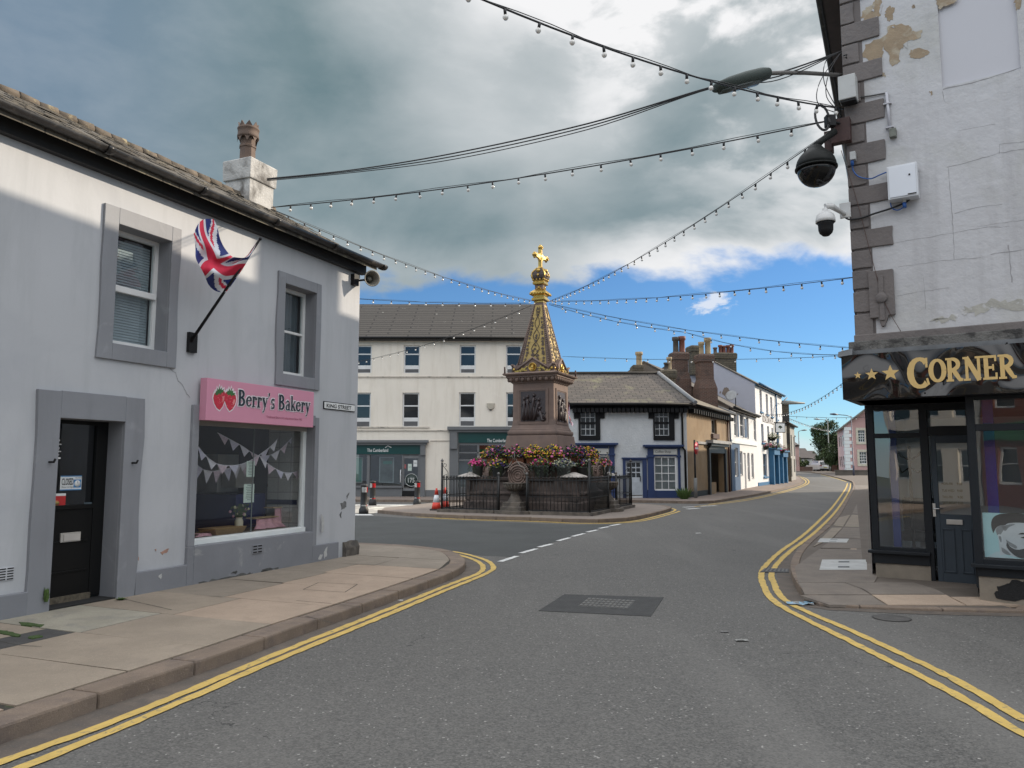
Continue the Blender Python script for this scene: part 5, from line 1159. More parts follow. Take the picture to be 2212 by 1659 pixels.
# the shopfront below: window and door set back, the second window forward
DW = -REC
r1 = FR.rect([(1868, 878), (1983, 873), (2001, 1200), (1888, 1192)], DW); r1 = (r1[0], r1[1], FR.px(1950, 1192, DW)[1], sz0)
rdoor = FR.rect([(2003, 943), (2090, 939), (2118, 1250), (2022, 1240)], DW)
d0_, d1_ = rdoor[0], rdoor[1]
r2a = FR.px(2085, 870, -.02)[0]; r2s = FR.px(2105, 1221, .03)[1]
W2 = -.02
fr_ = MB()
def fb(a0, a1, z0, z1, d, th=.10, m=0): fr_.fbox(FR, a0, a1, z0, z1, d - th, d, m)
g1a = FR.px(1888, 1000, DW)[0] + .0; g1b = FR.px(1990, 1000, DW)[0]
g1a = FR.rect([(1883, 886), (1981, 882), (2001, 1181), (1901, 1179)], DW)
fb(r1[0], g1a[0], .3, sz0, DW); fb(g1a[1], d0_, .1, sz0, DW)
zt1 = FR.px(1932, 936, DW)[1]; zt0 = FR.px(1934, 946, DW)[1]; zb1 = FR.px(1950, 1183, DW)[1]; zs1 = FR.px(1950, 1192, DW)[1]
ztop1 = FR.px(1930, 885, DW)[1]
fb(g1a[0], g1a[1], zt0, zt1, DW - .002); fb(g1a[0], g1a[1], zs1, zb1, DW - .002); fb(g1a[0], g1a[1], ztop1, sz0, DW - .002)
zdh = FR.px(2045, 940, DW)[1]; ztr0 = FR.px(2045, 920, DW)[1]
fb(d0_, d1_, zdh, ztr0, DW - .002); fb(d0_, d1_, FR.px(2045, 886, DW)[1], sz0, DW - .002)
fr_.fbox(FR, r1[0] - .05, g1a[1] + .06, zs1 - .03, zs1 + .01, DW - .05, DW + .10, 0); fr_.fbox(FR, r1[0] + .02, g1a[1] + .05, zs1 - .17, zs1 - .03, DW - .05, DW + .03, 0)
# second window frame
a2 = r2a; a2g = FR.px(2103, 880, W2)[0]; ga = max(a2g, a2 + .09)
zw2 = [FR.px(2150, y, W2)[1] for y in (862, 915, 930, 1209)]
fr_.fbox(FR, a2, ga, .2, sz0, W2 - .12, W2, 0); fr_.fbox(FR, ga, 5.6, zw2[0], sz0, W2 - .1, W2 - .003, 0); fr_.fbox(FR, ga, 5.6, zw2[2], zw2[1], W2 - .1, W2 - .003, 0)
fr_.fbox(FR, ga, 5.6, r2s, zw2[3], W2 - .1, W2 - .003, 0); fr_.fbox(FR, a2 - .04, 5.6, r2s - .02, r2s + .02, W2 - .05, W2 + .10, 0); fr_.fbox(FR, a2 + .02, 5.6, r2s - .13, r2s - .02, W2 - .05, W2 + .03, 0)
fr_.fbox(FR, ga + 2.0, ga + 2.1, r2s, sz0, W2 - .1, W2 - .004, 0)
fr_.face([FR.P(a2 + .01, .1, W2 - .12), FR.P(a2 + .01, .1, DW), FR.P(a2 + .01, sz0, DW), FR.P(a2 + .01, sz0, W2 - .12)], 0)
fr_.build('shopfront_frame', charcoal, t, bevel=.004)
sr = MB(); sr.fbox(FR, r1[0] + .03, g1a[1] + .05, -.05, zs1 - .17, DW - .1, DW + .01, 0); sr.fbox(FR, a2 + .03, 5.6, -.05, r2s - .13, W2 - .1, W2 + .01, 0)
sr.build('stallriser', M('painted_stallriser', (.26, .225, .18), .85, .15, 3, .5, 30, stain=(.15, .13, .11), sscale=3, slo=.55, shi=.7), t)
px_patches(FR, [[(2150, 1282), (2160, 1265), (2185, 1255), (2230, 1252), (2230, 1300), (2150, 1292)]], W2 + .014, 'bitumen_patch', M('bitumen', (.012, .012, .013), .85, .2, 20, .8, 60), t, .02)
for nm, (a_, b_, z_, y_, d_) in {'pane': (g1a[0], g1a[1], zt1, ztop1, DW - .05)}.items(): pass
def pane(a_, b_, z_, y_, d_, m=None, name='pane', parent=t, F=FR):
    g = MB(); g.face([F.P(a_, z_, d_), F.P(b_, z_, d_), F.P(b_, y_, d_), F.P(a_, y_, d_)]); return g.build(name, m or glass_r, parent)
glass_r = M_glass('shopfront_glass', (.84, .90, .92), .15, 0, .03)
pane(g1a[0], g1a[1], zt1, ztop1, DW - .05); pane(g1a[0], g1a[1], zb1, zt0, DW - .05)
pane(d0_ + .04, d1_ - .04, ztr0, FR.px(2045, 886, DW)[1], DW - .05)
pane(ga, ga + 2.0, zw2[1], zw2[0], W2 - .05); pane(ga, ga + 2.0, zw2[3], zw2[2], W2 - .05); pane(ga + 2.1, 5.6, zw2[3], zw2[2], W2 - .05)
# door leaf
dz0 = .10; gl = FR.rect([(2022, 957.8), (2087, 956), (2099, 1114), (2029, 1110)], DW); dm = (d0_ + d1_) / 2
d_ = MB(); D0, D1 = d0_ + .03, d1_ - .02
d_.fbox(FR, D0, gl[0], dz0, zdh, DW - .07, DW - .02, 0); d_.fbox(FR, gl[1], D1, dz0, zdh, DW - .07, DW - .02, 0); d_.fbox(FR, gl[0], gl[1], gl[3], zdh, DW - .07, DW - .021, 0); d_.fbox(FR, gl[0], gl[1], dz0, gl[2], DW - .07, DW - .021, 0)
for (p0, p1) in ((FR.rect([(2033, 1138), (2064, 1220)], DW)), (FR.rect([(2072, 1139), (2102, 1226)], DW))) and [((2033, 1141), (2066, 1222)), ((2074, 1143), (2104, 1228))]:
    r_ = FR.rect([p0, p1], DW); z0_ = dz0 + .14
    for bx in ((r_[0], r_[1], z0_, z0_ + .02), (r_[0], r_[1], r_[3] - .02, r_[3]), (r_[0], r_[0] + .02, z0_, r_[3]), (r_[1] - .02, r_[1], z0_, r_[3])): d_.fbox(FR, *bx, DW - .022, DW - .008, 0)
dl = d_.build('door', blue_grey, t, bevel=.004)
pane(gl[0], gl[1], gl[2], gl[3], DW - .045, None, 'pane', dl)
g = MB(); r_ = FR.rect([(2044, 1122), (2080, 1134)], DW); g.fbox(FR, *r_, DW - .02, DW - .004, 0); g.build('letterbox', M('satin_silver', (.55, .54, .52), .35, .05, 5, metal=.7), dl, bevel=.003)
g = MB(); hx, hz = FR.px(2017, 1100, DW); g.fbox(FR, hx - .012, hx + .022, hz - .10, hz + .08, DW - .02, DW - .008, 0); g.tube([FR.P(hx, hz + .01, DW - .01), FR.P(hx, hz + .01, DW + .04), FR.P(hx + .11, hz + .01, DW + .045)], .009, 0, 8); g.build('handle', steel, dl)
g = MB(); g.fbox(FR, d0_, d1_, -.02, dz0, DW - .1, DW + .02, 0); g.build('threshold', M('grey_sill', (.20, .19, .18), .6, .15, 6), t)
# gilded opening hours on the door glass
gg = M('faint_gold', (.20, .15, .055), .5)
g = MB(); zz = [FR.px(2070, y, DW)[1] for y in (1048, 1063, 1077, 1090)]
for i, z_ in enumerate(zz): text_mesh(g, ('MON-FRI', 'TUE-WED', 'THU-FRI', 'SATURDAY')[i], FR, gl[0] + .04, z_, .035, DW - .044, 0, sx=.7); text_mesh(g, ('9:00', '9:00', '9:00', '9:00')[i], FR, gl[1] - .15, z_, .035, DW - .044, 0, sx=.8)
g.build('opening_hours', gg, dl)
# inside of the shop
rm = MB(); fz = .16; A0, A1, B1 = r1[0] + .03, 5.6, -5.2
wl_m = M('salon_wall', (.70, .71, .72), .8, .04, 1); 
rm.face([FR.P(A0, fz, DW - .1), FR.P(A1, fz, DW - .1), FR.P(A1, fz, B1), FR.P(A0, fz, B1)], 0); rm.face([FR.P(a2 + .02, fz, W2 - .12), FR.P(A1, fz, W2 - .12), FR.P(A1, fz, DW - .1), FR.P(a2 + .02, fz, DW - .1)], 0)
rm.face([FR.P(A0, sz0, W2), FR.P(A1, sz0, W2), FR.P(A1, sz0, B1), FR.P(A0, sz0, B1)], 1); rm.face([FR.P(A0, fz, B1), FR.P(A1, fz, B1), FR.P(A1, sz0, B1), FR.P(A0, sz0, B1)], 2)
rm.face([FR.P(A0, fz, DW - .1), FR.P(A0, fz, B1), FR.P(A0, sz0, B1), FR.P(A0, sz0, DW - .1)], 2); rm.face([FR.P(A1, fz, W2), FR.P(A1, fz, B1), FR.P(A1, sz0, B1), FR.P(A1, sz0, W2)], 2)
rm.build('shop_interior', [M('salon_floor', (.07, .06, .055), .5, .2, 3), M('salon_ceiling', (.30, .30, .30), .9), wl_m], t)
bx = FR.px(1930, 1000, DW - .35); mb = MB(); blue_c = M('blue_column_paint', (.008, .035, .25), .35, .1, 3)
mb.fbox(FR, bx[0] - .05, bx[0] + .05, fz, sz0, DW - .45, DW - .35, 0); bx2 = FR.px(2140, 1000, W2 - .35); mb.fbox(FR, bx2[0] - .06, bx2[0] + .06, zw2[3], sz0, W2 - .46, W2 - .34, 0)
mb.build('blue_column', blue_c, t)
cs = FR.P(FR.px(1965, 1000, DW - .6)[0], fz, DW - .6)
t2 = thing('coat_stand', cs, 'black coat stand with curved hooks inside the corner shop window', 'coat stand'); mb = MB(); mb.tube([cs, cs + Vector((0, 0, 1.78))], .022, 0, 8); mb.build('pole', black_satin, t2)
for i in range(6):
    a_ = i * math.pi / 3; u = Vector((math.cos(a_), math.sin(a_), 0))
    mb = MB(); mb.tube([cs + Vector((0, 0, 1.6)), cs + u * .12 + Vector((0, 0, 1.66)), cs + u * .24 + Vector((0, 0, 1.80))], .012, 0, 6); mb.tube([cs + Vector((0, 0, 1.5)), cs + u * .12 + Vector((0, 0, 1.42)), cs + u * .19 + Vector((0, 0, 1.5))], .010, 0, 6); mb.build('hook', black_satin, t2)
    if i % 2 == 0: mb = MB(); mb.tube([cs + Vector((0, 0, .25)), cs + u * .28], .014, 0, 6); mb.build('foot', black_satin, t2)
cb = FR.P(FR.px(1985, 1000, DW - 1.0)[0], fz, DW - 1.0)
t2 = thing('salon_chair', cb, 'black padded salon chair low behind the corner shop window', 'chair'); mb = MB(); mb.box(cb + Vector((0, 0, .48)), (.55, .5, .14), 0, -33); mb.build('seat', black_satin, t2, bevel=.04)
mb = MB(); mb.box(cb + Vector((.1, .2, .78)), (.5, .1, .5), 0, -33); mb.build('backrest', black_satin, t2, bevel=.03); mb = MB(); mb.tube([cb + Vector((0, 0, .02)), cb + Vector((0, 0, .42))], .04, 0, 10); mb.lathe(cb, [(.26, 0), (.26, .02), (.05, .04), (.04, .05)], 0, 20); mb.build('base', steel, t2)
# portrait poster in the second window: flat printed picture of a man with short dark hair and a beard
PD = W2 - .06
q = FR.rect([(2122, 1110), (2250, 1108), (2250, 1207), (2127.6, 1206)], PD); aP, zP = q[0], q[2]; S = q[3] - q[2]
t2 = thing('portrait_poster', FR.P(aP + .3, zP, PD), 'grey portrait poster of a bearded man with short dark hair in the corner shop window', 'poster')
tones = [M('poster_%s' % n, c, .8, v, s_) for n, c, v, s_ in (('teal', (.42, .62, .62), 0, 1), ('skin', (.60, .60, .60), .08, 9), ('hair', (.016, .016, .017), .3, 60), ('beard', (.055, .053, .053), .3, 60), ('light', (.60, .60, .60), 0, 1), ('mid', (.26, .26, .26), .1, 30), ('shirt', (.52, .62, .62), .05, 9))]
g = MB(); g.fbox(FR, aP, aP + S * 1.35, zP, zP + S, PD - .006, PD - .003, 0); g.build('sheet', tones[0], t2)
pf = lambda x, y: (aP + x * S, zP + (1 - y) * S)    # x, y in units of the poster's height, y down
def layer(pts, m, k, sm=True):
    P3 = [Vector((*p, 0)) for p in pts]; L = smooth_line(P3 + [P3[0]], 4)[:-1] if sm else P3
    g.fpoly(FR, [pf(p.x, p.y) for p in L], PD - .003, PD - .0025 + k * .0006, m)
g = MB(); layer([(.05, 1.0), (.15, .92), (.28, .86), (.5, .98), (.8, 1.0)], 4, 1); layer([(.30, .95), (.28, .55), (.24, .35), (.45, .2), (.9, .22), (1.02, .5), (1.0, .68), (.96, .8), (.7, .97), (.4, .92)], 0, 2)
layer([(.30, .64), (.27, .5), (.33, .48), (.37, .55), (.36, .68), (.32, .70)], 2, 3.5); layer([(.305, .61), (.29, .53), (.33, .52), (.345, .6), (.33, .66)], 1, 4); layer([(.26, .5), (.25, .36), (.34, .28), (.45, .3), (.38, .4), (.33, .48)], 1, 3)
layer([(.80, .56), (.86, .5), (.9, .62), (.88, .70), (.82, .68)], 1, 3); layer([(.42, .58), (.5, .64), (.62, .72), (.6, .78), (.47, .7)], 1, 3); layer([(.36, .3), (.5, .25), (.62, .24), (.5, .31), (.42, .4)], 1, 3); layer([(.33, .76), (.42, .82), (.5, .92), (.42, .92), (.34, .86)], 1, 3)
g.build('head', [tones[1], tones[5], tones[4], tones[3], tones[6]], t2)
g = MB(); layer([(.19, .46), (.16, .28), (.2, .12), (.32, .03), (.5, .0), (.75, .0), (.95, .05), (1.08, .2), (1.02, .28), (.9, .22), (.7, .20), (.5, .22), (.42, .27), (.33, .28), (.25, .34)], 0, 5); g.build('hair', tones[2], t2)
g = MB(); layer([(.44, .64), (.5, .74), (.62, .80), (.78, .76), (.9, .70), (1.02, .74), (1.0, .84), (.92, .93), (.78, .99), (.62, .96), (.5, .86), (.43, .74)], 0, 5); layer([(.8, .74), (.9, .71), (.99, .74), (.98, .76), (.88, .75)], 0, 6); g.build('beard', tones[3], t2)
g = MB(); layer([(.66, .46), (.74, .42), (.86, .44), (.9, .47), (.78, .46)], 0, 5.5); layer([(.70, .53), (.78, .505), (.87, .53), (.79, .55)], 0, 5.5); layer([(.95, .5), (1.0, .6), (1.05, .66), (.97, .67), (.93, .64), (.96, .6)], 1, 5.3); layer([(.86, .79), (.95, .775), (1.03, .79), (.95, .815)], 1, 6.5); g.build('features', [tones[2], tones[5]], t2)
# tufts at the foot of walls
leaf_g = M('weed_green', (.10, .17, .04), .8, .25, 30)
def tuft(name, c, n, r_, h, lab, seed, grp=None):
    rd = random.Random(seed); mb = MB(); c = Vector(c)
    for i in range(n):
        a = rd.uniform(0, 6.28); l = rd.uniform(.3, 1) * h; o = Vector((math.cos(a), math.sin(a), 0)); b_ = c + o * rd.uniform(0, r_ * .5); tip = b_ + o * r_ * rd.uniform(.3, 1) + Vector((0, 0, l)); w = Vector((-o.y, o.x, 0)) * .006 * (1 + h * 5)
        mb.face([b_ - w, b_ + w, b_.lerp(tip, .6) + w * 1.3 + Vector((0, 0, l * .1)), tip, b_.lerp(tip, .6) - w * 1.3 + Vector((0, 0, l * .1))], 0)
    return mb.build(name, leaf_g, **tagd(lab, 'weed', grp))
tuft('weed_tuft', P(2127, 1283, .117), 60, .04, .07, 'small round green weed at the foot of the corner shop wall', 1)
tuft('weed_tuft', FL.P(*FL.px(98, 1300, .06), .07) * 1.0, 34, .03, .16, 'tall weed growing by the left jamb of the bakery door', 2)
tuft('weed_tuft', P(262, 1296, .117), 50, .06, .03, 'low mossy weeds at the right foot of the bakery doorway', 3)

# fittings on the corner building
def fbx(name, p0, p1, d0, d1, m, lab, cat, bevel=.01, group=None):
    q = FR.rect([p0, p1], d1); g = MB(); g.fbox(FR, q[0], q[1], q[2], q[3], d0, d1, 0); t2 = thing(name, FR.P((q[0] + q[1]) / 2, q[2], d0), lab, cat, group); g.build('case', m, t2, bevel=bevel); return t2, q
grey_box = M('grey_plastic', (.50, .51, .50), .5, .06, 4, stain=(.38, .39, .38), sscale=4, slo=.55, shi=.7)
t2, q = fbx('junction_box', (1809, 166), (1849, 208), .05, .26, grey_box, 'pale grey plastic junction box high on the quoins under the lamp arm', 'junction box')
g = MB(); g.fbox(FR, q[0] + .02, q[1] - .01, q[2] - .03, q[2], .08, .24, 0); g.build('gland_plate', black_satin, t2)
t2, q = fbx('control_cabinet', (1915, 361), (1984, 421), .02, .20, M('white_enamel', (.66, .68, .71), .25, .03, 2), 'white steel control cabinet with blue cables on the corner building wall', 'cabinet', .006)
g = MB(); g.fbox(FR, q[0] + .02, q[1] - .02, q[2] + .02, q[3] - .02, .20, .212, 0); g.build('door', M('white_enamel_door', (.70, .73, .78), .12, .02, 2, coat=.5), t2, bevel=.004)
g = MB(); g.lathe(FR.P(q[1] - .09, q[3] - .16, .212), [(.012, 0), (.012, .01), (.0001, .012)], 0, 8, axis=FR.N); g.fbox(FR, q[1] - .12, q[1] - .02, q[2] + .025, q[2] + .04, .212, .214, 0); g.build('lock', black_satin, t2)
blue_cab = M('blue_cable', (.02, .10, .35), .4); blk_cab = M('black_cable', (.012, .012, .014), .5)
g = MB(); p = FR.P(*FR.px(1953, 428, .1), .1); g.tube([p + Vector((0, 0, .05)), p - Vector((0, 0, .06))], .022, 0, 10); g.tube([p - Vector((0, 0, .06)), p - Vector((0, 0, .13))], .024, 1, 10); g.build('connector', [grey_box, blue_cab], t2)
W = lambda x, y, d=.06: FR.P(*FR.px(x, y, d), d)
def cable(name, pts, r_, m, lab, cat='cable', group=None, n=6):
    L = []; pts = [Vector(p) for p in pts]
    for i in range(len(pts) - 1):
        p0, p1, p2, p3 = pts[max(i - 1, 0)], pts[i], pts[i + 1], pts[min(i + 2, len(pts) - 1)]
        for k in range(n): 
            u = k / n; L.append(.5 * ((2 * p1) + (p2 - p0) * u + (2 * p0 - 5 * p1 + 4 * p2 - p3) * u * u + (3 * p1 - p0 - 3 * p2 + p3) * u ** 3))
    L.append(pts[-1]); g = MB(); g.tube(L, r_, 0, 6); return g.build(name, m, **tagd(lab, cat, group))
cable('blue_cable', [W(1841, 358), W(1844, 370), W(1856, 382), W(1880, 386), W(1900, 378), W(1915, 372)], .009, blue_cab, 'blue cable sagging from a small plug socket to the white cabinet')
cable('blue_cable', [W(1953, 436, .1), W(1950, 448), W(1938, 454), W(1926, 448), W(1923, 430), W(1921, 418)], .008, blue_cab, 'blue cable looped beneath the white control cabinet')
cable('black_cable', [W(1970, 408), W(1968, 424), W(1958, 436), W(1925, 450), W(1890, 461), W(1860, 471), W(1835, 474), W(1824, 468)], .013, blk_cab, 'thick black cable running from the cabinet to the white dome camera')
cable('stay_wire', [W(1817, 325, .06), W(1850, 430, .055), W(1880, 545, .055), W(1910, 650, .07), W(1946, 716, .03)], .004, M('rust_wire', (.09, .05, .04), .7), 'thin rusty wire slanting down across the quoins', 'wire')
t2, q = fbx('plug_socket', (1835, 328), (1848, 343), .05, .14, grey_box, 'small cream plug box with a blue connector on the quoins', 'socket', .006); g = MB(); p = W(1841, 350, .1); g.tube([p + Vector((0, 0, .06)), p - Vector((0, 0, .05))], .022, 0, 10); g.build('plug', blue_cab, t2)
t2, q = fbx('cable_box', (1920, 278), (1936, 293), .0, .09, M('mossy_grey_box', (.20, .21, .18), .7, .2, 20), 'small grimy square box at the foot of a white conduit', 'junction box', .006)
cable('conduit', [W(1853, 211, .02), W(1880, 207, .02), W(1914, 201, .02)], .010, M('thin_pipe_dark', (.10, .10, .10), .6), 'thin dark pipe running sideways to the top of the white conduit', 'pipe', None, 1)
g = MB(); g.tube([W(1915, 200, .025), W(1923, 286, .025)], .020, 0, 8); 
for y_ in (224, 276): g.fbox(FR, FR.px(1917 + (y_ - 224) * .09, y_, .03)[0] - .05, FR.px(1917 + (y_ - 224) * .09, y_, .03)[0] + .05, FR.px(1917, y_, .03)[1] - .008, FR.px(1917, y_, .03)[1] + .008, .0, .05, 0)
g.build('conduit', M('white_conduit', (.52, .52, .56), .5), **tagd('white vertical conduit pipe on the upper wall above the grimy box', 'pipe'))
t2 = thing('wall_hook', W(1827, 120, .05), 'small black shackle fixed to an upper quoin stone', 'hook'); g = MB(); g.tube([W(1822, 120, .05), W(1829, 118, .12), W(1829, 126, .12), W(1826, 124, .1)], .010, 0, 6); g.build('shackle', black_satin, t2)
# big black dome camera on its swan-neck
cc = D(1763, 362, 10.0); rD_ = 43 / 1661 * 10.1
t2 = thing('dome_camera', cc - Vector((0, 0, rD_)), 'large black dome security camera on a slanted arm from the building corner', 'security camera')
dirt_black = M('camera_black', (.011, .013, .012), .5, .2, 8, spec=.22, stain=(.10, .10, .09), sscale=9, slo=.66, shi=.74)
g = MB(); g.lathe(cc, [(rD_ * math.cos(a), rD_ * math.sin(a)) for a in [R(x) for x in (0, 12, 24, 36, 48, 58)]] + [(rD_ * .40, rD_ * 1.0), (rD_ * .30, rD_ * 1.14), (.001, rD_ * 1.16)], 0, 32); g.lathe(cc, [(rD_, 0), (rD_ * 1.04, .0), (rD_ * 1.04, -.022), (rD_ * .96, -.024)], 0, 32); g.build('housing', dirt_black, t2)
g = MB(); g.lathe(cc, [(rD_ * .95 * math.cos(a), rD_ * .95 * math.sin(a) - .02) for a in [R(x) for x in (0, -12, -25, -38, -50, -62, -75, -89.9)]], 0, 32); g.build('smoked_dome', M('smoked_dome', (.006, .006, .006), .08, 0, 1, spec=.35), t2)
top_ = cc + Vector((0, 0, rD_ * 1.1)); bk_ = D(1803, 284, 10.05); g = MB(); g.tube([top_, top_.lerp(bk_, .3) + Vector((.02, 0, .03)), bk_], [.045, .042, .05], 0, 12); g.build('arm', dirt_black, t2)
g = MB(); rr = FR.rect([(1811, 258), (1838, 303)], .14); g.fbox(FR, rr[0] - .10, rr[1], rr[2], rr[3], .045, .17, 0); g.fbox(FR, rr[0] - .2, rr[0] - .1, rr[2] - .08, rr[3] - .12, -.02, .12, 0); g.build('bracket_box', M('rusty_maroon', (.065, .028, .024), .6, .25, 10, .3, 50), t2, bevel=.006)
# white dome camera below it
cc = D(1783, 474, 9.9); r_ = 20 / 1661 * 10
t2 = thing('turret_camera', cc, 'white security camera with black lens dome below the large black one', 'security camera')
g = MB(); g.lathe(cc, [(r_ * 1.04, -r_ * .35), (r_ * 1.03, 0), (r_ * .9, r_ * .5), (r_ * .55, r_ * .85), (r_ * .3, r_ * .95), (r_ * .28, r_ * 1.25), (.001, r_ * 1.27)], 0, 24); g.build('hood', M('camera_white', (.62, .62, .61), .35, .03, 4), t2)
g = MB(); g.lathe(cc, [(r_ * .96, -r_ * .33), (r_ * .80, -r_ * .6), (r_ * .78, -r_ * 1.2), (r_ * .66, -r_ * 1.55), (r_ * .35, -r_ * 1.85), (.001, -r_ * 1.92)], 0, 24); g.build('lens_dome', black_satin, t2)
g = MB(); p1 = D(1783, 450, 9.9); g.tube([cc + Vector((0, 0, r_ * 1.2)), p1 + Vector((0, 0, .03)), p1 + Vector((.08, 0, .03)), W(1824, 462, .08)], [.035, .038, .04, .03], 0, 10); rr = FR.rect([(1813, 440), (1838, 468)], .08); g.fbox(FR, rr[0], rr[1], rr[2], rr[3], .045, .085, 0); g.build('bracket', MATS['camera_white'], t2, bevel=.004)
# street lamp on its bracket arm
lh = [D(1543, 186, 9.6), D(1660, 158, 9.9)]; ax_ = (lh[1] - lh[0]).normalized(); side = ax_.cross(Vector((0, 0, 1))).normalized(); up = side.cross(ax_)
t2 = thing('street_lamp', D(1803, 158, 10.4), 'grey street lamp head on a curved arm reaching from the corner building', 'street lamp')
g = MB(); rings = []; Ln = (lh[1] - lh[0]).length
for u, w, h0, h1 in ((-.005, .04, -.045, .005), (.02, .10, -.085, .03), (.25, .14, -.115, .065), (.55, .15, -.11, .085), (.85, .125, -.09, .09), (.97, .10, -.08, .07), (1.0, .04, -.03, .03)):
    c_ = lh[0] + ax_ * (Ln * u); rings.append([c_ + side * (w * math.cos(x)) + up * ((h1 if math.sin(x) > 0 else -h0) * math.sin(x)) for x in [2 * math.pi * k / 16 for k in range(16)]])
g.ring(rings, 0, True); g.build('lamp_head', M('lamp_green_grey', (.055, .07, .063), .6, .1, 3, spec=.3), t2)
g = MB(); rings = []
for u, w in ((.06, .05), (.25, .095), (.55, .10), (.74, .08)):
    c_ = lh[0] + ax_ * (Ln * u) - up * .08; rings.append([c_ + side * (w * math.cos(x)) + up * (.04 * min(math.sin(x), 0) - .003) for x in [2 * math.pi * k / 16 for k in range(16)]])
g.ring(rings, 0, True); g.build('lens', M('lamp_lens', (.07, .085, .08), .3, .1, 3), t2)
g = MB(); e_ = FR.P(-.02, D(1803, 158, 10.3).z, .0); m1 = D(1690, 157, 10.0); g.tube([lh[1] - ax_ * .03, m1, D(1740, 157.5, 10.2), e_ + Vector((.1, 0.1, 0))], .028, 0, 10); g.build('arm', M('arm_grey', (.17, .16, .15), .5, .15, 6), t2)
# ------------------------------------------------------------------ the fountain monument
MC = Vector((1.04, 27.6, .105)); MDEG = -23 - 0          # front face turned a little to the left of the camera
FMs = [Frame(MC.x, MC.y, MDEG + 90 * k) for k in range(4)]   # centred frames: a along the face, d outwards from the axis
stone_m = M('brown_monument_stone', (.20, .138, .112), .8, .14, 1.6, .4, 30, stain=(.13, .093, .08), sscale=2.2, slo=.45, shi=.7)
stone_lo = M('grimy_basin_stone', (.125, .095, .082), .85, .2, 2, .5, 30, stain=(.03, .026, .024), sscale=2.2, slo=.46, shi=.66)
stone_bowl = M('bowl_stone', (.16, .135, .11), .85, .2, 4, .5, 30, stain=(.07, .06, .052), sscale=4, slo=.45, shi=.65)
bronze = M('dark_bronze_relief', (.042, .026, .026), .42, .2, 14, .3, 60, spec=.6)
goldm = M('gilding', (.58, .39, .11), .32, .15, 14, .35, 50, metal=.85)
goldd = M('old_gilding', (.36, .26, .09), .45, .2, 14, .3, 50, metal=.45)
zD = lambda Y, y=27.6: D(1166, Y, y).z - MC.z
t = thing('fountain_monument', MC, 'tall brown stone memorial fountain with gilded spire and cross on the traffic island', 'monument')
def sq(mb, prof, m=0): mb.square(MC, prof, m, MDEG)
Zb = [zD(y) for y in (1104, 1031, 1026, 960, 941, 931, 925, 915)]
zcop = 1.17
mb = MB(); sq(mb, [(2.06, 0), (2.06, .34), (1.97, .38), (1.97, .56), (2.01, .60), (2.01, .66), (1.90, .70), (1.90, 1.02), (2.0, 1.06), (2.04, zcop), (1.72, zcop), (1.70, .9)])
bs = mb.build('basin', stone_lo, t, bevel=.015)
for F_ in FMs:
    for s_ in (-1, 1):
        mb = MB(); a = s_ * 1.62; mb.fbox(F_, a - .40, a + .40, .40 + MC.z, 1.10 + MC.z, 1.85, 1.99, 0)
        mb.fbox(F_, a - .30, a + .30, 1.2 + MC.z, 1.215 + MC.z, 1.7, 2.1, 0)
        mb.fbox(F_, a - .16, a + .16, .74 + MC.z, .76 + MC.z, 1.99, 2.01, 0); mb.fbox(F_, a - .16, a + .16, 1.0 + MC.z, 1.02 + MC.z, 1.99, 2.01, 0); mb.fbox(F_, a - .16, a - .14, .76 + MC.z, 1.0 + MC.z, 1.99, 2.01, 0); mb.fbox(F_, a + .14, a + .16, .76 + MC.z, 1.0 + MC.z, 1.99, 2.01, 0)
    mb.build('basin_pier', stone_lo, bs, bevel=.01)
for F_ in FMs:
    mb = MB(); c_ = F_.P(-1.85, 0, 1.85); mb.square((c_.x, c_.y, MC.z), [(.36, zcop + .012), (.33, zcop + .05), (.06, zcop + .16), (.001, zcop + .17)], 0, MDEG)
    mb.build('corner_cap', M('pale_cap_stone', (.46, .42, .38), .8, .15, 4, stain=(.2, .18, .16), sscale=5, slo=.55, shi=.7), bs)
mb = MB(); sq(mb, [(1.34, .5), (1.34, 1.75), (1.25, 1.80), (1.22, 1.98), (1.02, 2.06), (.99, 2.2), (.97, zD(958)), (.94, zD(945)), (.93, zD(942))]); mb.build('drum', stone_m, t, bevel=.01)
zp0, zp1 = zD(927), zD(832)
prof = [(.90, zD(941))] + [(.86 + .06 * math.sin(x), zD(936.5) - .09 * math.cos(x)) for x in [math.pi * k / 8 for k in range(9)]] + [(.855, zD(929)), (.83, zp0), (.79, zp0 + .10), (.77, zp0 + .30), (.765, zp1)]
mb = MB(); sq(mb, prof); pd_ = mb.build('pedestal', stone_m, t, bevel=.006)
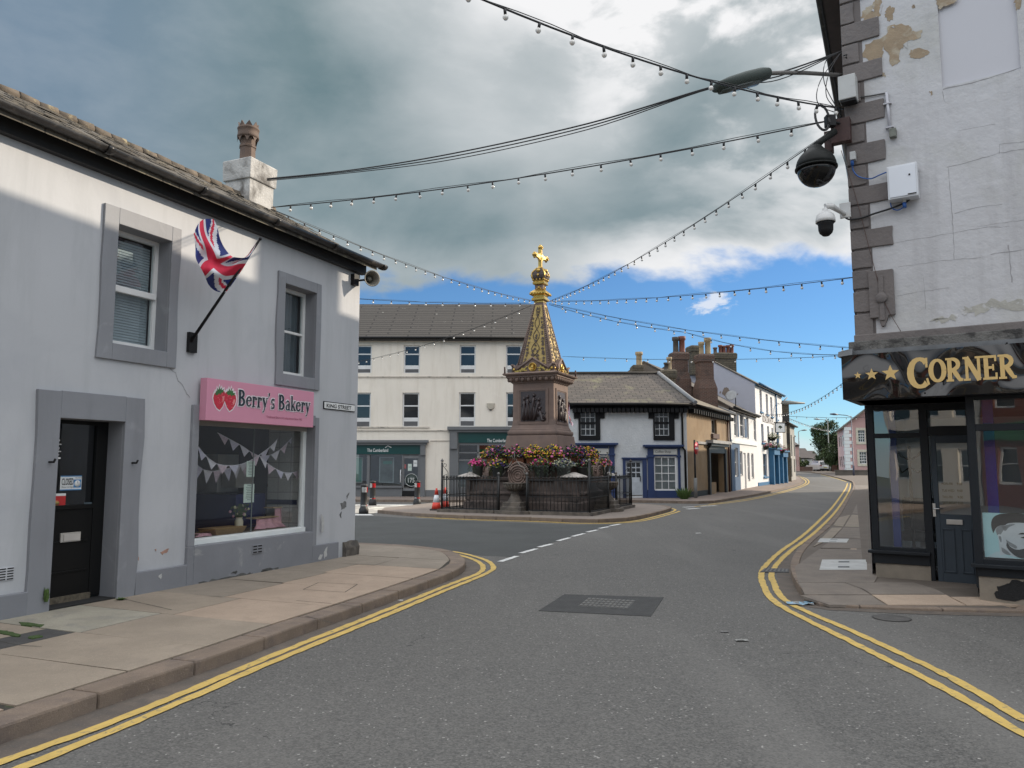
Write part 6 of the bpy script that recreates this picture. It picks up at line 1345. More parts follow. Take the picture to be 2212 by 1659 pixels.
# relief panels
for k, F_ in enumerate(FMs):
    z0, z1 = zD(914) + MC.z, zD(847) + MC.z; w = .50; mb = MB()
    for bx in ((-w - .07, w + .07, z1, z1 + .07), (-w - .07, w + .07, z0 - .07, z0), (-w - .07, -w, z0, z1), (w, w + .07, z0, z1)): mb.fbox(F_, *bx, .75, .80, 0)
    for bx in ((-w, w, z1 - .035, z1), (-w, w, z0, z0 + .035), (-w, -w + .035, z0 + .035, z1 - .035), (w - .035, w, z0 + .035, z1 - .035)): mb.fbox(F_, *bx, .75, .783, 0)
    mb.build('panel_frame', stone_m, pd_, bevel=.004)
    mb = MB(); mb.fbox(F_, -w + .035, w - .035, z0 + .035, z1 - .035, .75, .774, 0); rd = random.Random(k + 5)
    H_ = z1 - z0; figs = [(-.33, .74, .30, 0), (-.20, .80, .33, 0), (-.02, .84, .36, .06), (.12, .70, .30, .10), (.33, .42, .2, -.08)] if k == 0 else [(-.28, .80, .3, .05), (-.02, .62, .28, .0), (.2, .72, .3, -.06), (.36, .45, .2, .02)]
    for (a, h, ww, ln) in figs:
        hz = z0 + H_ * h
        mb.ball(F_.P(a + ln, hz, .79), .055, 0, 8, 6, (1, 1, 1.2)); nx = F_.X
        mb.tube([F_.P(a + ln, hz - .06, .782), F_.P(a + ln * .7, hz - .16, .79), F_.P(a, hz - .36 * H_, .785), F_.P(a - ln, z0 + .05, .775)], [.03, .06, .045, .06], 0, 8)
        mb.tube([F_.P(a + ln - .05, hz - .12, .787), F_.P(a - .10, hz - .24, .79), F_.P(a + .02 + ln * 2, hz - .28, .80)], [.022, .02, .012], 0, 6); mb.tube([F_.P(a + ln + .05, hz - .12, .787), F_.P(a + .13, hz - .19, .79), F_.P(a + .17, hz - .12, .795)], [.022, .018, .012], 0, 6)
        for q in (-.06, -.02, .02, .06): mb.tube([F_.P(a + ln * .5 + q * .6, hz - .22, .785), F_.P(a + q, z0 + .25, .785), F_.P(a + q * 1.5 - ln, z0 + .05, .78)], [.02, .022, .026], 0, 5)
    mb.fbox(F_, -w + .05, w - .05, z0 + .035, z0 + .07, .774, .80, 0); mb.build('relief_panel', bronze, pd_)
# cornice
zc0, zc1 = zD(831), zD(812)
mb = MB(); sq(mb, [(.77, zc0 - .02), (.80, zc0), (.80, zc0 + .03), (.84, zc0 + .05), (.92, zc0 + .17), (.96, zc0 + .19), (.96, zc1 - .07), (1.03, zc1 - .05), (1.06, zc1 - .01), (1.06, zc1), (.90, zc1 + .06)]); cn = mb.build('cornice', stone_m, t, bevel=.006)
mb = MB()
for F_ in FMs:
    for i in range(8): a = -.78 + i * 1.56 / 7; mb.ball(F_.P(a, MC.z + zc0 + .115, .90), .075, 0, 8, 6, (1, 1, 1)); mb.tube([F_.P(a + .11, MC.z + zc0 + .05, .86), F_.P(a + .11, MC.z + zc0 + .18, .94)], .016, 0, 5)
mb.build('egg_moulding', stone_m, cn)
for F_ in FMs: mb = MB(); c_ = F_.P(-.99, MC.z + zc1, .99); mb.tube([c_, c_ + Vector((0, 0, .26))], .028, 0, 8); mb.tube([c_ + Vector((0, 0, -.01)), c_ + Vector((0, 0, .03))], .05, 0, 8); mb.build('corner_pin', M('rust_iron', (.07, .035, .03), .8), cn)
# gables with gilded medallions
zg0 = MC.z + zc1 + .02; zg1 = MC.z + zD(779)
for k, F_ in enumerate(FMs):
    mb = MB(); o = [(-.80, zg0), (-.80, zg0 + .30), (-.72, zg0 + .29), (-.60, zg0 + .12), (0, zg1), (.60, zg0 + .12), (.72, zg0 + .29), (.80, zg0 + .30), (.80, zg0)]
    mb.fpoly(F_, o, .3, .80, 0)
    for (p, q) in (((-.80, zg0 + .30), (-.72, zg0 + .29)), ((-.72, zg0 + .29), (-.60, zg0 + .12)), ((-.62, zg0 + .12), (0, zg1)), ((0, zg1), (.62, zg0 + .12)), ((.60, zg0 + .12), (.72, zg0 + .29)), ((.72, zg0 + .29), (.80, zg0 + .30))):
        mb.tube([F_.P(p[0], p[1] + .01, .81), F_.P(q[0], q[1] + .01, .81)], .038, 0, 6)
    gb = mb.build('gable', stone_m, t)
    mb = MB(); c_ = F_.P(0, zg0 + .21, .80); mb.lathe(c_, [(.15, 0), (.16, .025), (.145, .045), (.125, .035), (.12, .015), (.001, .012)], 0, 20, axis=F_.N); mb.ball(c_ + F_.N * .03 + Vector((0, 0, -.015)), .055, 0, 10, 8, (1, 1, 1.3)); mb.ball(c_ + F_.N * .02 - Vector((0, 0, .085)), .06, 0, 8, 5, (1.2, 1.2, .6)); rd = random.Random(k)
    mb.ball(c_ + F_.N * .025 + Vector((0, 0, .045)), .052, 0, 8, 5, (1.1, 1.1, .7))
    for s_ in (-1, 1):
        for i in range(22):
            x = .18 + .46 * (i / 22) ** .9; top = .33 * (1 - x / .66) + .02; zz = rd.uniform(.01, max(top - .04, .03)); l = rd.uniform(.05, .10); an = rd.uniform(-.4, 1.2)
            pts = [(s_ * x, zg0 + .03 + zz)]; dx, dz = math.cos(an) * l * s_, math.sin(an) * l; nx_, nz_ = -dz * .35, dx * .35
            p0 = pts[0]; mb.fpoly(F_, [p0, (p0[0] + dx * .5 + nx_, p0[1] + dz * .5 + nz_), (p0[0] + dx, p0[1] + dz), (p0[0] + dx * .5 - nx_, p0[1] + dz * .5 - nz_)], .80, .822 + .002 * (i % 3), 0)
        mb.lathe(F_.P(s_ * .71, zg0 + .15, .80), [(.055, 0), (.045, .02), (.02, .02), (.001, .03)], 0, 8, axis=F_.N)
    mb.build('gilded_carving', goldm, gb)
# spire
zs0, zs1 = zD(800), zD(655); h0, h1 = .66, .155
mb = MB(); sq(mb, [(h0 + .02, zs0 - .3), (h0, zs0), (h1, zs1), (h1 - .01, zs1 + .12)]); sp = mb.build('spire', stone_m, t)
def spt(F_, u, v, off=0.0):   # u across -1..1, v up 0..1
    h = h0 + (h1 - h0) * v; z = zs0 + (zs1 - zs0) * v; return F_.P(u * h, MC.z + z, h + off)
ivy = [(0, 1), (.18, .45), (.62, .62), (.45, .18), (1, -.05), (.5, -.3), (.42, -.75), (0, -.5), (-.42, -.75), (-.5, -.3), (-1, -.05), (-.45, .18), (-.62, .62), (-.18, .45)]
for k, F_ in enumerate(FMs):
    mb = MB(); 
    for j in range(12): mb.face([spt(F_, -.72, .02 + .94 * j / 12, .012), spt(F_, .72, .02 + .94 * j / 12, .012), spt(F_, .72, .02 + .94 * (j + 1) / 12, .012), spt(F_, -.72, .02 + .94 * (j + 1) / 12, .012)], 0)
    gp = mb.build('gilded_panel', goldd, sp)
    mb = MB(); rd = random.Random(20 + k); v = .05
    def leafs(u, vv, s, an):
        h = h0 + (h1 - h0) * vv; pts = []
        for x, y in ivy:
            xx = (x * math.cos(an) - y * math.sin(an)) * s; yy = (x * math.sin(an) + y * math.cos(an)) * s; uu = u + xx / h
            if abs(uu) > .71: uu = .71 if uu > 0 else -.71
            pts.append(spt(F_, uu, min(max(vv + yy / (zs1 - zs0), .02), .96), .032))
        mb.face(pts, 0)
    while v < .95:
        h = h0 + (h1 - h0) * v; w = .56 * h; n = max(1, int(w * 2 / .145))
        for i in range(n):
            u = 0 if n == 1 else (-.58 + 1.16 * i / (n - 1)); leafs(u + rd.uniform(-.04, .04), v + rd.uniform(-.012, .012), rd.uniform(.06, .088) * (.7 + .3 * h / h0), rd.uniform(-1.2, 1.2))
        v += .05
    for s_ in (-1, 1):
        pts = [spt(F_, s_ * .28 * math.sin(v_ * 16) + 0, v_, .022) for v_ in [.03 + .9 * i / 50 for i in range(51)]]; mb.tube(pts, .013, 0, 5)
    mb.build('carved_ivy', M('carved_leaf_stone', (.085, .062, .05), .8, .15, 10), gp)
    mb = MB()
    for i in range(30):
        v_ = .01 + .95 * i / 30
        for s_ in (-1, 1):
            p = [spt(F_, s_ * .80, v_, .0), spt(F_, s_ * .92, v_, .0), spt(F_, s_ * .92, v_ + .018, .0), spt(F_, s_ * .80, v_ + .018, .0)]; q = [x + F_.N * .03 for x in p]; mb.hexa(p + q, 0)
    mb.build('edge_studs', stone_m, sp)
for k, F_ in enumerate(FMs):
    mb = MB(); F2 = FMs[(k + 1) % 4]; mb.tube([MC + (F_.N + F2.N) * (h0 * 1.0) + Vector((0, 0, zs0)), MC + (F_.N + F2.N) * h1 + Vector((0, 0, zs1))], [.035, .02], 0, 6); mb.build('angle_roll', stone_m, sp)
# gilded finial and cross
ch = Vector((0, 0, 0)); Z = lambda Y: zD(Y)
mb = MB(); sq(mb, [(.17, Z(655)), (.17, Z(652)), (.25, Z(650)), (.255, Z(646)), (.20, Z(644)), (.21, Z(640)), (.30, Z(637)), (.31, Z(634)), (.26, Z(631)), (.18, Z(627)), (.15, Z(626))]); fn = mb.build('finial_base', goldm, t, bevel=.005)
mb = MB()
for F_ in FMs:
    for i in range(6): mb.ball(F_.P(-.27 + i * .108, MC.z + Z(637), .30), .036, 0, 6, 4)
mb.build('leaf_border', goldm, fn)
mb = MB(); sq(mb, [(.155, Z(628)), (.155, Z(617))]); nk = mb.build('neck', stone_m, t)
mb = MB()
for F_ in FMs: mb.ball(F_.P(0, MC.z + Z(623), .155), .05, 0, 8, 5, (1, 1, 1.1)); mb.ball(F_.P(-.07, MC.z + Z(625), .155), .03, 0, 6, 4); mb.ball(F_.P(.07, MC.z + Z(625), .155), .03, 0, 6, 4)
mb.build('gilded_flower', goldm, nk)
mb = MB(); sq(mb, [(.155, Z(617)), (.22, Z(615.5)), (.23, Z(612)), (.20, Z(610)), (.22, Z(608)), (.17, Z(606))]); mb.build('collar', goldm, t, bevel=.005)
mb = MB(); sq(mb, [(.17, Z(607)), (.235, Z(602)), (.255, Z(597)), (.235, Z(591)), (.17, Z(585)), (.09, Z(580)), (.06, Z(579))]); ob_ = mb.build('orb', M('orb_stone', (.075, .055, .05), .7, .1, 10), t)
mb = MB()
for k, F_ in enumerate(FMs):
    F2 = FMs[(k + 1) % 4]; pr = [(.17, 607), (.235, 602), (.255, 597), (.235, 591), (.17, 585), (.09, 580)]
    mb.tube([MC + (F_.N + F2.N) * h + Vector((0, 0, Z(y))) for h, y in pr], .03, 0, 6); mb.ball(F_.P(0, MC.z + Z(597), .255), .055, 0, 6, 5); mb.ball(F_.P(0, MC.z + Z(587), .21), .085, 0, 8, 5, (1, 1, .9))
    for i in range(4): mb.ball(F_.P(-.20 + i * .133, MC.z + Z(606), .22), .038, 0, 6, 4)
mb.build('gilded_ribs', goldm, ob_)
mb = MB(); FX = Frame(MC.x, MC.y, 56); c_ = MC
mb.square(MC, [(.085, Z(583)), (.10, Z(580)), (.07, Z(577.5)), (.062, Z(576)), (.062, Z(537))], 0, MDEG)
za = Z(555.5) + MC.z
mb.fbox(FX, -.38, .38, za - .06, za + .06, -.06, .06, 0)
for a, z in ((-.40, za), (.40, za), (0, Z(535.5) + MC.z)):
    mb.ball(FX.P(a, z, 0), .085, 0, 8, 6)
    for dx, dz in ((.07, 0), (-.07, 0), (0, .07), (0, -.07)): mb.ball(FX.P(a + dx, z + dz, 0), .055, 0, 7, 5); mb.ball(FX.P(a + dx * .6, z + dz * .6, .075), .035, 0, 6, 4)
mb.lathe(FX.P(0, za, .06), [(.08, 0), (.06, .02), (.03, .015), (.001, .03)], 0, 10, axis=FX.N)
for s_ in (-1, 1):
    for v_ in (-1, 1): mb.fpoly(FX, [(s_ * .05, za + v_ * .05), (s_ * .16, za + v_ * .05), (s_ * .05, za + v_ * .16)], -.05, .05, 0)
mb.build('cross', goldm, t, bevel=.006)
# drinking niches with bowls on each side, on half-round steps
for k, F_ in enumerate(FMs[:2] if False else FMs):
    d0 = 2.30; z_ = MC.z; c_ = F_.P(0, z_, d0 + .12); mb = MB()
    mb.lathe(c_, [(.30, .0), (.30, .0)], 0, 4) if False else None
    mb.square(c_, [(.36, .0), (.36, .22), (.31, .24), (.31, .36), (.27, .38)], 0, MDEG); mb.lathe(c_, [(.26, .36), (.24, .40), (.15, .56), (.12, .66), (.17, .68), (.12, .70), (.16, .73), (.30, .83), (.375, .95), (.40, .97), (.40, 1.0), (.34, 1.0), (.30, .93), (.001, .88)], 0, 24)
    for i in range(20): a_ = 2 * math.pi * i / 20; u = Vector((math.cos(a_), math.sin(a_), 0)); mb.tube([c_ + u * .17 + Vector((0, 0, .735)), c_ + u * .31 + Vector((0, 0, .83)), c_ + u * .38 + Vector((0, 0, .94))], .022, 0, 5)
    mb.build('drinking_bowl', stone_bowl, t)
    mb = MB(); zc = z_ + 1.22; n = 16; ro, ri = .345, .24
    out = [(-ro, z_ + .98)] + [(ro * math.cos(math.pi - math.pi * i / n), zc + ro * math.sin(math.pi * i / n)) for i in range(n + 1)] + [(ro, z_ + .98)]
    mb.fpoly(F_, out, 1.9, 2.14, 0)
    for rr, dd_, tr in ((.325, 2.16, .035), (.25, 2.165, .025), (.17, 2.16, .02), (.09, 2.16, .02)): mb.tube([F_.P(rr * math.cos(x), zc + rr * math.sin(x), dd_) for x in [math.pi * 2 * i / 20 for i in range(21)]], tr, 0, 6)
    rd = random.Random(k)
    for i in range(15): x = math.pi * (.12 + .76 * i / 14); mb.ball(F_.P(.38 * math.cos(x), zc + .38 * math.sin(x) * (1 + .15 * math.sin(x)), 2.12), .045, 0, 6, 4)
    mb.build('niche', stone_m, t)
    mb = MB(); n = 18; pts = [tuple(F_.P(.62 * math.cos(x), 0, 2.66 + .30 * math.sin(x))[:2]) for x in [math.pi * i / n for i in range(n + 1)]] + [tuple(F_.P(-.62, 0, 2.1)[:2]), tuple(F_.P(.62, 0, 2.1)[:2])]
    mb.prism(pts, z_ - .02, z_ + .105, 0); mb.build('step', stone_bowl, t, bevel=.01)
mb = MB()
for k, F_ in enumerate(FMs):
    for (a0, a1) in ((-2.72, -.63), (.63, 2.72 - .24)):
        mb.fbox(F_, a0, a1, MC.z - .02, MC.z + .10, 2.48, 2.72, 0)
mb.build('kerb_plinth', stone_bowl, t, bevel=.01)
mb = MB(); sq(mb, [(2.48, -.02), (2.48, .06)]); mb.build('paved_apron', M('apron_dark', (.055, .05, .047), .9, .2, 3), t)

# ------------------------------------------------------------------ iron railings round the basin: one railing per straight run
def iron_black(): return M('railing_black', (.012, .012, .012), .5, .2, 12)
ib = iron_black(); lead = M('finial_lead', (.16, .15, .14), .6, .1, 10)
names = ['front', 'right', 'rear', 'left']
zr = MC.z
for k, F_ in enumerate(FMs):
    dR = 2.60
    for j, (a0, a1) in enumerate(((-2.60, -.50), (.50, 2.60))):
        lab = 'black iron railing on the %s side of the fountain, %s of the drinking bowl' % (names[k], ('left', 'right')[j] if k in (0, 1) else ('near end', 'far end')[j])
        t2 = thing('iron_railing', F_.P((a0 + a1) / 2, zr, dR), lab, 'railing', 'iron railings round the fountain')
        mb = MB(); mb.fbox(F_, a0, a1, zr + .12, zr + .15, dR - .02, dR + .02, 0); mb.fbox(F_, a0, a1, zr + 1.08, zr + 1.11, dR - .02, dR + .02, 0); mb.fbox(F_, a0, a1, zr + .55, zr + .57, dR - .012, dR + .012, 0); mb.build('rail', ib, t2)
        n = int((a1 - a0) / .118)
        for i in range(n):
            a = a0 + (i + .5) * (a1 - a0) / n; mb = MB(); mb.tube([F_.P(a, zr + .08, dR), F_.P(a, zr + 1.16, dR)], .0105, 0, 5); mb.lathe(F_.P(a, zr + 1.14, dR), [(.02, 0), (.022, .02), (.001, .09)], 0, 5); mb.build('bar', ib, t2)
        # tall corner standard at one end, ball-topped post by the bowl at the other
        ac = a0 if j == 0 else a1; ap = a1 if j == 0 else a0
        if j == 0 or k == 1:
            mb = MB(); mb.tube([F_.P(ac, zr, dR), F_.P(ac, zr + 1.66, dR)], .034, 0, 8); mb.build('corner_post', ib, t2); mb = MB(); mb.ball(F_.P(ac, zr + 1.72, dR), .05, 0, 8, 6); mb.tube([F_.P(ac, zr + 1.76, dR), F_.P(ac, zr + 1.80, dR)], [.02, .004], 0, 6); mb.build('ball_finial', lead, t2)
            sg = 1 if j == 0 else -1; mb = MB()
            sc = [(.02, 1.12), (.06, 1.22), (.19, 1.26), (.20, 1.18), (.14, 1.16)]; mb.tube([F_.P(ac + sg * x, zr + z, dR) for x, z in sc], .010, 0, 5); sc = [(.24, 1.12), (.22, 1.34), (.10, 1.48), (.03, 1.56), (.08, 1.62), (.16, 1.60), (.17, 1.54), (.12, 1.53)]; mb.tube([F_.P(ac + sg * x, zr + z, dR) for x, z in sc], .011, 0, 5); mb.build('scroll', ib, t2)
        mb = MB(); mb.tube([F_.P(ap, zr, dR), F_.P(ap, zr + 1.24, dR)], .038, 0, 8); mb.build('post', ib, t2); mb = MB(); mb.ball(F_.P(ap, zr + 1.29, dR), .048, 0, 8, 6); mb.build('ball_finial', lead, t2)
    t2 = thing('scrolled_overthrow', F_.P(0, zr + 1.2, dR - .1), 'pale wrought iron scroll arching over the drinking bowl on the %s side' % names[k], 'ironwork', 'scrolled ironwork over the bowls')
    mb = MB()
    for s_ in (-1, 1): mb.tube([F_.P(s_ * x, zr + z, dR - .15) for x, z in ((.42, 1.26), (.33, 1.34), (.36, 1.48), (.22, 1.52), (.12, 1.66), (.05, 1.78), (.10, 1.88), (.17, 1.84), (.14, 1.78))], .016, 0, 6)
    mb.tube([F_.P(0, zr + 1.72, dR - .15), F_.P(0, zr + 1.98, dR - .15)], [.02, .012], 0, 6); mb.ball(F_.P(0, zr + 2.0, dR - .15), .035, 0, 8, 6); mb.build('scrolls', M('scroll_pale', (.22, .20, .17), .6, .2, 12), t2)

# ------------------------------------------------------------------ flowers: pots on the coping, troughs round the drum
pet = [M('petal_' + n, c, .7, .12, 60) for n, c in (('magenta', (.55, .03, .19)), ('rose', (.72, .19, .38)), ('yellow', (.75, .50, .03)), ('violet', (.06, .025, .15)), ('orange', (.68, .22, .05)), ('wine', (.25, .01, .05)), ('cream', (.72, .62, .45)))]
grn = [M('leaf_mid', (.065, .12, .022), .7, .3, 40), M('leaf_lime', (.17, .24, .035), .7, .3, 40), M('leaf_dark', (.025, .055, .018), .7, .3, 40), M('leaf_silver', (.22, .27, .24), .7, .2, 40)]
FL_M = pet + grn
def flowers(name, parent, c, rx, ry, h, n, cols, seed, ax=None, trail=0, leafk=(7, 7, 8, 9), top=None):
    """foliage and blooms over an ellipse; ax = frame giving the long axis"""
    rd = random.Random(seed); mb = MB(); X = ax.X if ax else Vector((1, 0, 0)); Y = ax.N if ax else Vector((0, -1, 0)); c = Vector(c)
    for i in range(n):
        a = rd.uniform(0, 6.283); q = rd.random() ** .5; u = math.cos(a) * q; v = math.sin(a) * q
        hh = h * (1 - .55 * q * q) * rd.uniform(.25, 1.05)
        p = c + X * (u * rx) + Y * (v * ry) + Vector((0, 0, hh - .05))
        s = rd.uniform(.026, .052); e1 = Vector((rd.uniform(-1, 1), rd.uniform(-1, 1), rd.uniform(-.3, 1))).normalized(); e2 = e1.cross(Vector((rd.uniform(-1, 1), rd.uniform(-1, 1), 1))).normalized()
        k = rd.choice(leafk); mb.face([p, p + (e1 + e2 * .55) * s, p + e1 * s * 2.1, p + (e1 - e2 * .55) * s], k)
        if rd.random() < .22:
            m = rd.choice(cols); r_ = rd.uniform(.020, .036) * (1.6 if m in (1, 0) and rd.random() < .4 else 1); pc = p + Vector((0, 0, rd.uniform(.01, .05))) + Y * rd.uniform(0, .05)
            mb.ball(pc, r_, m, 6, 4, (1, 1, .8))
    for i in range(trail):
        a = rd.uniform(-.9, .9); p = c + X * (a * rx) + Y * (ry * .95) + Vector((0, 0, .02)); l = rd.uniform(.15, .5); kk = leafk[-1] if rd.random() < .5 else leafk[0]
        for j in range(int(l / .02)):
            q = p + Vector((0, 0, -.02 * j)) + X * .03 * math.sin(j) + Y * .03 * rd.random(); s = .028; mb.face([q, q + X * s * rd.uniform(-1, 1) + Vector((0, 0, -s)), q + Y * s + Vector((0, 0, -s * .3))], kk)
    return mb.build(name, FL_M, parent)
grey_pot = M('grey_plastic_pot', (.10, .105, .105), .5, .1, 8); terra = M('terracotta', (.32, .11, .055), .8, .15, 8)
def pot(F_, a, d, lab, seed, cols, r_=.22, h=.36, trail=10, lk=(7, 8, 9)):
    b_ = F_.P(a, MC.z + zcop + .01, d); t2 = thing('flower_pot', b_, lab, 'flower pot', 'grey flower pots on the fountain coping')
    mb = MB(); mb.lathe(b_, [(r_ * .76, 0), (r_ * .97, h - .05), (r_ * 1.06, h - .05), (r_ * 1.08, h), (r_ * .98, h), (r_ * .95, h - .06), (.001, h - .06)], 0, 20); mb.build('pot', grey_pot, t2)
    flowers('flowers', t2, b_ + Vector((0, 0, h - .02)), r_ * 1.55, r_ * 1.35, .30, 420, cols, seed, F_, trail, lk)
f0, f1, f3 = FMs[0], FMs[1], FMs[3]
pot(f0, -1.62, 1.86, 'grey pot of magenta petunias at the left corner of the fountain coping', 1, (0, 0, 5, 1), .2)
pot(f0, -.86, 1.86, 'grey pot with violet and yellow flowers left of the scrolled niche', 2, (3, 3, 2, 1), .22)
pot(f0, .72, 1.86, 'grey pot with wine red flowers and silver trailing leaves on the front coping', 3, (5, 0, 2, 5), .26, .38, 26, (7, 8, 10))
pot(f0, 1.50, 1.86, 'grey pot with white blooms and silver foliage near the front right corner', 4, (6, 6, 3), .25, .36, 20, (9, 10, 10))
pot(f1, -1.0, 1.86, 'grey pot of dark foliage on the right face just past the corner', 5, (3, 5, 6), .2, .34, 12, (9, 9, 7))
pot(f1, .3, 1.86, 'grey pot of mixed pink blooms midway along the right face', 6, (0, 1, 2), .2)
pot(f1, 1.55, 1.86, 'grey pot of magenta and orange flowers at the far right corner of the coping', 7, (0, 4, 1), .22)
tro = 0
for k, F_ in enumerate((f0, f1, f3)):
    for j, a in enumerate((-1.12, -.38, .38, 1.12)):
        if k == 2 and j < 2: continue
        lab = ('front', 'right', 'left')[k] + ' face, ' + ('first', 'second', 'third', 'last')[j]
        zt_ = 1.62 + MC.z; b_ = F_.P(a * .88, zt_, 1.42); t2 = thing('flower_trough', b_, 'terracotta trough of massed bedding flowers, %s from the left' % lab, 'flower trough', 'terracotta troughs round the fountain drum')
        mb = MB(); mb.ring([[F_.P(a * .88 + x * s * .9, zt_ + z, 1.42 + y * s) for x, y in ((-.33, -.13), (.33, -.13), (.33, .13), (-.33, .13))] for z, s in ((0, .88), (.17, 1), (.17, 1.06), (.20, 1.06), (.20, .95), (.15, .93))], 0, False); mb.build('trough', terra, t2)
        flowers('flowers', t2, b_ + Vector((0, 0, .17)) + F_.N * .06, .42, .34, .46, 950, [(3, 3, 3, 1, 5), (1, 3, 5, 2, 3), (4, 2, 5, 1, 2), (1, 2, 4, 3, 2)][j], 30 + tro, F_, 6); tro += 1
# the shelf that carries the troughs
mb = MB(); sq(mb, [(1.30, 1.55), (1.60, 1.56), (1.60, 1.62), (1.2, 1.63)]); mb.build('planting_shelf', stone_m, t)

# ------------------------------------------------------------------ the building society, facing us beyond the fountain
FC = Frame(0, 38.3, 0)
cream = M('cream_render', (.80, .735, .64), .8, .04, .5, .15, 20, stain=(.69, .63, .545), sscale=.7, slo=.55, shi=.75, streak=(.66, .595, .50))
gtrim = M('grey_shop_paint', (.15, .155, .16), .55, .06, 3); teal = M('teal_fascia', (.006, .055, .052), .3, .04, 2)
tile_c = M_brick('concrete_roof_tiles', (.080, .071, .062), (.058, .052, .046), (.010, .010, .010), 2.1, .30, .05, .9, 1.2, stain=(.42, .41, .37), slo=.69, shi=.71, sscale=3.5, fine=30)
t = thing('cream_building', FC.P(-4, 0), 'three storey cream rendered building with white sash windows behind the fountain', 'building')
cr_ = lambda x0, y0, x1, y1: FC.rect([(740.6 + x0 / 3.024, 630.9 + y0 / 3.024), (740.6 + x1 / 3.024, 630.9 + y1 / 3.024)])
wins = [cr_(88, 347, 187, 530), cr_(398, 347, 503, 530), cr_(763, 347, 868, 530), cr_(1065, 347, 1170, 530), cr_(80, 657, 180, 882), cr_(390, 657, 497, 880), cr_(760, 655, 865, 878), cr_(1067, 655, 1172, 878)]
ls = cr_(60, 1060, 388, 1278); ld_ = cr_(388, 1063, 505, 1335); rs = cr_(755, 998, 1300, 1275)
zE = FC.px(900, 731.5)[1]; aL, aR = -15, FC.px(1178, 900)[0]
mb = MB(); wall_holes(mb, FC, aL, aR, -.1, zE, wins + [ls, (ld_[0], ld_[1], .12, ld_[3]), rs], 0, .16); body(mb, FC, aL, aR, -.1, zE, 9, 10.6, 0); mb.build('wall', cream, t)
mb = MB(); gable_roof(mb, FC, aL - .1, aR + .1, zE + .02, FC.px(950, 657, -4.5)[1] - .1, 0, 9, 0, .28, .10); rf = mb.build('roof', tile_c, t)
mb = MB(); mb.fbox(FC, aL, aR, zE - .12, zE + .02, 0, .24, 0); mb.tube([FC.P(aL, zE + .0, .33), FC.P(aR, zE + .0, .33)], .065, 0, 8); mb.build('gutter', black_satin, t)
for i, r_ in enumerate(wins):
    zl = r_[2] + (r_[3] - r_[2]) * .195
    w = window(FC, (r_[0], r_[1], zl, r_[3]), -.10, t, white_pvc, glass_dark, .07, 1, (.60 if i < 4 else .5,), None, bottom=.06, bar=.05)
    mb = MB(); mb.fbox(FC, r_[0], r_[1], r_[2], zl, -.15, -.102, 0); mb.build('lower_frame', white_pvc, w); mb = MB(); mb.fbox(FC, r_[0] + .08, r_[1] - .08, r_[2] + .04, zl - .06, -.102, -.095, 0); mb.build('infill_panel', M('infill_grey', (.11, .11, .115), .6), w)
mb = MB(); z_ = FC.px(900, 813.8)[1]; mb.fbox(FC, aL, aR, z_ - .04, z_ + .02, 0, .05, 0); z2 = FC.px(900, 925.5)[1]; mb.fbox(FC, aL, FC.px(928, 930)[0], z2 + .02, z2 + .09, 0, .05, 0); z3 = FC.px(950, 929)[1]; mb.fbox(FC, aL, FC.px(969, 930)[0], z3 - .04, z3 + .0, 0, .06, 0); z4 = FC.px(950, 952)[1]; mb.fbox(FC, FC.px(930, 952)[0], FC.px(975, 952)[0], z4 - .02, z4 + .02, 0, .04, 0)
mb.build('string_course', M('cream_band', (.58, .52, .45), .8, .1, 2, stain=(.22, .21, .18), sscale=3, slo=.56, shi=.7), t)
zpl = FC.px(930, 1058.5)[1]; mb = MB(); mb.fbox(FC, FC.px(919, 1060)[0], FC.px(966, 1060)[0], -.05, zpl, 0, .04, 0); mb.fbox(FC, rs[0], aR, -.05, rs[2], 0, .045, 0); mb.build('plinth', gtrim, t)
def shopfront(fr, x0, x1, yc0, yc1, yf1, name):
    mb = MB(); a0, a1 = fr.px(x0, 960)[0], fr.px(x1, 960)[0]; zc0, zc1, zf = fr.px(900, yc0)[1], fr.px(900, yc1)[1], fr.px(900, yf1)[1]
    mb.fbox(fr, a0, a1, zc1 + .12, zc0, 0, .32, 0); mb.fbox(fr, a0 + .08, a1 - .08, zc1, zc1 + .12, 0, .22, 0); return mb, a0, a1, zc0, zc1, zf
mb, a0, a1, z0, z1, zf = shopfront(FC, 740, 926, 951, 961.5, 981, '')
mb.fbox(FC, FC.px(907.6, 1000)[0], FC.px(919, 1000)[0], -.05, z1, 0, .10, 0); mb.fbox(FC, FC.px(909, 1000)[0], FC.px(919, 1000)[0], zf - .05, z1, .1, .2, 0)
mb.fbox(FC, a0, ls[0], -.05, zf, -.1, .03, 0); mb.fbox(FC, a0, ls[1], -.05, ls[2], -.1, .06, 0); mb.fbox(FC, a0, ls[1], ls[2], ls[2] + .1, -.1, .14, 0); mb.fbox(FC, ls[1] - .02, ld_[0] + .05, ls[2], zf, -.1, .05, 0); mb.fbox(FC, a0, ld_[1], ls[3] - .02, zf, -.1, .055, 0)
for x in (796, ): xx = FC.px(x, 1000)[0]; mb.fbox(FC, xx - .07, xx + .07, ls[2] + .1, ls[3], -.1, .04, 0)
mb.fbox(FC, ld_[1] - .1, FC.px(908, 1000)[0], -.05, zf, -.1, .056, 0)
mb.build('shopfront_surround', gtrim, t)
mb = MB(); mb.fbox(FC, a0 + .1, FC.px(909, 1000)[0], zf, z1, 0, .09, 0); mb.build('fascia', teal, t)
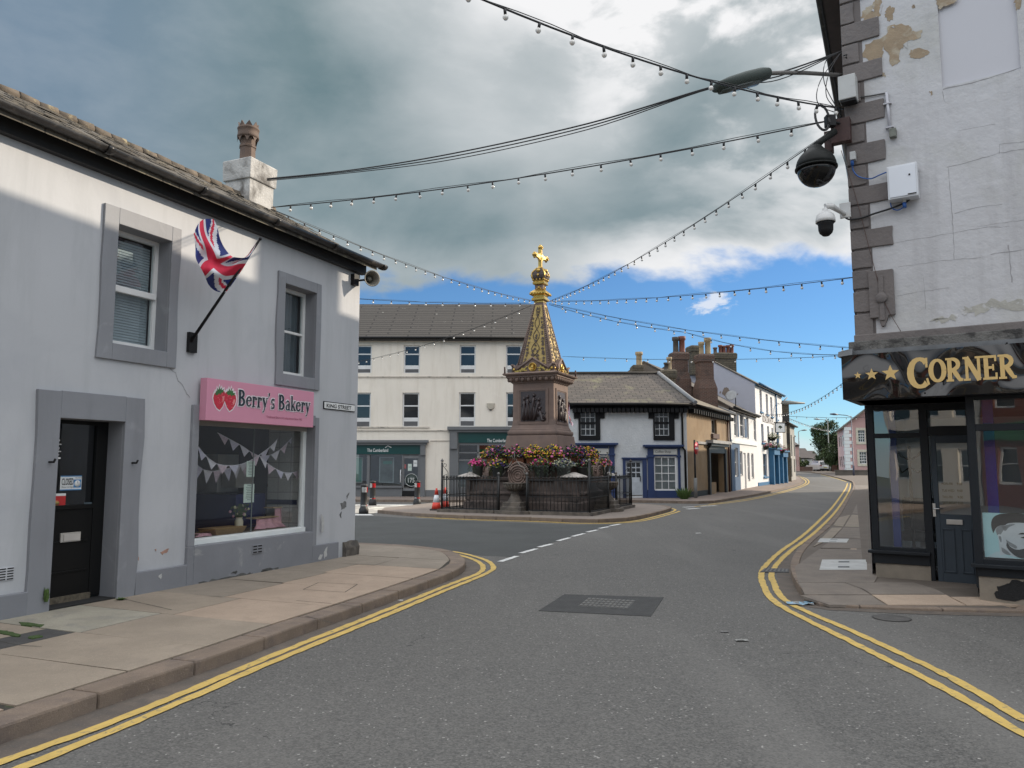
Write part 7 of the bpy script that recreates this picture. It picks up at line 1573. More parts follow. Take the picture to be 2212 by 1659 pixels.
g = MB(); tx = FC.px(793, 976, .1); tx1 = FC.px(843, 976, .1); W_ = tx1[0] - tx[0]; text_mesh(g, 'The Cumberland', FC, tx[0], tx[1], .17, .095, 0, sx=W_ / (.17 * 10.3) , bold=.02); rx = tx[0] + W_ * .78; rz = tx[1] + .20; ribbon(g, FC, [(rx, rz), (rx + .13, rz + .10), (rx + .30, rz + .01)], .04, .10, 0, lambda u, v: (u, v)); g.build('lettering', paper, t)
# door and glazing
g = MB(); dg = FC.rect([(873, 990), (905, 990), (905, 1055), (873, 1055)])
g.fbox(FC, ld_[0] + .05, dg[0], .14, ld_[3] - .02, -.1, .0, 0); g.fbox(FC, dg[1] - .05, ld_[1] - .1, .14, ld_[3] - .02, -.1, .0, 0); g.fbox(FC, dg[0], dg[1] - .05, dg[3], ld_[3] - .02, -.1, -.001, 0); g.fbox(FC, dg[0], dg[1] - .05, .14, dg[2], -.1, -.001, 0); g.fbox(FC, ld_[0] + .05, ld_[1] - .1, .14, .4, -.001, .02, 1)
dl = g.build('door', [M('door_grey', (.20, .205, .21), .5), black_satin], t)
glc = M_glass('bank_glass', (.5, .56, .56), .22)
pane(dg[0], dg[1] - .05, dg[2], dg[3], -.05, glc, 'pane', dl, FC)
g = MB(); xx = FC.px(796, 1000)[0]
for (p, q) in ((ls[0], xx - .07), (xx + .07, ls[1] - .02)): g = MB(); g.face([FC.P(p, ls[2] + .1, -.05), FC.P(q, ls[2] + .1, -.05), FC.P(q, ls[3], -.05), FC.P(p, ls[3], -.05)]); g.build('pane', glc, t)
g = MB(); cx_, cz_ = FC.px(888.5, 1037)[0], FC.px(888, 1037)[1]; g.lathe(FC.P(cx_, cz_, -.045), [(.31, 0), (.31, .01), (.001, .01)], 1, 28, axis=FC.N); g.tube([FC.P(cx_ + .31 * math.cos(x), cz_ + .31 * math.sin(x), -.03) for x in [math.pi * 2 * i / 24 for i in range(25)]], .016, 0, 5); text_mesh(g, '175', FC, cx_ - .22, cz_ - .12, .24, -.032, 0, sx=.78, bold=.02); g.build('anniversary_badge', [M('badge_white', (.55, .57, .55), .6), M('badge_dark', (.03, .05, .045), .6)], dl)
for k, (p0, p1, m_, lab) in enumerate([((871, 1003), (877, 1012), M('notice_red', (.45, .12, .12), .6), 'small red and white notice on the cream building shop door'), ((881, 1002), (889, 1017), pale_green, 'pale green notice in the middle of the cream building shop door'), ((893, 994), (901, 1008), paper, 'white printed notice at the top right of the cream building shop door')]):
    q = FC.rect([p0, p1]); g = MB(); g.fbox(FC, q[0], q[1], q[2], q[3], -.045, -.04, 0); g.fbox(FC, q[0] + .03, q[1] - .03, (q[2] + q[3]) / 2, (q[2] + q[3]) / 2 + .03, -.04, -.038, 1); g.build('door_notice', [m_, M('grey_ink2', (.2, .22, .22), .6)], **tagd(lab, 'notice', 'notices on the building society door'))
g = MB(); h_ = FC.px(866, 1025)[0]; z0_, z1_ = FC.px(866, 1042)[1], FC.px(866, 1015)[1]; g.tube([FC.P(h_, z0_, .06), FC.P(h_, z0_, .12), FC.P(h_, z1_, .12), FC.P(h_, z1_, .06)], .025, 0, 8); g.build('grab_rail', M('rail_white', (.7, .7, .7), .3), t)
g = MB(); g.fbox(FC, a0, ls[1], ls[2], ls[3] + .1, -2.5, -2.45, 0); g.fbox(FC, a0, ls[1], ls[2] - .3, ls[2] + .0, -2.45, -.12, 1); g.fbox(FC, ld_[0], ld_[1], .1, ld_[3], -1.4, -1.35, 0); g.build('shop_interior', [M('dim_interior', (.09, .085, .07), .8, .4, 1.2), teal], t)
arch = [(FC.px(785, 1043)[0], 1.0)]; g = MB(); ac, az = FC.px(800, 1010, -.6)[0], FC.px(800, 1005, -.6)[1]; o = [(ac - .66, ls[2] + .1), (ac - .66, az)] + [(ac - .66 * math.cos(math.pi * i / 12), az + .55 * math.sin(math.pi * i / 12)) for i in range(13)] + [(ac + .66, ls[2] + .1)]; g.fpoly(FC, o, -.62, -.6, 0); g.build('display_arch', M('arch_black', (.01, .012, .012), .8), t)
g = MB(); g.fbox(FC, a0, ls[1], ls[2] + .1, ls[3], -.72, -.70, 0); g.build('display_backing', M('display_cream', (.34, .32, .28), .8, .2, 2), t)
for k, (p0, p1, lab) in enumerate([((818, 987), (849, 1043), 'large framed pale poster right of the arch in the green shopfront'), ((765, 987), (781, 1043), 'framed green poster at the left end of the green shopfront')]):
    q = FC.rect([p0, p1]); t2 = thing('window_poster', FC.P(q[0], q[2], -.2), lab, 'poster', 'posters in the green shopfront'); g = MB(); g.fbox(FC, q[0], q[1], q[2], q[3], -.22, -.2, 0); g.build('frame', paper, t2); g = MB(); g.fbox(FC, q[0] + .05, q[1] - .05, q[2] + .05, q[3] - .05, -.2, -.195, 0 if k == 0 else 1); g.fbox(FC, q[0] + .2, q[1] - .1, q[3] - .35, q[3] - .2, -.195, -.19, 1); g.build('print', [M('poster_print', (.33, .35, .32), .7, .35, 3), M('poster_green', (.06, .42, .30), .6, .1, 3)], t2)
# right-hand shopfront, partly behind the fountain
mb, b0, b1, z0, z1, zf = shopfront(FC, 967, 1236, 922, 934, 956.5, '')
mb.fbox(FC, b0 + .1, rs[0], -.05, z1, 0, .10, 0); mb.fbox(FC, b0 + .14, rs[0] - .05, zf - .3, z1, .1, .22, 0)
for x in (FC.px(1033, 1000)[0], FC.px(1100, 1000)[0], FC.px(1165, 1000)[0]): mb.fbox(FC, x - .05, x + .05, rs[2], zf, -.1, .03, 0)
zt_ = FC.px(1000, 994)[1]; mb.fbox(FC, rs[0], aR, zt_ - .04, zt_ + .04, -.1, .031, 0); mb.fbox(FC, rs[0], aR, zf - .12, zf, -.1, .032, 0); zu = FC.px(1000, 978)[1]; mb.fbox(FC, rs[0], aR, zu - .03, zu + .03, -.1, .03, 0)
mb.build('shopfront_surround', gtrim, t); mb = MB(); mb.fbox(FC, rs[0] - .1, aR - .1, zf, z1, 0, .09, 0); mb.build('fascia', teal, t)
g = MB(); tx = FC.px(1052, 955, .1); text_mesh(g, 'The Cumberland', FC, tx[0], tx[1], .17, .095, 0, sx=W_ / (.17 * 10.3), bold=.02); g.build('lettering', paper, t)
g = MB(); g.face([FC.P(rs[0], rs[2], -.06), FC.P(aR, rs[2], -.06), FC.P(aR, rs[3], -.06), FC.P(rs[0], rs[3], -.06)]); g.build('pane', glc, t); g = MB(); g.fbox(FC, rs[0], aR, rs[2], zt_, -.2, -.18, 0); g.fbox(FC, rs[0], aR, zt_, rs[3], -1.2, -1.15, 1); g.build('window_blind', [M('frosted_blind', (.33, .38, .42), .7, .1, 2), MATS['dim_interior']], t)
q = FC.px(1060, 877); t2 = thing('alarm_box', FC.P(q[0], q[1] - .1, .0), 'small cream alarm box on the upper cream wall', 'alarm box'); g = MB(); o = [(q[0] - .20, q[1] + .14), (q[0] + .20, q[1] + .14), (q[0] + .16, q[1] - .10), (q[0] + .06, q[1] - .18), (q[0] - .06, q[1] - .18), (q[0] - .16, q[1] - .10)]; g.fpoly(FC, o, 0, .09, 0); g.build('case', M('alarm_cream', (.52, .47, .38), .5), t2, bevel=.02); g = MB(); g.fpoly(FC, [(q[0] - .07, q[1] - .12), (q[0] + .07, q[1] - .12), (q[0] + .05, q[1] - .22), (q[0] - .05, q[1] - .22)], .01, .08, 0); g.build('strobe', black_satin, t2)
# ------------------------------------------------------------------ coffee shop and the street beyond
def fr2(p, q): f = Frame(p.x, p.y, math.degrees(math.atan2(q.y - p.y, q.x - p.x))); f.L = math.hypot(q.x - p.x, q.y - p.y); return f
O = [P(x, y, .11) for x, y in ((1487, 1076), (1579.5, 1063.4), (1637.7, 1052.9), (1694.8, 1043.5), (1719.6, 1036))]
FK = Frame(O[0].x, O[0].y, 0); FO, FB, FH, FG = [fr2(O[i], O[i + 1]) for i in range(4)]
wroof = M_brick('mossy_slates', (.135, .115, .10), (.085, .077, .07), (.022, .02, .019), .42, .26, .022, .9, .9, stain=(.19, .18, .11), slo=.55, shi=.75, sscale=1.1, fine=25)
wroof2 = M_brick('sunny_slates', (.24, .205, .155), (.18, .155, .12), (.05, .045, .04), .42, .26, .014, .9, .9, stain=(.13, .12, .085), slo=.5, shi=.75, sscale=1.3, fine=25)  # brighter copy of the slates, sunlight on that slope put into the colour
k1 = lambda x0, y0, x1, y1: FK.rect([(1206.9 + x0 / 4.3213, 740.6 + y0 / 4.3213), (1206.9 + x1 / 4.3213, 740.6 + y1 / 4.3213)])
t = thing('coffee_shop_building', FK.P(-4, 0), 'low white painted corner building with black framed windows and blue coffee shop fronts', 'building')
blue_s = M('shop_blue', (.018, .038, .115), .5, .06, 3); wpaint = M('white_painted_stone', (.56, .575, .58), .85, .06, 2, .7, 12, stain=(.47, .49, .50), sscale=3, slo=.5, shi=.7, bdist=.03)
tb = M('black_timber', (.009, .009, .010), .6, .1, 6, spec=.2)
aL = FC.px(1222, 900)[0] - FK.O.x; zE = 4.52; w1, w2 = k1(203, 635, 343, 865), k1(893, 628, 1030, 866); wg, wc, wd = k1(240, 1048, 465, 1385), k1(885, 1058, 1105, 1378), k1(622, 1100, 785, 1428)
mb = MB(); wall_holes(mb, FK, aL, 0, -.1, zE, [w1, w2, wg, wc, wd], 0, .14); mb.face([FK.P(aL, -.1, -9), FK.P(aL, -.1), FK.P(aL, zE), FK.P(aL, zE, -9)]); mb.build('wall', wpaint, t)
for r_, o_ in ((w1, k1(183, 600, 388, 908)), (w2, k1(878, 600, 1082, 908))):
    mb = MB(); a0, a1, z0, z1 = o_
    for bx in ((a0, r_[0], z0, z1), (r_[1], a1, z0, z1), (r_[0], r_[1], z0, r_[2]), (r_[0], r_[1], r_[3], z1), (a0 - .22, a0, z1 - .55, z1 - .15), (a1, a1 + .22, z1 - .55, z1 - .15)): mb.fbox(FK, *bx, -.002, .08, 0)
    mb.build('window_surround', tb, t, bevel=.01); window(FK, r_, -.04, t, M('pane_white', (.5, .52, .53), .6), glass_dark, .03, 3, (.25, .5, .75), None, bar=.03)
    mb = MB(); mb.fbox(FK, r_[0], r_[1], (r_[2] + r_[3]) / 2 - .05, (r_[2] + r_[3]) / 2 + .05, -.06, -.02, 0); mb.build('meeting_rail', tb, t)
mb = MB(); mb.fbox(FK, aL, .1, zE - .18, zE, 0, .12, 0); mb.tube([FK.P(aL, zE + .02, .42), FK.P(.2, zE + .02, .42)], .07, 0, 8); n = 26
for i in range(n): a = aL + .3 + i * (-aL - .4) / (n - 1); mb.fbox(FK, a - .08, a + .08, zE - .36, zE - .16, 0, .34, 0)
FOL = FO.L
for i in range(20): a = .4 + i * (FOL - .6) / 19; mb.fbox(FO, a - .08, a + .08, zE - .36, zE - .16, 0, .30, 0)
mb.fbox(FO, 0, FOL, zE - .18, zE, 0, .12, 0); mb.tube([FO.P(.05, zE + .02, .38), FO.P(FOL, zE + .02, .38)], .07, 0, 8); mb.build('eaves_brackets', tb, t)
# roof: hipped at the corner
E = FK.P(.35, zE + .05, .42); Lf = FK.P(aL, zE + .05, .42); A = D(1422, 808, 40.2); Lr = Vector((FK.P(aL, 0).x, A.y, A.z)); Rb = FO.P(FOL, zE + .05, .38); B = FO.P(FOL + .1, A.z - .1, -3.5)
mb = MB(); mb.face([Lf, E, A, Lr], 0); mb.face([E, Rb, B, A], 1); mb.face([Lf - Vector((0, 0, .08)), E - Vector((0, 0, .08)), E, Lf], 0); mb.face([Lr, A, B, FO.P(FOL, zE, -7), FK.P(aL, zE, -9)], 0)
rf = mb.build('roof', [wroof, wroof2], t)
mb = MB(); mb.tube([E + Vector((0, 0, .05)), A + Vector((0, 0, .06))], .11, 0, 6); mb.tube([Lr + Vector((0, 0, .04)), A + Vector((0, 0, .06))], .09, 1, 6); mb.tube([B + Vector((0, 0, .04)), Rb], .10, 0, 6); mb.build('ridge', [M('lead_hip', (.24, .25, .26), .6, .1, 4), M('ridge_dark', (.05, .045, .04), .9)], rf)
# shop fronts
def cfront(a0, a1, r_, z0, zs, ztop, word, wx, side='both'):
    mb = MB()
    for q in ((a0, r_[0]), (r_[1], a1)):
        mb.fbox(FK, q[0] + .06, q[1] - .0, .0, ztop - .15, 0, .09, 0); mb.fbox(FK, q[0] + .02, q[1] + .02, .0, .5, 0, .12, 0); mb.fbox(FK, q[0], q[1] + .03, ztop - .6, ztop - .5, 0, .13, 0)
    mb.fbox(FK, a0 - .16, a1 + .16, ztop - .09, ztop, 0, .30, 0); mb.fbox(FK, a0 - .06, a1 + .06, ztop - .17, ztop - .09, 0, .16, 0); mb.fbox(FK, r_[0], r_[1], .0, r_[2], 0, .07, 0); mb.fbox(FK, r_[0], r_[1], r_[3], ztop - .17, 0, .06, 0)
    s_ = mb.build('shopfront_surround', blue_s, t, bevel=.008); mb = MB(); zs0, zs1 = zs; mb.fbox(FK, r_[0] - .02, r_[1] + .02, zs0, zs1, .06, .09, 0); sb = mb.build('sign_panel', M('sign_offwhite', (.52, .52, .49), .7, .03), s_)
    g = MB(); text_mesh(g, word, FK, wx, zs0 + (zs1 - zs0) * .32, (zs1 - zs0) * .44, .092, 0, sx=.95); g.build('sign_lettering', black_ink, s_)
    w = window(FK, r_, -.02, t, white_pvc, M_glass('cafe_glass', (.7, .75, .75), .12), .07, 3, (.25, .5, .75), None, bar=.03)
    mb = MB(); pr = [(r_[0] + (r_[1] - r_[0]) * i / 48, -.2 + .03 * (i % 2)) for i in range(49)]
    for p, q in zip(pr, pr[1:]): mb.face([FK.P(p[0], r_[2], p[1]), FK.P(q[0], r_[2], q[1]), FK.P(q[0], r_[3], q[1]), FK.P(p[0], r_[3], p[1])])
    mb.build('net_curtain', M('net_curtain', (.40, .42, .42), .9, .1, 3), w)
zsg = FK.rect([(1272, 969), (1314, 981)]); zsc = FK.rect([(1410, 970), (1459, 982)])
ob_ = k1(815, 955, 1140, 1450); cfront(ob_[0], ob_[1], wc, 0, (zsc[2], zsc[3]), FK.px(1430, 961)[1], 'Coffee Shop', wc[0] + .06)
og = k1(180, 932, 525, 1450); cfront(og[0], og[1], wg, 0, (zsg[2], zsg[3]), FK.px(1300, 957)[1], 'The Granary', FK.px(1279, 975)[0] - .36)
mb = MB(); q = k1(597, 1082, 825, 1430); mb.fbox(FK, q[0], wd[0], 0, q[3], 0, .07, 0); mb.fbox(FK, wd[1], q[1], 0, q[3], 0, .07, 0); mb.fbox(FK, wd[0], wd[1], wd[3], q[3], 0, .069, 0); mb.fbox(FK, q[0] - .05, q[1] + .05, q[3], q[3] + .06, 0, .12, 0); mb.build('door_surround', blue_s, t)
a0, a1, z0, z1 = wd; zm = z0 + (z1 - z0) * .47; mb = MB(); mb.fbox(FK, a0, a1, z0 + .04, zm, -.12, -.07, 0); dl = mb.build('door', M('pale_blue_door', (.50, .54, .58), .5), t); window(FK, (a0, a1, zm, z1), -.07, dl, MATS['pale_blue_door'], glass_dark, .09, 3, (.33, .66), None, bar=.04, name='glazing'); 
mb = MB(); mb.fbox(FK, a0 + .12, a1 - .12, z0 + .14, zm - .12, -.07, -.06, 0); mb.tube([FK.P(a1 - .1, zm - .1, -.05), FK.P(a1 - .1, zm + .15, -.03)], .02, 1, 6); mb.build('door_panel', [M('pale_panel', (.46, .50, .54), .5), black_satin], dl)
mb = MB(); mb.tube([FK.P(-.12, .1, .08), FK.P(-.12, 2.35, .08), FK.P(-.22, 2.5, .08), FK.P(-.22, zE - .1, .08), FK.P(-.12, zE, .3)], .055, 0, 8); mb.build('drainpipe', tb, t)
mb = MB(); mb.fbox(FK, wd[1] + .3, 0, -.05, .42, 0, .03, 0); mb.build('plinth', M('plinth_navy', (.03, .04, .08), .7), t)
litter_ = tuft('roadside_weed', P(1478, 1078, .11), 160, .35, .55, 'leafy green weeds growing at the corner drainpipe of the coffee shop', 9)
# ochre side of the same building
ochre = M('ochre_render', (.29, .205, .12), .85, .16, .9, .3, 14, stain=(.22, .145, .075), sscale=1.1, slo=.48, shi=.66); t = thing('ochre_building', FO.P(3, 0), 'ochre yellow rendered shop building with a dark doorway beside the no entry sign', 'building')
wo = FO.rect([(1537, 893), (1555, 933)]); do_ = FO.rect([(1531, 970), (1566, 1070)])
q = lambda cx, cy: FO.px(1206.9 + cx / 4.3213, 740.6 + cy / 4.3213); wo = (q(1425, 800)[0], q(1475, 800)[0], q(1450, 850)[1], q(1450, 715)[1]); do_ = (q(1405, 1300)[0], q(1545, 1300)[0], .1, q(1470, 1030)[1])
mb = MB(); wall_holes(mb, FO, 0, FOL, -.1, zE, [wo, do_], 0, .3); mb.build('wall', ochre, t)
window(FO, wo, -.12, t, M('old_white', (.42, .40, .36), .7), glass_dark, .06, 2, (), None); mb = MB(); mb.fbox(FO, wo[0] - .1, wo[1] + .1, wo[2] - .25, wo[2], 0, .12, 0); mb.fbox(FO, wo[0], wo[1], wo[3], wo[3] + .1, 0, .02, 0); mb.build('window_sill', M('dark_stone', (.09, .055, .045), .8), t)
mb = MB(); a0, a1, z0, z1 = do_; mb.fbox(FO, a0 - .25, a0, 0, z1 + .25, 0, .12, 0); mb.fbox(FO, a1, a1 + .25, 0, z1 + .25, 0, .12, 0); mb.fbox(FO, a0, a1, z1, z1 + .5, -.1, .10, 0); mb.fbox(FO, a0, a0 + (a1 - a0) * .45, .1, .75, -.15, .0, 1); mb.fbox(FO, a0, a1, .1, z1, -.9, -.85, 0); mb.fbox(FO, a0 + .1, a0 + .2, .75, z1, -.1, -.02, 0); mb.build('shopfront', [M('shop_black', (.018, .02, .022), .5), ochre], t)
mb = MB(); mb.fbox(FO, a0 - .45, a1 + .5, z1 + .5, z1 + .66, 0, .38, 1); mb.fbox(FO, a0 - .3, a1 + .35, z1 + .36, z1 + .5, 0, .25, 0); mb.fbox(FO, a0 - 2.2, a0 - .5, z1 + .42, z1 + .54, 0, .08, 1); mb.build('shop_cornice', [MATS['shop_black'], M('lead_pale', (.36, .36, .36), .7, .2, 6)], t)
mb = MB(); c_ = q(1570, 900); mb.tube([FO.P(c_[0], 0, .08), FO.P(c_[0], zE - .3, .08)], .055, 0, 8); mb.build('drainpipe', M('pipe_maroon', (.06, .015, .012), .5), t); mb = MB(); mb.fbox(FO, .1, a0 - .3, -.05, .4, 0, .03, 0); mb.build('plinth', black_satin, t)
# chimneys along the roofs
brk = M_brick('chimney_brick', (.125, .06, .042), (.07, .042, .034), (.17, .15, .13), .22, .075, .014, .9, .7, stain=(.035, .03, .028), slo=.52, shi=.68, sscale=1.6); rub = M_brick('rubble_stone', (.13, .11, .075), (.09, .075, .055), (.04, .036, .03), .5, .16, .02, .9, .9, stain=(.045, .042, .034), slo=.5, shi=.7, sscale=2)
def stack(px0, px1, ytop, ybot, y, depth, m, deg, pots, lab, taper=0.0, name='chimney_stack'):
    p, q = D(px0, ytop, y), D(px1, ytop, y); zb = D(px0, ybot, y).z - 1.2; c = (p + q) / 2; w = (q.x - p.x); t2 = thing(name, (c.x, c.y, zb), lab, 'chimney')
    f = Frame(c.x, c.y, deg); hw = w / 2 * .86; hd = depth / 2; mb = MB(); rg = []
    for z, g_ in ((zb, taper), (zb + (p.z - zb) * .42, taper), (zb + (p.z - zb) * .58, 0), (p.z - .5, 0), (p.z - .45, .06), (p.z - .1, .07), (p.z, .0)): rg.append([f.P(a * (hw + g_), z, d * (hd + g_)) for a, d in ((-1, 1), (1, 1), (1, -1), (-1, -1))])
    mb.ring(rg, 0, False); mb.build('stack', m, t2)
    for (fx, r_, h, kind) in pots:
        b_ = f.P(-hw + 2 * hw * fx, p.z - .02, 0); mb = MB(); mb.lathe(b_, [(r_ * 1.1, 0), (r_ * .9, h * .1), (r_ * .85, h * .75), (r_ * 1.15, h * .8), (r_ * 1.15, h), (r_ * .8, h), (r_ * .8, h * .8)], 0, 12)
        mb.build('chimney_pot', {0: clay, 1: M('dark_pot', (.07, .06, .05), .8, .2, 5), 2: M('buff_pot', (.36, .28, .17), .8, .15, 5), 3: M('red_pot', (.17, .055, .035), .7, .15, 5)}[kind], t2)
stack(1448, 1484, 762, 822, 45.3, .8, brk, 8, [(.3, .19, .95, 1), (.75, .2, 1.0, 3)], 'left brick chimney stack with one dark and one red pot', .12)
stack(1504, 1538, 766, 850, 44.3, .8, brk, 8, [(.3, .16, .75, 2), (.8, .19, 1.0, 2)], 'right brick chimney stack with two buff pots', .14)
stack(1535, 1588, 764, 802, 60.5, 1.2, rub, 8, [(.12, .16, .5, 0), (.38, .16, .7, 3), (.56, .17, .65, 3), (.76, .17, .7, 3), (.95, .17, .75, 3)], 'long stone chimney stack with five red pots on the hotel')
stack(1486.6, 1506, 748, 775, 55.2, 1.0, rub, 8, [], 'plain stone chimney block without pots at the peak of the hotel gable')
stack(1431, 1454, 799, 826, 40.5, .7, rub, 20, [(.3, .12, .4, 1), (.7, .13, .7, 2)], 'small stone chimney at the hip of the coffee shop roof')
stack(1364, 1386, 790, 806, 46, .9, rub, 0, [(.8, .2, .85, 2)], 'low stone chimney with a single pale pot behind the coffee shop ridge')
# two storey blue and white shop
def house(name, fr, L, z0, zE, depth, zR, ridge, wm, rm, gm, holes, lab, gut_m=black_satin, rev=.15, cat='building', roof_over=.25):
    t = thing(name, fr.P(L / 2, z0), lab, cat); mb = MB(); wall_holes(mb, fr, 0, L, z0, zE, holes, 0, rev); body(mb, fr, 0, L, z0, zE, depth, zR, 1, 0, ridge); mb.build('wall', [wm, gm], t)
    mb = MB(); gable_roof(mb, fr, -.05, L + .05, zE, zR, 0, depth, 0, roof_over, .10, ridge); mb.build('roof', rm, t); mb = MB(); mb.tube([fr.P(0, zE - .0, roof_over + .06), fr.P(L, zE - .0, roof_over + .06)], .07, 0, 6); mb.fbox(fr, 0, L, zE - .14, zE - .02, .0, .06, 0); mb.build('gutter', gut_m, t); return t
def fw(fr, x0, x1, y0, y1):    # opening on an angled front from pixel columns and rows
    a0, a1 = fr.px(x0, (y0 + y1) / 2)[0], fr.px(x1, (y0 + y1) / 2)[0]; xm = (x0 + x1) / 2; return (a0, a1, fr.px(xm, y1)[1], fr.px(xm, y0)[1])
s2 = lambda fr, cx0, cx1, cy0, cy1: fw(fr, 1536 + cx0 / 4.0314, 1536 + cx1 / 4.0314, 685.8 + cy0 / 4.0314, 685.8 + cy1 / 4.0314)
wh = M('white_front_paint', (.66, .66, .66), .8, .04, 1.5, .15, 20, stain=(.52, .52, .50), sscale=1, slo=.58, shi=.75); lav = M('lavender_render', (.40, .41, .47), .85, .04, .8, .15, 10, stain=(.36, .37, .42), sscale=.6); brg = M('brown_gable_render', (.19, .165, .14), .9, .12, 1.2, .3, 20)
mblue = M('mid_blue_paint', (.035, .085, .17), .6, .08, 4); hblue = M('hotel_blue_paint', (.02, .12, .25), .5, .06, 4)
up = [s2(FB, 200, 226, 805, 1035), s2(FB, 252, 286, 835, 1040), s2(FB, 306, 328, 862, 1052), s2(FB, 372, 392, 893, 1070)]; dn = [s2(FB, 203, 232, 1135, 1388), s2(FB, 250, 276, 1165, 1375), s2(FB, 318, 338, 1180, 1420), s2(FB, 352, 372, 1185, 1400)]; dr_ = s2(FB, 283, 306, 1180, 1480); dr_ = (dr_[0], dr_[1], .12, dr_[3])
t = house('blue_and_white_shop', FB, FB.L, -.1, 5.0, 10, 7.9, 5.0, wh, wroof, brg, up + dn + [dr_], 'two storey shop painted white above and partly blue below, left of the hotel')
for i, r_ in enumerate(up + dn): window(FB, r_, -.08, t, wh if i != 4 else white_pvc, glass_dark, .08, 1, (.5,), None, sill=.05)
mb = MB(); zb_ = FB.px(1590, 950)[1]; mb.fbox(FB, .1, up[1][0] + 1.4, .3, zb_, .001, .03, 0) if False else None
for bx in ((.1, dn[0][0], 0, 2.9), (dn[0][0], dn[0][1], 0, dn[0][2]), (dn[0][0], dn[0][1], dn[0][3], 2.9), (dn[0][1], dn[1][0], 0, 2.9), (up[0][1] + .1, up[0][1] + .45, up[0][2], 4.7), (up[1][1] + .15, up[1][1] + .9, up[1][2], 4.6)): mb.fbox(FB, *bx, .0, .03, 0)
mb.fbox(FB, 0, .18, 0, 4.9, .0, .06, 1); mb.build('blue_panel', [mblue, M('dark_blue', (.02, .035, .07), .5)], t); mb = MB(); mb.fbox(FB, dr_[0], dr_[1], .12, dr_[3], -.12, -.08, 0); mb.build('door', white_pvc, t); mb = MB(); mb.fbox(FB, .3, FB.L, 2.95, 3.15, 0, .08, 0); mb.build('band', white_paint, t)
mb = MB(); c_ = FB.P(1.4, 5.15, .15); mb.tube([c_, c_ + Vector((0, 0, .5)), c_ + Vector((-.3, -.25, .5))], .03, 0, 6); mb.lathe(c_ + Vector((-.32, -.3, .55)), [(.001, 0), (.2, .03), (.33, .10), (.34, .12), (.2, .05)], 1, 18, axis=(-.5, -.75, .4)); d_ = thing('satellite_dish', c_, 'white satellite dish on the eaves of the blue and white shop', 'satellite dish'); mb.build('dish', [black_satin, M('dish_grey', (.4, .42, .43), .4)], d_)
# hotel
hu = [s2(FH, 424, 443, 632, 820), s2(FH, 478, 496, 668, 845), s2(FH, 517, 534, 695, 862), s2(FH, 566, 579, 728, 888)]; hm_ = [s2(FH, 438, 458, 928, 1090), s2(FH, 491, 507, 948, 1110), s2(FH, 528, 541, 962, 1120), s2(FH, 583, 594, 990, 1130)]; hd = [s2(FH, 453, 489, 1188, 1385)]
t = house('white_hotel', FH, FH.L, -.1, 7.3, 9, 9.9, 4.4, wh, wroof, lav, hu + hm_ + hd, 'tall white hotel with blue windows, blue porch and a blank lavender grey gable', hblue)
for r_ in hu + hm_ + hd: window(FH, r_, -.12, t, hblue if r_ in hm_ + hd else lav, glass_dark, .09, 1, (.5,), None); mb = MB(); mb.fbox(FH, r_[0] - .05, r_[1] + .05, r_[2] - .12, r_[2], 0, .1, 0); mb.build('sill', hblue, t)
for x0, x1, yt, dp in ((505, 556, 1150, .9), (586, 628, 1172, .5)):
    q = s2(FH, x0, x1, yt, 1460); mb = MB(); a0, a1 = q[0], min(q[1], FH.L - .1); mb.fbox(FH, a0, a0 + .35, 0, q[3] - .4, 0, .35, 0); mb.fbox(FH, a1 - .35, a1, 0, q[3] - .4, 0, .35, 0); mb.fbox(FH, a0, a1, q[3] - .4, q[3], 0, .42, 0); mb.fbox(FH, a0 - .1, a1 + .1, q[3], q[3] + .12, 0, .55, 0); mb.fbox(FH, a0 + .35, a1 - .35, 0, q[3] - .4, 0, .1, 1); mb.build('porch', [hblue, M('porch_dark', (.01, .04, .08), .5)], t)
mb = MB(); mb.fbox(FH, 0, FH.L, -.05, .45, 0, .05, 0); mb.tube([FH.P(FH.L - 3.2, .4, .1), FH.P(FH.L - 3.2, 7.2, .1)], .07, 0, 6); mb.build('plinth', hblue, t)
q = s2(FH, 447, 540, 880, 925); g = MB(); text_mesh(g, 'ROYAL OAK HOTEL', FH, q[0], 4.75, .5, .03, 0, sx=(q[1] - q[0]) / (.5 * 12.2), bold=.02); g.build('lettering', M('brown_letters', (.08, .05, .035), .7), t)
px_patches(FHG := Frame(O[2].x, O[2].y, FH.deg + 90 - 180 + 0), [], 0, 'x', bare, t) if False else None
FHG = Frame(O[2].x, O[2].y, FH.deg - 90)   # gable plane, a runs to the right as seen from the street, 0 at the front corner
c7 = lambda x, y: (1426.4 + x / 7.56, 713.2 + y / 7.56)
px_patches(FHG, [[c7(*p) for p in pl] for pl in ([(1050, 940), (1090, 930), (1130, 990), (1110, 1080), (1050, 1080), (1000, 1020)], [(960, 1010), (990, 1000), (980, 1050)], [(870, 940), (895, 935), (915, 1000), (890, 1000)], [(1245, 1040), (1280, 1040), (1250, 1060)])], .01, 'bare_patch', M('gable_bare', (.20, .16, .13), .9), t, .04)
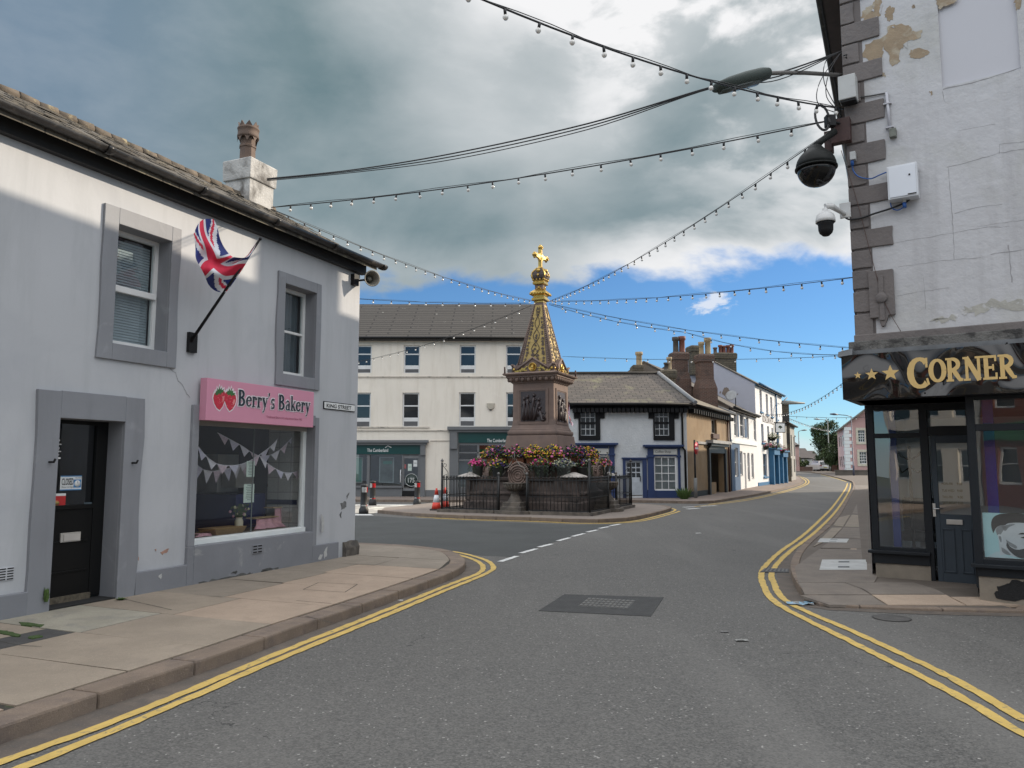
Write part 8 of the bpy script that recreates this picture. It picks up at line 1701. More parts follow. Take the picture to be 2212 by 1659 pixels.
# hanging sign
sp_ = D(1685, 924, 59.5); t2 = thing('hanging_sign', sp_, 'white pictorial pub sign with an oak tree hanging before the hotel', 'sign'); f_ = Frame(sp_.x, sp_.y, 8); mb = MB(); mb.fbox(f_, -.42, .42, sp_.z - .38, sp_.z + .38, -.03, .03, 0); mb.build('frame', black_satin, t2); mb = MB(); mb.fbox(f_, -.37, .37, sp_.z - .33, sp_.z + .33, .03, .035, 0); mb.build('board', paper, t2)
mb = MB(); mb.fpoly(f_, [(-.16, sp_.z - .0), (-.12, sp_.z + .12), (0, sp_.z + .17), (.14, sp_.z + .10), (.18, sp_.z - .01), (.03, sp_.z - .02), (.03, sp_.z - .1), (-.03, sp_.z - .1), (-.03, sp_.z - .02)], .035, .04, 0); mb.build('oak_emblem', M('oak_dark', (.03, .05, .03), .7), t2); mb = MB(); mb.tube([f_.P(-.45, sp_.z + .42, 0), f_.P(.45, sp_.z + .42, 0)], .03, 0, 6); mb.tube([f_.P(-.45, sp_.z + .42, 0), FH.P(FH.L - 3.6, sp_.z + .42, 0)], .03, 0, 6); mb.build('bracket', black_satin, t2)
for k, (x, y, r_, cols, lab) in enumerate([(1652, 962, .75, (0, 0, 1, 5), 'large magenta hanging basket on the hotel front'), (1668, 943, .6, (6, 6), 'green trailing basket high on the hotel front'), (1672, 962, .55, (3, 6), 'dark green basket above the hotel porch'), (1687, 970, .55, (5, 5, 0), 'wine red basket at the far side of the hotel porch')]):
    b_ = D(x, y, [55.5, 57.5, 57, 60][k]); t2 = thing('hanging_basket', b_, lab, 'hanging basket', 'hanging baskets on the hotel'); mb = MB(); mb.lathe(b_ - Vector((0, 0, .35)), [(.001, 0), (.2, .05), (.32, .25), (.33, .3)], 0, 10); mb.tube([b_ - Vector((0, 0, .1)), b_ + Vector((-.5, .2, .45))], .015, 0, 4); mb.build('basket', black_satin, t2); flowers('flowers', t2, b_ - Vector((0, 0, .2)), r_, r_ * .8, .55, 420, cols, 60 + k, None, 8)
# lower grey and cream houses past the hotel, and a dark stone gable above them
gz_h = [fw(FG, 1699, 1702.5, 928, 958), fw(FG, 1708.5, 1711, 940, 985), fw(FG, 1714.5, 1716.5, 944, 985), fw(FG, 1700, 1703, 985, 1028), fw(FG, 1708, 1711, 990, 1030), fw(FG, 1715, 1717.5, 992, 1020)]
t = house('grey_cream_houses', FG, FG.L, .1, 5.2, 8, 6.4, 4, M('pale_grey_render', (.33, .32, .29), .85, .1, .5), wroof, M('grey_gable', (.25, .25, .26), .85), gz_h, 'low two storey grey and cream house at the bend after the hotel')
for r_ in gz_h: window(FG, r_, -.1, t, M('cream_frame', (.5, .46, .36), .7), glass_dark, .08, 1, (.5,), None)
p_ = D(1683, 866, 66); q_ = D(1704, 872, 66); t = thing('dark_stone_house', (p_.x, 66, 0), 'tall narrow dark stone gable rising behind the hotel', 'building'); f_ = Frame(p_.x - 5, 66, 0); mb = MB(); mb.fbox(f_, 0, q_.x - p_.x + 5, 0, q_.z, -7, 0, 0); mb.build('wall', rub, t); mb = MB(); mb.fbox(f_, -.2, q_.x - p_.x + 5.1, q_.z, q_.z + .25, -7.2, .2, 0); mb.build('roof', M('flat_slate', (.07, .075, .08), .8), t)
mb = MB()
for a_, z_ in ((5.45, 5.6), (5.45, 3.9)): mb.fbox(f_, a_ - .35, a_ + .35, z_ - .45, z_ + .45, 0, .03, 0)
mb.build('blocked_window', M('blocked_dark', (.03, .03, .03), .8), t)
# pink house at the far right with low wall
FP = Frame(D(1828, 1016, 94).x, 94, 0); zp = gz(94) + .0; t = thing('pink_house', FP.P(3, zp), 'pink rendered house with white quoins and cream window surrounds behind a low wall', 'building'); pink = M('pink_render', (.50, .32, .30), .85, .06, 1, .2, 10); z = lambda Y: D(1840, Y, 94).z
wA = FP.rect([(1853, 929), (1869, 955)]); wB = FP.rect([(1856, 976), (1873, 1002)]); zE_ = z(922); aR_ = 9.0
mb = MB(); wall_holes(mb, FP, 0, aR_, zp, zE_, [wA, wB], 0, .2); mb.face([FP.P(0, zE_), FP.P(aR_, zE_), FP.P(aR_ / 2, zE_ + 3.6)], 0)
fs = Frame(FP.O.x, FP.O.y, 251); mb.face([fs.P(-12, zp), fs.P(0, zp), fs.P(0, zE_), fs.P(-12, zE_)], 1); mb.build('wall', [pink, M('pink_side', (.60, .42, .42), .85, .05, 1)], t)  # side wall paler than the front, its lit look put into the colour
mb = MB(); gable_roof(mb, fs, -12, .15, zE_, zE_ + 3.6, 0, aR_, 0, .35, .12); rfp = mb.build('roof', wroof, t); mb = MB(); 
for r_ in (wA, wB):
    a0, a1, z0, z1 = r_; e = .28
    for bx in ((a0 - e, a0, z0 - e, z1 + e), (a1, a1 + e, z0 - e, z1 + e), (a0, a1, z0 - e, z0), (a0, a1, z1, z1 + e)): mb.fbox(FP, *bx, 0, .06, 0)
    window(FP, r_, -.06, t, white_pvc, glass_dark, .06, 3, (.25, .5, .75), None, bar=.05)
mb.build('surround', M('cream_surround', (.60, .57, .46), .8), t); mb = MB()
for i in range(14): z_ = zp + (zE_ - zp) * i / 14; w_ = .9 if i % 2 else .55; mb.fbox(FP, -.04, w_, z_, z_ + (zE_ - zp) / 14 - .03, -.01, .05, 0); mb.fbox(fs, -w_ * 2, .04, z_, z_ + (zE_ - zp) / 14 - .03, -.01, .04, 0)
for i in range(3):
    for zz in (zp + 1, zp + 3.6): mb.fbox(fs, -3.2 - i * 3, -2.4 - i * 3, zz, zz + 1.3, 0, .04, 1)
mb.build('quoins', [white_paint, glass_dark], t); mb = MB(); mb.fbox(Frame(FP.O.x, 96, 0), 3.8, 5.4, zE_ + 2.6, zE_ + 4.9, -.6, .6, 0); mb.build('chimney', brk, rfp)
mb = MB(); wy = 89; x0, x1 = D(1806, 1020, wy).x, 60; mb.fbox(Frame(0, wy, 0), x0, x1, gz(wy), gz(wy) + .62, -.25, 0, 0); mb.fbox(Frame(0, wy, 0), x0 - .1, x1, gz(wy) + .62, gz(wy) + .72, -.3, .05, 0); mb.build('garden_wall', M('wall_brown_stone', (.14, .12, .10), .9, .2, 1), **tagd('low brown stone garden wall in front of the pink house', 'wall'))
# street lamps far off
def lamp(base, h, arm, lab, m, adir=-1, r_=.07):
    t2 = thing('street_lamp', base, lab, 'street lamp', 'lamp posts up the street'); mb = MB(); mb.tube([base, base + Vector((0, 0, 1.2)), base + Vector((0, 0, 1.25)), base + Vector((0, 0, h))], [r_ * 1.6, r_ * 1.6, r_, r_ * .75], 0, 8); mb.build('pole', m, t2); e = base + Vector((adir * arm, 0, h + .18)); mb = MB(); mb.tube([base + Vector((0, 0, h - .05)), base + Vector((adir * arm * .4, 0, h + .1)), e], .045, 0, 6); mb.build('arm', m, t2); mb = MB(); mb.tube([e, e + Vector((adir * .45, 0, .05)), e + Vector((adir * .9, 0, .06))], [.07, .13, .06], 0, 8); mb.build('lamp_head', m, t2)
pole_m = M('lamp_pole_blue_grey', (.07, .075, .11), .5); zz = gz(88); b_ = P(1844.5, 1029.5, .0); lamp(b_, D(1838, 899, b_.y).z - b_.z, 1.5, 'dark blue grey street lamp before the pink house', pole_m)
b_ = D(1728, 1015, 125); b_.z = gz(125); lamp(b_, 6.4, .5, 'slim distant street lamp on the left side of the road', M('pole_grey', (.2, .21, .2), .6), 1, .09); b_ = D(1792, 1010, 118); b_.z = gz(118); lamp(b_, 7.8, 1.2, 'grey street lamp standing against the far trees', MATS['pole_grey'], -1, .09)
hb = FH.P(FH.L - 1.0, 6.6, .1); t2 = thing('street_lamp', hb, 'street lamp on a curved arm fixed high to the hotel front', 'street lamp', 'lamp posts up the street'); mb = MB(); h2 = D(1722, 871, hb.y - 2); mb.tube([hb, hb.lerp(h2, .4) + Vector((0, 0, .45)), h2 - Vector((1.2, 0, 0))], .045, 0, 6); mb.build('arm', pole_m, t2); mb = MB(); mb.tube([h2 - Vector((1.2, 0, 0)), h2 - Vector((.7, 0, -.05)), h2 + Vector((.6, 0, .0))], [.07, .16, .06], 0, 8); mb.build('lamp_head', MATS['pole_grey'], t2)
# trees
bark = M('bark', (.07, .055, .04), .9, .2, 6); lf = [M('leaf_a', (.035, .065, .018), .8, .3, 3), M('leaf_b', (.06, .10, .028), .8, .3, 3), M('leaf_c', (.11, .15, .05), .8, .3, 3)]
def tree(name, c, h, rx, rz, n, seed, lab, low=.25, pal=(0, 0, 1), blobs=22):
    rd = random.Random(seed); c = Vector(c); t2 = thing(name, c, lab, 'tree', 'trees at the end of the street'); mb = MB(); mb.tube([c, c + Vector((.1, 0, h * .35)), c + Vector((0, .1, h * .7))], [.28, .2, .08], 0, 8)
    bl = []
    for i in range(blobs):
        u = Vector((rd.gauss(0, 1), rd.gauss(0, 1), rd.gauss(0, 1))).normalized() * (rd.random() ** .4); p = c + Vector((u.x * rx * .8, u.y * rx * .8, h - rz + u.z * rz * .85)); bl.append((p, rd.uniform(.22, .36) * rx)); 
        if i % 3 == 0: mb.tube([c + Vector((0, 0, h * rd.uniform(.3, .6))), p], [.09, .03], 0, 5)
    mb.build('trunk', bark, t2); mb = MB()
    for i in range(n):
        p, r_ = bl[rd.randrange(blobs)]; u = Vector((rd.gauss(0, 1), rd.gauss(0, 1), rd.gauss(0, .8))).normalized() * r_ * rd.uniform(.6, 1.15); q = p + u; s = rd.uniform(.10, .24); e = Vector((rd.uniform(-1, 1), rd.uniform(-1, 1), rd.uniform(-1, 1))).normalized(); e2 = e.cross(Vector((rd.uniform(-1, 1), rd.uniform(-1, 1), 1))).normalized(); mb.face([q, q + (e + e2) * s * .6, q + e * s * 1.3, q + (e - e2) * s * .6], rd.choice(pal))
    mb.build('crown', lf, t2)
X = lambda x, y, d: Vector((D(x, y, d).x, d, gz(d)))
tree('broadleaf_tree', X(1796, 1000, 128), 8.6, 3.5, 3.2, 9000, 1, 'large dark broadleaf tree above the parked cars', blobs=26); tree('small_tree', X(1797, 1000, 116), 4.2, 1.6, 1.8, 3000, 2, 'lighter green shrubby tree under the large dark tree', pal=(0, 1, 2)); tree('small_tree', X(1815, 1000, 112), 5.5, 2.0, 2.5, 3500, 3, 'dark bushy tree beside the pink house'); tree('small_tree', X(1772, 1000, 170), 4.5, 2.4, 1.8, 1500, 4, 'small far tree just over the white car'); tree('garden_bush', X(1731.5, 1000, 120), 1.9, 1.1, .9, 1500, 5, 'round green bush behind the far left garden wall', pal=(1, 1, 2), blobs=8); tree('broadleaf_tree', X(1822, 1000, 140), 8.6, 3.0, 3.4, 5000, 6, 'tall dark tree half hidden behind the pink house')
# far houses left of the road
hw_ = M('far_white', (.55, .53, .50), .8, .06, 1); hr_ = M('far_roof', (.10, .085, .08), .9, .1, 1); pr_ = M('far_pink', (.50, .33, .30), .8, .06, 1)
for (x0, x1, d, h, hr2, wm, lab) in ((1708, 1719, 105, 5.0, 6.0, hw_, 'white distant house beyond the grey houses'), (1718, 1727, 118, 4.0, 5.0, pr_, 'small pinkish house with red roof left of the far lamp'), (1727, 1755, 150, 2.3, 4.2, hw_, 'bungalow with dark hipped roof left of the white car'), (1750, 1772, 185, 2.2, 4.3, pr_, 'far pink walled bungalow right behind the white car')):
    f_ = Frame(D(x0, 1000, d).x, d, 0); L_ = D(x1, 1000, d).x - f_.O.x; f_.O.z = gz(d); wn_ = [(L_ * .15, L_ * .35, .8, 1.8), (L_ * .6, L_ * .8, .8, 1.8)]; t = house('distant_house', f_, L_, 0, h, 7, hr2, 3.5, wm, hr_, wm, wn_, lab)
    for r_ in wn_: window(f_, r_, -.1, t, white_pvc, glass_dark, .08, 1, (.5,), None)
mb = MB(); f_ = Frame(0, 119, 0); mb.fbox(f_, D(1719, 1000, 119).x, D(1755, 1000, 119).x, gz(119), gz(119) + .75, -.2, 0, 0); mb.build('garden_wall', M('far_wall', (.16, .11, .09), .9, .2, 1), **tagd('low reddish wall along the far left of the road', 'wall')); mb = MB(); mb.fbox(Frame(0, 112, 0), D(1797, 1000, 112).x, D(1818, 1000, 112).x, gz(112), gz(112) + 1.0, -.1, 0, 0); mb.build('wooden_fence', M('fence_brown', (.12, .06, .045), .9, .2, 4), **tagd('brown fence below the trees left of the pink house', 'fence'))
# cars
def car(c, deg, paint, lab, suv=True):
    t2 = thing('parked_car', c, lab, 'car', 'cars parked up the road'); f = Frame(c.x, c.y, deg); w = .92; H_ = 1.66 if suv else 1.45; L_ = 2.2; z = c.z   # rear faces outward (-y)
    prof = [(-L_, .35), (-L_ - .02, .75), (-L_ + .05, 1.0), (-L_ + .35, H_ - .08), (-L_ + .8, H_), (.3, H_), (1.0, 1.02), (L_ - .3, .90), (L_, .7), (L_, .32)]
    mb = MB(); rg = []
    for d_, zz in prof: k = .82 if zz > 1.2 else 1.0; rg.append((d_, zz, k))
    for s_ in (-1, 1): mb.face([f.P(s_ * w * k, z + zz, -d_) for d_, zz, k in rg] if s_ > 0 else [f.P(s_ * w * k, z + zz, -d_) for d_, zz, k in rg][::-1], 0)
    for (p, q) in zip(rg, rg[1:] + rg[:1]): mb.face([f.P(-w * p[2], z + p[1], -p[0]), f.P(w * p[2], z + p[1], -p[0]), f.P(w * q[2], z + q[1], -q[0]), f.P(-w * q[2], z + q[1], -q[0])], 0)
    mb.build('body', paint, t2, bevel=.04); mb = MB(); mb.face([f.P(-.76, z + 1.06, L_ - .03), f.P(.76, z + 1.06, L_ - .03), f.P(.66, z + H_ - .14, L_ - .28), f.P(-.66, z + H_ - .14, L_ - .28)]); mb.build('rear_window', glass_dark, t2)
    for s_ in (-1, 1):
        mb = MB(); mb.face([f.P(s_ * .90, z + 1.04, L_ - .5), f.P(s_ * .90, z + 1.04, -.9), f.P(s_ * .79, z + H_ - .12, -.2), f.P(s_ * .79, z + H_ - .12, L_ - .7)]); mb.build('side_window', glass_dark, t2)
        mb = MB(); mb.fbox(f, min(s_ * .55, s_ * .88), max(s_ * .55, s_ * .88), z + .85, z + .98, L_ - .02, L_ + .035, 0); mb.build('tail_light', M('tail_red', (.35, .02, .02), .3), t2)
        for d_ in (-1.35, 1.35): mb = MB(); c_ = f.P(s_ * .80, z + .34, d_); mb.lathe(c_ - f.X * .1, [(.001, 0), (.34, .0), (.34, .2), (.001, .2)], 0, 14, axis=f.X); wl_ = mb.build('wheel', black_satin, t2)
    mb = MB(); mb.fbox(f, -.27, .27, z + .6, z + .71, L_ + .02, L_ + .03, 0); mb.build('number_plate', M('plate_yellow', (.5, .4, .05), .5), t2); mb = MB(); mb.fbox(f, -.85, .85, z + .28, z + .45, L_ - .05, L_ + .04, 0); mb.build('bumper', black_satin, t2)
cp_ = M('car_white', (.62, .62, .61), .25, 0, 1, coat=.8); car(X(1768.5, 1010, 121), 4, cp_, 'white parked estate car nearest at the far end of the street')
for k, (x, d, m_) in enumerate(((1777.5, 129, M('car_black', (.015, .015, .017), .25, 0, 1, coat=.8)), (1782, 136, M('car_silver', (.3, .31, .32), .25, 0, 1, coat=.8)), (1786.5, 143, MATS['car_black']), (1790.5, 150, MATS['car_silver']))): car(X(x, 1010, d), 6, m_, ['black car parked directly beyond the white car', 'silver car third in the distant parked row', 'dark car fourth in the distant parked row', 'silver car farthest in the distant parked row'][k], False)
# terraces opposite and behind the camera: seen in the shop glass, and shading the street
def terrace(name, fr, L, zE, depth, zR, wm, rm, lab, wz, nwin, chim=(), shop=None):
    z_ = []; sp_ = L / nwin
    for (z0, z1) in wz:
        for i in range(nwin): z_.append((sp_ * (i + .5) - .5, sp_ * (i + .5) + .5, z0, z1))
    t = house(name, fr, L, 0, zE, depth, zR, depth / 2, wm, rm, wm, z_, lab)
    for r_ in z_: window(fr, r_, -.1, t, white_pvc, glass_dark, .09, 1, (.5,), None, sill=.06)
    if shop: mb = MB(); mb.fbox(fr, .2, L - .2, 2.7, 3.4, 0, .15, 0); mb.build('shop_fascia', shop, t)
    return t
redb = M_brick('red_brick', (.24, .06, .035), (.17, .05, .032), (.2, .17, .15), .225, .075, .01, .9, .4)
terrace('brick_terrace', Frame(-2.8, -11.2, 186), 6.6, 8.2, 9, 11, redb, slate_L, 'red brick terrace with tall white windows seen reflected in the corner shop glass', [(3.9, 5.4), (6.2, 7.5), (.9, 2.4)], 3, shop=M('shop_green', (.02, .16, .06), .5))
terrace('pale_terrace', Frame(-9.5, -12.0, 186), 5.5, 8.8, 9, 11, cream, slate_L, 'cream terrace across the street seen reflected in the corner shop sign', [(3.9, 5.4), (6.4, 7.8), (.9, 2.4)], 3, shop=charcoal)
RSd = 243.43
def RS(dist): p = FS.O - FS.X * dist; return Frame(p.x, p.y, RSd)
terrace('tall_terrace', RS(29.5), 13.4, 9.6, 8, 11.3, lav, slate_L, 'tall terrace house beyond the corner shop on the right of the street', [(3.9, 5.6), (7, 8.4)], 4); terrace('low_terrace', RS(44), 14.4, 7.6, 7, 9.0, wh, slate_L, 'lower terrace house farther along the right of the street', [(1, 2.4), (4.2, 5.6)], 4)

# ------------------------------------------------------------------ street furniture
def bollard(base, flip, lab, h=1.0):
    t2 = thing('bollard', base, lab, 'bollard', 'black bollards by the crossing'); z = Vector((0, 0, 1)); mb = MB(); mb.lathe(base, [(.17, 0), (.165, .16), (.12, .24), (.115, h - .06), (.13, h - .05), (.125, h), (.06, h + .02), (.001, h + .022)], 0, 18); mb.build('post', M('bollard_black', (.02, .02, .021), .5, .1, 8), t2)
    for (z0, z1, nm) in ((h - .26, h - .08, 'reflector'), (.27, .31, 'lower_reflector')):
        for k in (0, 1): 
            a0 = R(-90 + (0 if flip else 0)) ; mb = MB(); n = 8; st = R(-178 + 88 * k + flip); mb.ring([[base + Vector((.121 * math.cos(st + R(86) * i / n), .121 * math.sin(st + R(86) * i / n), zz)) for zz in (z0, z1)] for i in range(n + 1)], 0, True, False); mb.build(nm, M('reflect_white', (.75, .75, .73), .4) if k == 0 else M('reflect_red', (.65, .02, .025), .4), t2)
bollard(P(785.5, 1110), 60, 'bollard nearest the bakery corner showing its white reflector'); bollard(P(804.5, 1092), 0, 'middle bollard in front of the green shop window'); bollard(P(901, 1090.6), 0, 'right bollard standing before the shop door')
def cone(base, lab, s=1.0):
    t2 = thing('traffic_cone', base, lab, 'traffic cone', 'traffic cones by the railings'); mb = MB(); mb.box(base + Vector((0, 0, .02)), (.42 * s, .42 * s, .05), 0); mb.build('base', M('cone_base', (.05, .045, .042), .8), t2, bevel=.01); mb = MB(); mb.lathe(base, [(.17, .04), (.125, .27)], 0, 20); mb.lathe(base, [(.125, .27), (.075, .53)], 1, 20); mb.lathe(base, [(.075, .53), (.055, .64), (.065, .66), (.035, .70), (.03, .76), (.001, .765)], 0, 20); mb.build('cone', [M('cone_red', (.75, .055, .03), .5), M('cone_white', (.72, .74, .76), .4)], t2)
cone(P(942.5, 1102, .105), 'red and white traffic cone outside the left corner of the railings'); cone(P(961, 1098.5, .105), 'second traffic cone seen through the left railings')
# no entry sign
b_ = P(1503, 1076, .11); t2 = thing('no_entry_sign', b_, 'round red no entry sign on a post outside the ochre building', 'road sign'); mb = MB(); mb.tube([b_, b_ + Vector((0, 0, 2.75))], .045, 0, 8); mb.tube([b_, b_ + Vector((0, 0, .95))], .085, 1, 8); mb.build('post', [black_satin, M('post_grey', (.2, .2, .19), .7)], t2)
f_ = Frame(b_.x + .02, b_.y - .06, 58); c_ = f_.P(0, b_.z + 2.35, .05); mb = MB(); mb.lathe(c_, [(.30, 0), (.30, .015), (.001, .016)], 0, 24, axis=f_.N); mb.build('plate', M('sign_red', (.6, .02, .03), .4), t2); mb = MB(); mb.fbox(f_, -.22, .22, c_.z - .045, c_.z + .045, .067, .07, 0); mb.build('bar', paper, t2)
# loudspeaker on the bakery corner
sa = FL.P(*FL.px(766, 607, .06), .06); hc = D(797, 603, 13.7); ax_ = Vector((.45, -.80, -.12)).normalized(); t2 = thing('loudspeaker', sa, 'cream horn loudspeaker mounted under the bakery eaves at the corner', 'loudspeaker')
mb = MB(); mb.lathe(hc - ax_ * .16, [(.04, 0), (.05, .06), (.07, .16), (.10, .26), (.142, .33), (.148, .34), (.125, .33), (.10, .24), (.06, .12), (.001, .1)], 0, 24, axis=ax_); mb.ball(hc + ax_ * .02, .045, 0, 10, 6); mb.build('horn', M('horn_cream', (.24, .225, .19), .5, .1, 8), t2); mb = MB(); mb.tube([sa, hc - ax_ * .1], .02, 0, 6); q = FL.px(764, 606, .0); mb.fbox(FL, q[0] - .09, q[0] + .05, q[1] - .1, q[1] + .1, 0, .08, 0); mb.build('bracket', black_satin, t2)
# flags
fm = [M('flag_blue', (.012, .025, .17), .7, .06, 20), M('flag_white', (.68, .68, .72), .7, .04, 20), M('flag_red', (.62, .02, .06), .7, .05, 20)]
def uj(u, v):
    x, y = (u - .5) * 2, (v - .5); ax, ay = abs(x), abs(y)
    if ax < .1 or ay < .1: return 2
    if ax < .167 or ay < .167: return 1
    d = (y * 2 - x * (1 if True else 1)); 
    for sg in (1, -1):
        dd = (y - sg * x / 2) / 1.118
        if abs(dd) < .1:
            s_ = dd * (1 if (x > 0) == (sg > 0) else 1); return 2 if (-.067 < dd * (1 if x > 0 else -1) * (1 if sg > 0 else -1) < 0) else 1
    return 0
def cloth_flag(name, parent, ctrl, nu=56, nv=40, amp=.02):
    def cr(p0, p1, p2, p3, t): return .5 * ((2 * p1) + (p2 - p0) * t + (2 * p0 - 5 * p1 + 4 * p2 - p3) * t * t + (3 * p1 - p0 - 3 * p2 + p3) * t ** 3)
    def row(r_, t):
        n = len(r_) - 1; i = min(int(t * n), n - 1); f = t * n - i; return cr(r_[max(i - 1, 0)], r_[i], r_[i + 1], r_[min(i + 2, n)], f)
    G = [[row([row(r_, i / nu) for r_ in ctrl], j / nv) + Vector((.4, .9, 0)) * (amp * math.sin(i / nu * 17 + j / nv * 5)) for i in range(nu + 1)] for j in range(nv + 1)]
    mb = MB(); base = len(mb.v); mb.v = [p for r_ in G for p in r_]
    for j in range(nv):
        for i in range(nu): a = j * (nu + 1) + i; mb.f.append([a, a + 1, a + nu + 2, a + nu + 1]); mb.m.append(uj((i + .5) / nu, (j + .5) / nv)); mb.sm.append(True)
    return mb.build(name, fm, parent)
b0 = FL.P(*FL.px(412, 738, .04), .04); b1 = FL.P(*FL.px(562, 516, .95), .95); t2 = thing('flag', b0, 'Union Jack flag tangled round a slanting black pole on the bakery wall', 'flag')
mb = MB(); mb.tube([b0, b1], [.022, .016], 0, 8); mb.ball(b1, .025, 0, 6, 4); mb.build('flagpole', black_satin, t2); mb = MB(); q = FL.px(412, 738, 0); mb.fbox(FL, q[0] - .07, q[0] + .07, q[1] - .15, q[1] + .12, 0, .05, 0); mb.build('bracket', black_satin, t2)
PF = lambda x, y, d: FL.P(*FL.px(x, y, d), d)
cloth_flag('cloth', t2, [[PF(488, 631, .52), PF(465, 628, .42), PF(444, 603, .50), PF(430, 570, .62), PF(420, 540, .56), PF(421, 507, .5)],
    [PF(510, 598, .62), PF(486, 604, .55), PF(462, 588, .70), PF(444, 556, .52), PF(434, 520, .60), PF(430, 482, .5)],
    [PF(536, 562, .80), PF(512, 566, .72), PF(488, 570, .56), PF(470, 552, .70), PF(452, 512, .58), PF(440, 472, .56)],
    [PF(556, 526, .92), PF(534, 554, .84), PF(508, 556, .72), PF(492, 546, .6), PF(474, 508, .66), PF(461, 473, .62)]])
b0 = FK.P(*FK.px(1205, 905, .1), .1); b1 = D(1229.5, 868, 34.6); t2 = thing('flag', b0, 'second smaller Union Jack hanging just right of the monument pedestal', 'flag'); mb = MB(); mb.tube([b0, b1], .02, 0, 6); mb.build('flagpole', black_satin, t2)
Q = lambda x, y, d=34.6: D(x, y, d)
cloth_flag('cloth', t2, [[Q(1229.5, 869), Q(1231, 895, 34.4), Q(1229, 912), Q(1237, 921, 34.4)], [Q(1229, 869, 34.8), Q(1229, 893), Q(1231, 903, 34.3), Q(1238, 916)], [Q(1228, 869), Q(1227.6, 893, 34.7), Q(1230, 899), Q(1237, 919, 34.2)]], 30, 20, .01)

# ------------------------------------------------------------------ festoon lights and overhead cables
bulb_m = M('bulb_glass', (.72, .70, .66), .15, 0, 1, spec=.7, coat=.3)
def festoon(pts, sag, lab, step=.46, r_=.0075, grp='strings of festoon lights', big=1.0, skip=.3):
    """straight runs between fixing points, each sagging by its own amount"""
    line = []
    for (a, b), s_ in zip(zip(pts, pts[1:]), sag):
        for i in range(14): u = i / 14; line.append(a.lerp(b, u) - Vector((0, 0, 4 * s_ * u * (1 - u))))
    line.append(pts[-1]); t2 = thing('festoon_lights', line[0], lab, 'string lights', grp); mb = MB(); mb.tube(line, r_, 0, 5); mb.tube([p + Vector((0, 0, .035 * abs(math.sin(i * .9)))) for i, p in enumerate(line)], r_ * .55, 0, 4); mb.build('cable', blk_cab, t2)
    rs_ = resample(line, step)[1:-1]; rd = random.Random(len(line) + int(step * 100) + int(abs(pts[0].x * 10)))
    for p in rs_:
        tip = Vector((rd.uniform(-.18, .18), rd.uniform(-.18, .18), -1)).normalized(); mb = MB(); mb.tube([p, p + tip * .055 * big], .017 * big, 0, 6); c_ = p + tip * .085 * big; mb.ball(c_, .03 * big, 1, 8, 5); mb.build('bulb', [blk_cab, bulb_m], t2)
QA = FR.P(-.03, D(1800, 250, 10.3).z, .10); QB = QA + Vector((0, 0, -.08)); NB = D(586, 448, 14.3); MT = Vector((MC.x, MC.y, 0)); mz = D(1165, 654, 27.5).z
mL, mR = D(1146, 655, 27.4), D(1186, 651, 27.3)
festoon([D(300, -500, 5.2), D(1040, -2, 6.9), QA + Vector((0, 0, .05))], [.05, .16], 'nearest string of lights crossing high from upper middle to the corner building', .42, .011)
festoon([NB, QB], [.16], 'string of lights from the bakery chimney across to the corner building', .47, .010); festoon([NB + Vector((0, 0, -.03)), D(1160, 652, 27.4)], [.22], 'string of lights from the bakery chimney down to the monument', .5); festoon([mR, QB + Vector((0, 0, -.06))], [.28], 'string of lights rising steeply from the monument to the corner building', .5)
festoon([D(640, 636, 23), mL], [.10], 'level string of lights left of the monument above the cream building roof', .62, big=1.1); festoon([mR, D(1872, 596, 14.2)], [.14], 'level string of lights running right from the monument behind the corner building', .55, big=1.05)
festoon([mR + Vector((0, 0, -.08)), D(1890, 756, 21)], [.22], 'upper of two long strings descending right from the monument', .6, big=1.1); festoon([mR + Vector((0, 0, -.12)), D(1480, 718, 26), D(1890, 764, 24)], [.12, .3], 'lower of two long strings descending right from the monument', .65, big=1.1)
festoon([mL + Vector((0, 0, -.1)), D(700, 792, 37.5)], [.35], 'string of lights slanting left from the monument across the cream front', .62, big=1.1); festoon([D(1215, 770, 36), D(1900, 764, 35)], [.22], 'nearly level string of lights above the coffee shop roof', 1.0, big=1.3)
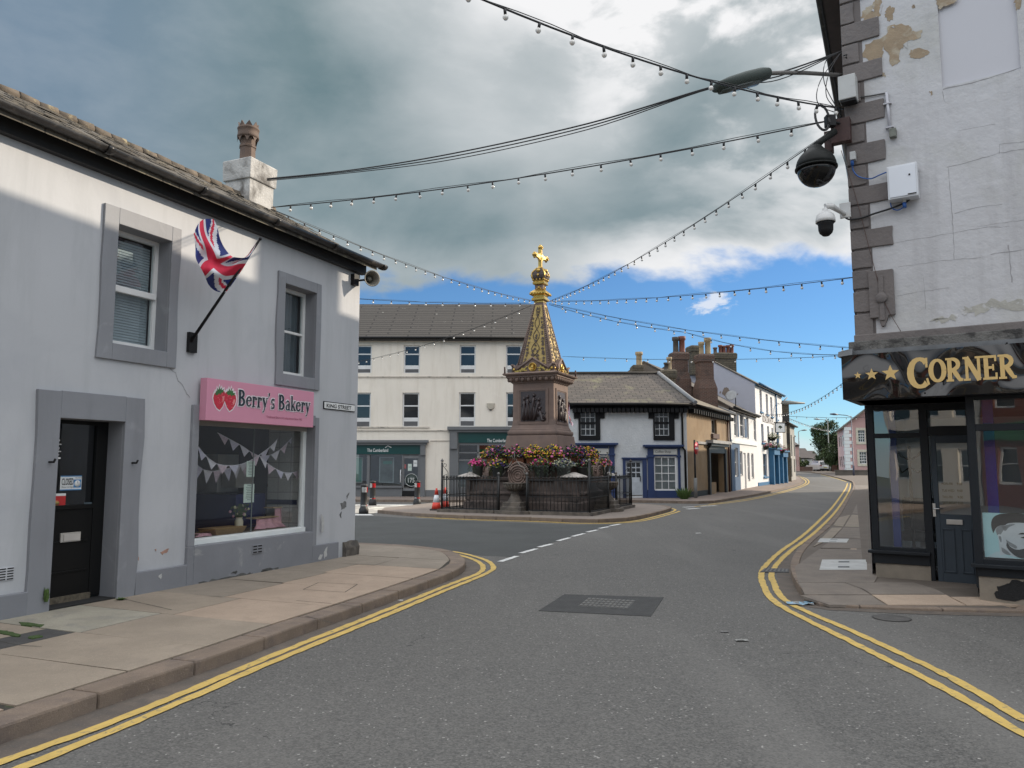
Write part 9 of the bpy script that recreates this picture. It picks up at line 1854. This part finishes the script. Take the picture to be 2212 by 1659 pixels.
festoon([D(1642, 892, 54), D(1900, 758, 28)], [.9], 'string of lights rising right from the hotel front', .7, big=1.3); festoon([D(1700, 899, 70), D(1880, 901, 70)], [.1], 'distant string of lights level across the street by the far lamp', .9, .012, big=1.5); festoon([D(1703, 903, 72), D(1795, 930, 110)], [.2], 'faint farthest string of lights falling toward the trees', 1.2, .012, big=1.6)
cb0 = D(577, 386, 13.9); q1, q2 = D(1540, 187, 9.9), FR.P(-.02, D(1800, 120, 10.3).z, .1)
for k, (off, lab) in enumerate(((0, 'upper of the thin black cables from the chimney to the corner building'), (.05, 'middle of the thin black cables crossing under the lamp head'), (.10, 'lowest black cable in the bundle, sagging away near the lamp head'))):
    m1 = cb0.lerp(q1, .5) - Vector((0, 0, .22 + off)); cable('overhead_cable', [cb0 - Vector((0, 0, off * .4)), cb0.lerp(q1, .25) - Vector((0, 0, .16 + off * .5)), m1, cb0.lerp(q1, .78) - Vector((0, 0, .17 + off * .9)), q1 - Vector((0, 0, off * .2)), q1.lerp(q2, .5) - Vector((0, 0, .06 + off)), q2], .011 - .002 * k, blk_cab, lab, 'cable', 'overhead cables', 8)
q3 = FR.P(-.06, D(1798, 250, 10.2).z, .12)
for k, (x, y) in enumerate(((1785, 150), (1772, 195), (1790, 180))): cable('hanging_cable', [q2, D(x, y - 20, 10.15), D(x - 4, y + 30, 10.15), q3 + Vector((0, 0, .02 * k))], .006, blk_cab, ['short loose cable hugging the corner between the fixings', 'loose cable bellying out left of the building corner', 'middle loose cable hanging between the two corner fixings'][k], 'cable', 'loose cables at the building corner')
mb = MB(); c_ = D(1776, 254, 10.0)
for k in range(3): mb.tube([c_ + Vector(((.085 + .008 * k) * math.cos(x), .05 * math.sin(x), (.19 + .01 * k) * math.sin(x))) for x in [math.pi * 2 * i / 20 for i in range(21)]], .009, 0, 5)
mb.build('cable_coil', blk_cab, **tagd('coil of spare black cable hanging by the building corner', 'cable coil'))
g = MB(); c_ = D(1793, 262, 10.1); g.box(c_, (.13, .1, .16), 0); g.tube([c_, FR.P(0, c_.z, .04)], .02, 0, 6); g.build('cable_clamp', black_satin, **tagd('small black clamp box where the light strings meet the corner', 'clamp'), bevel=.01)
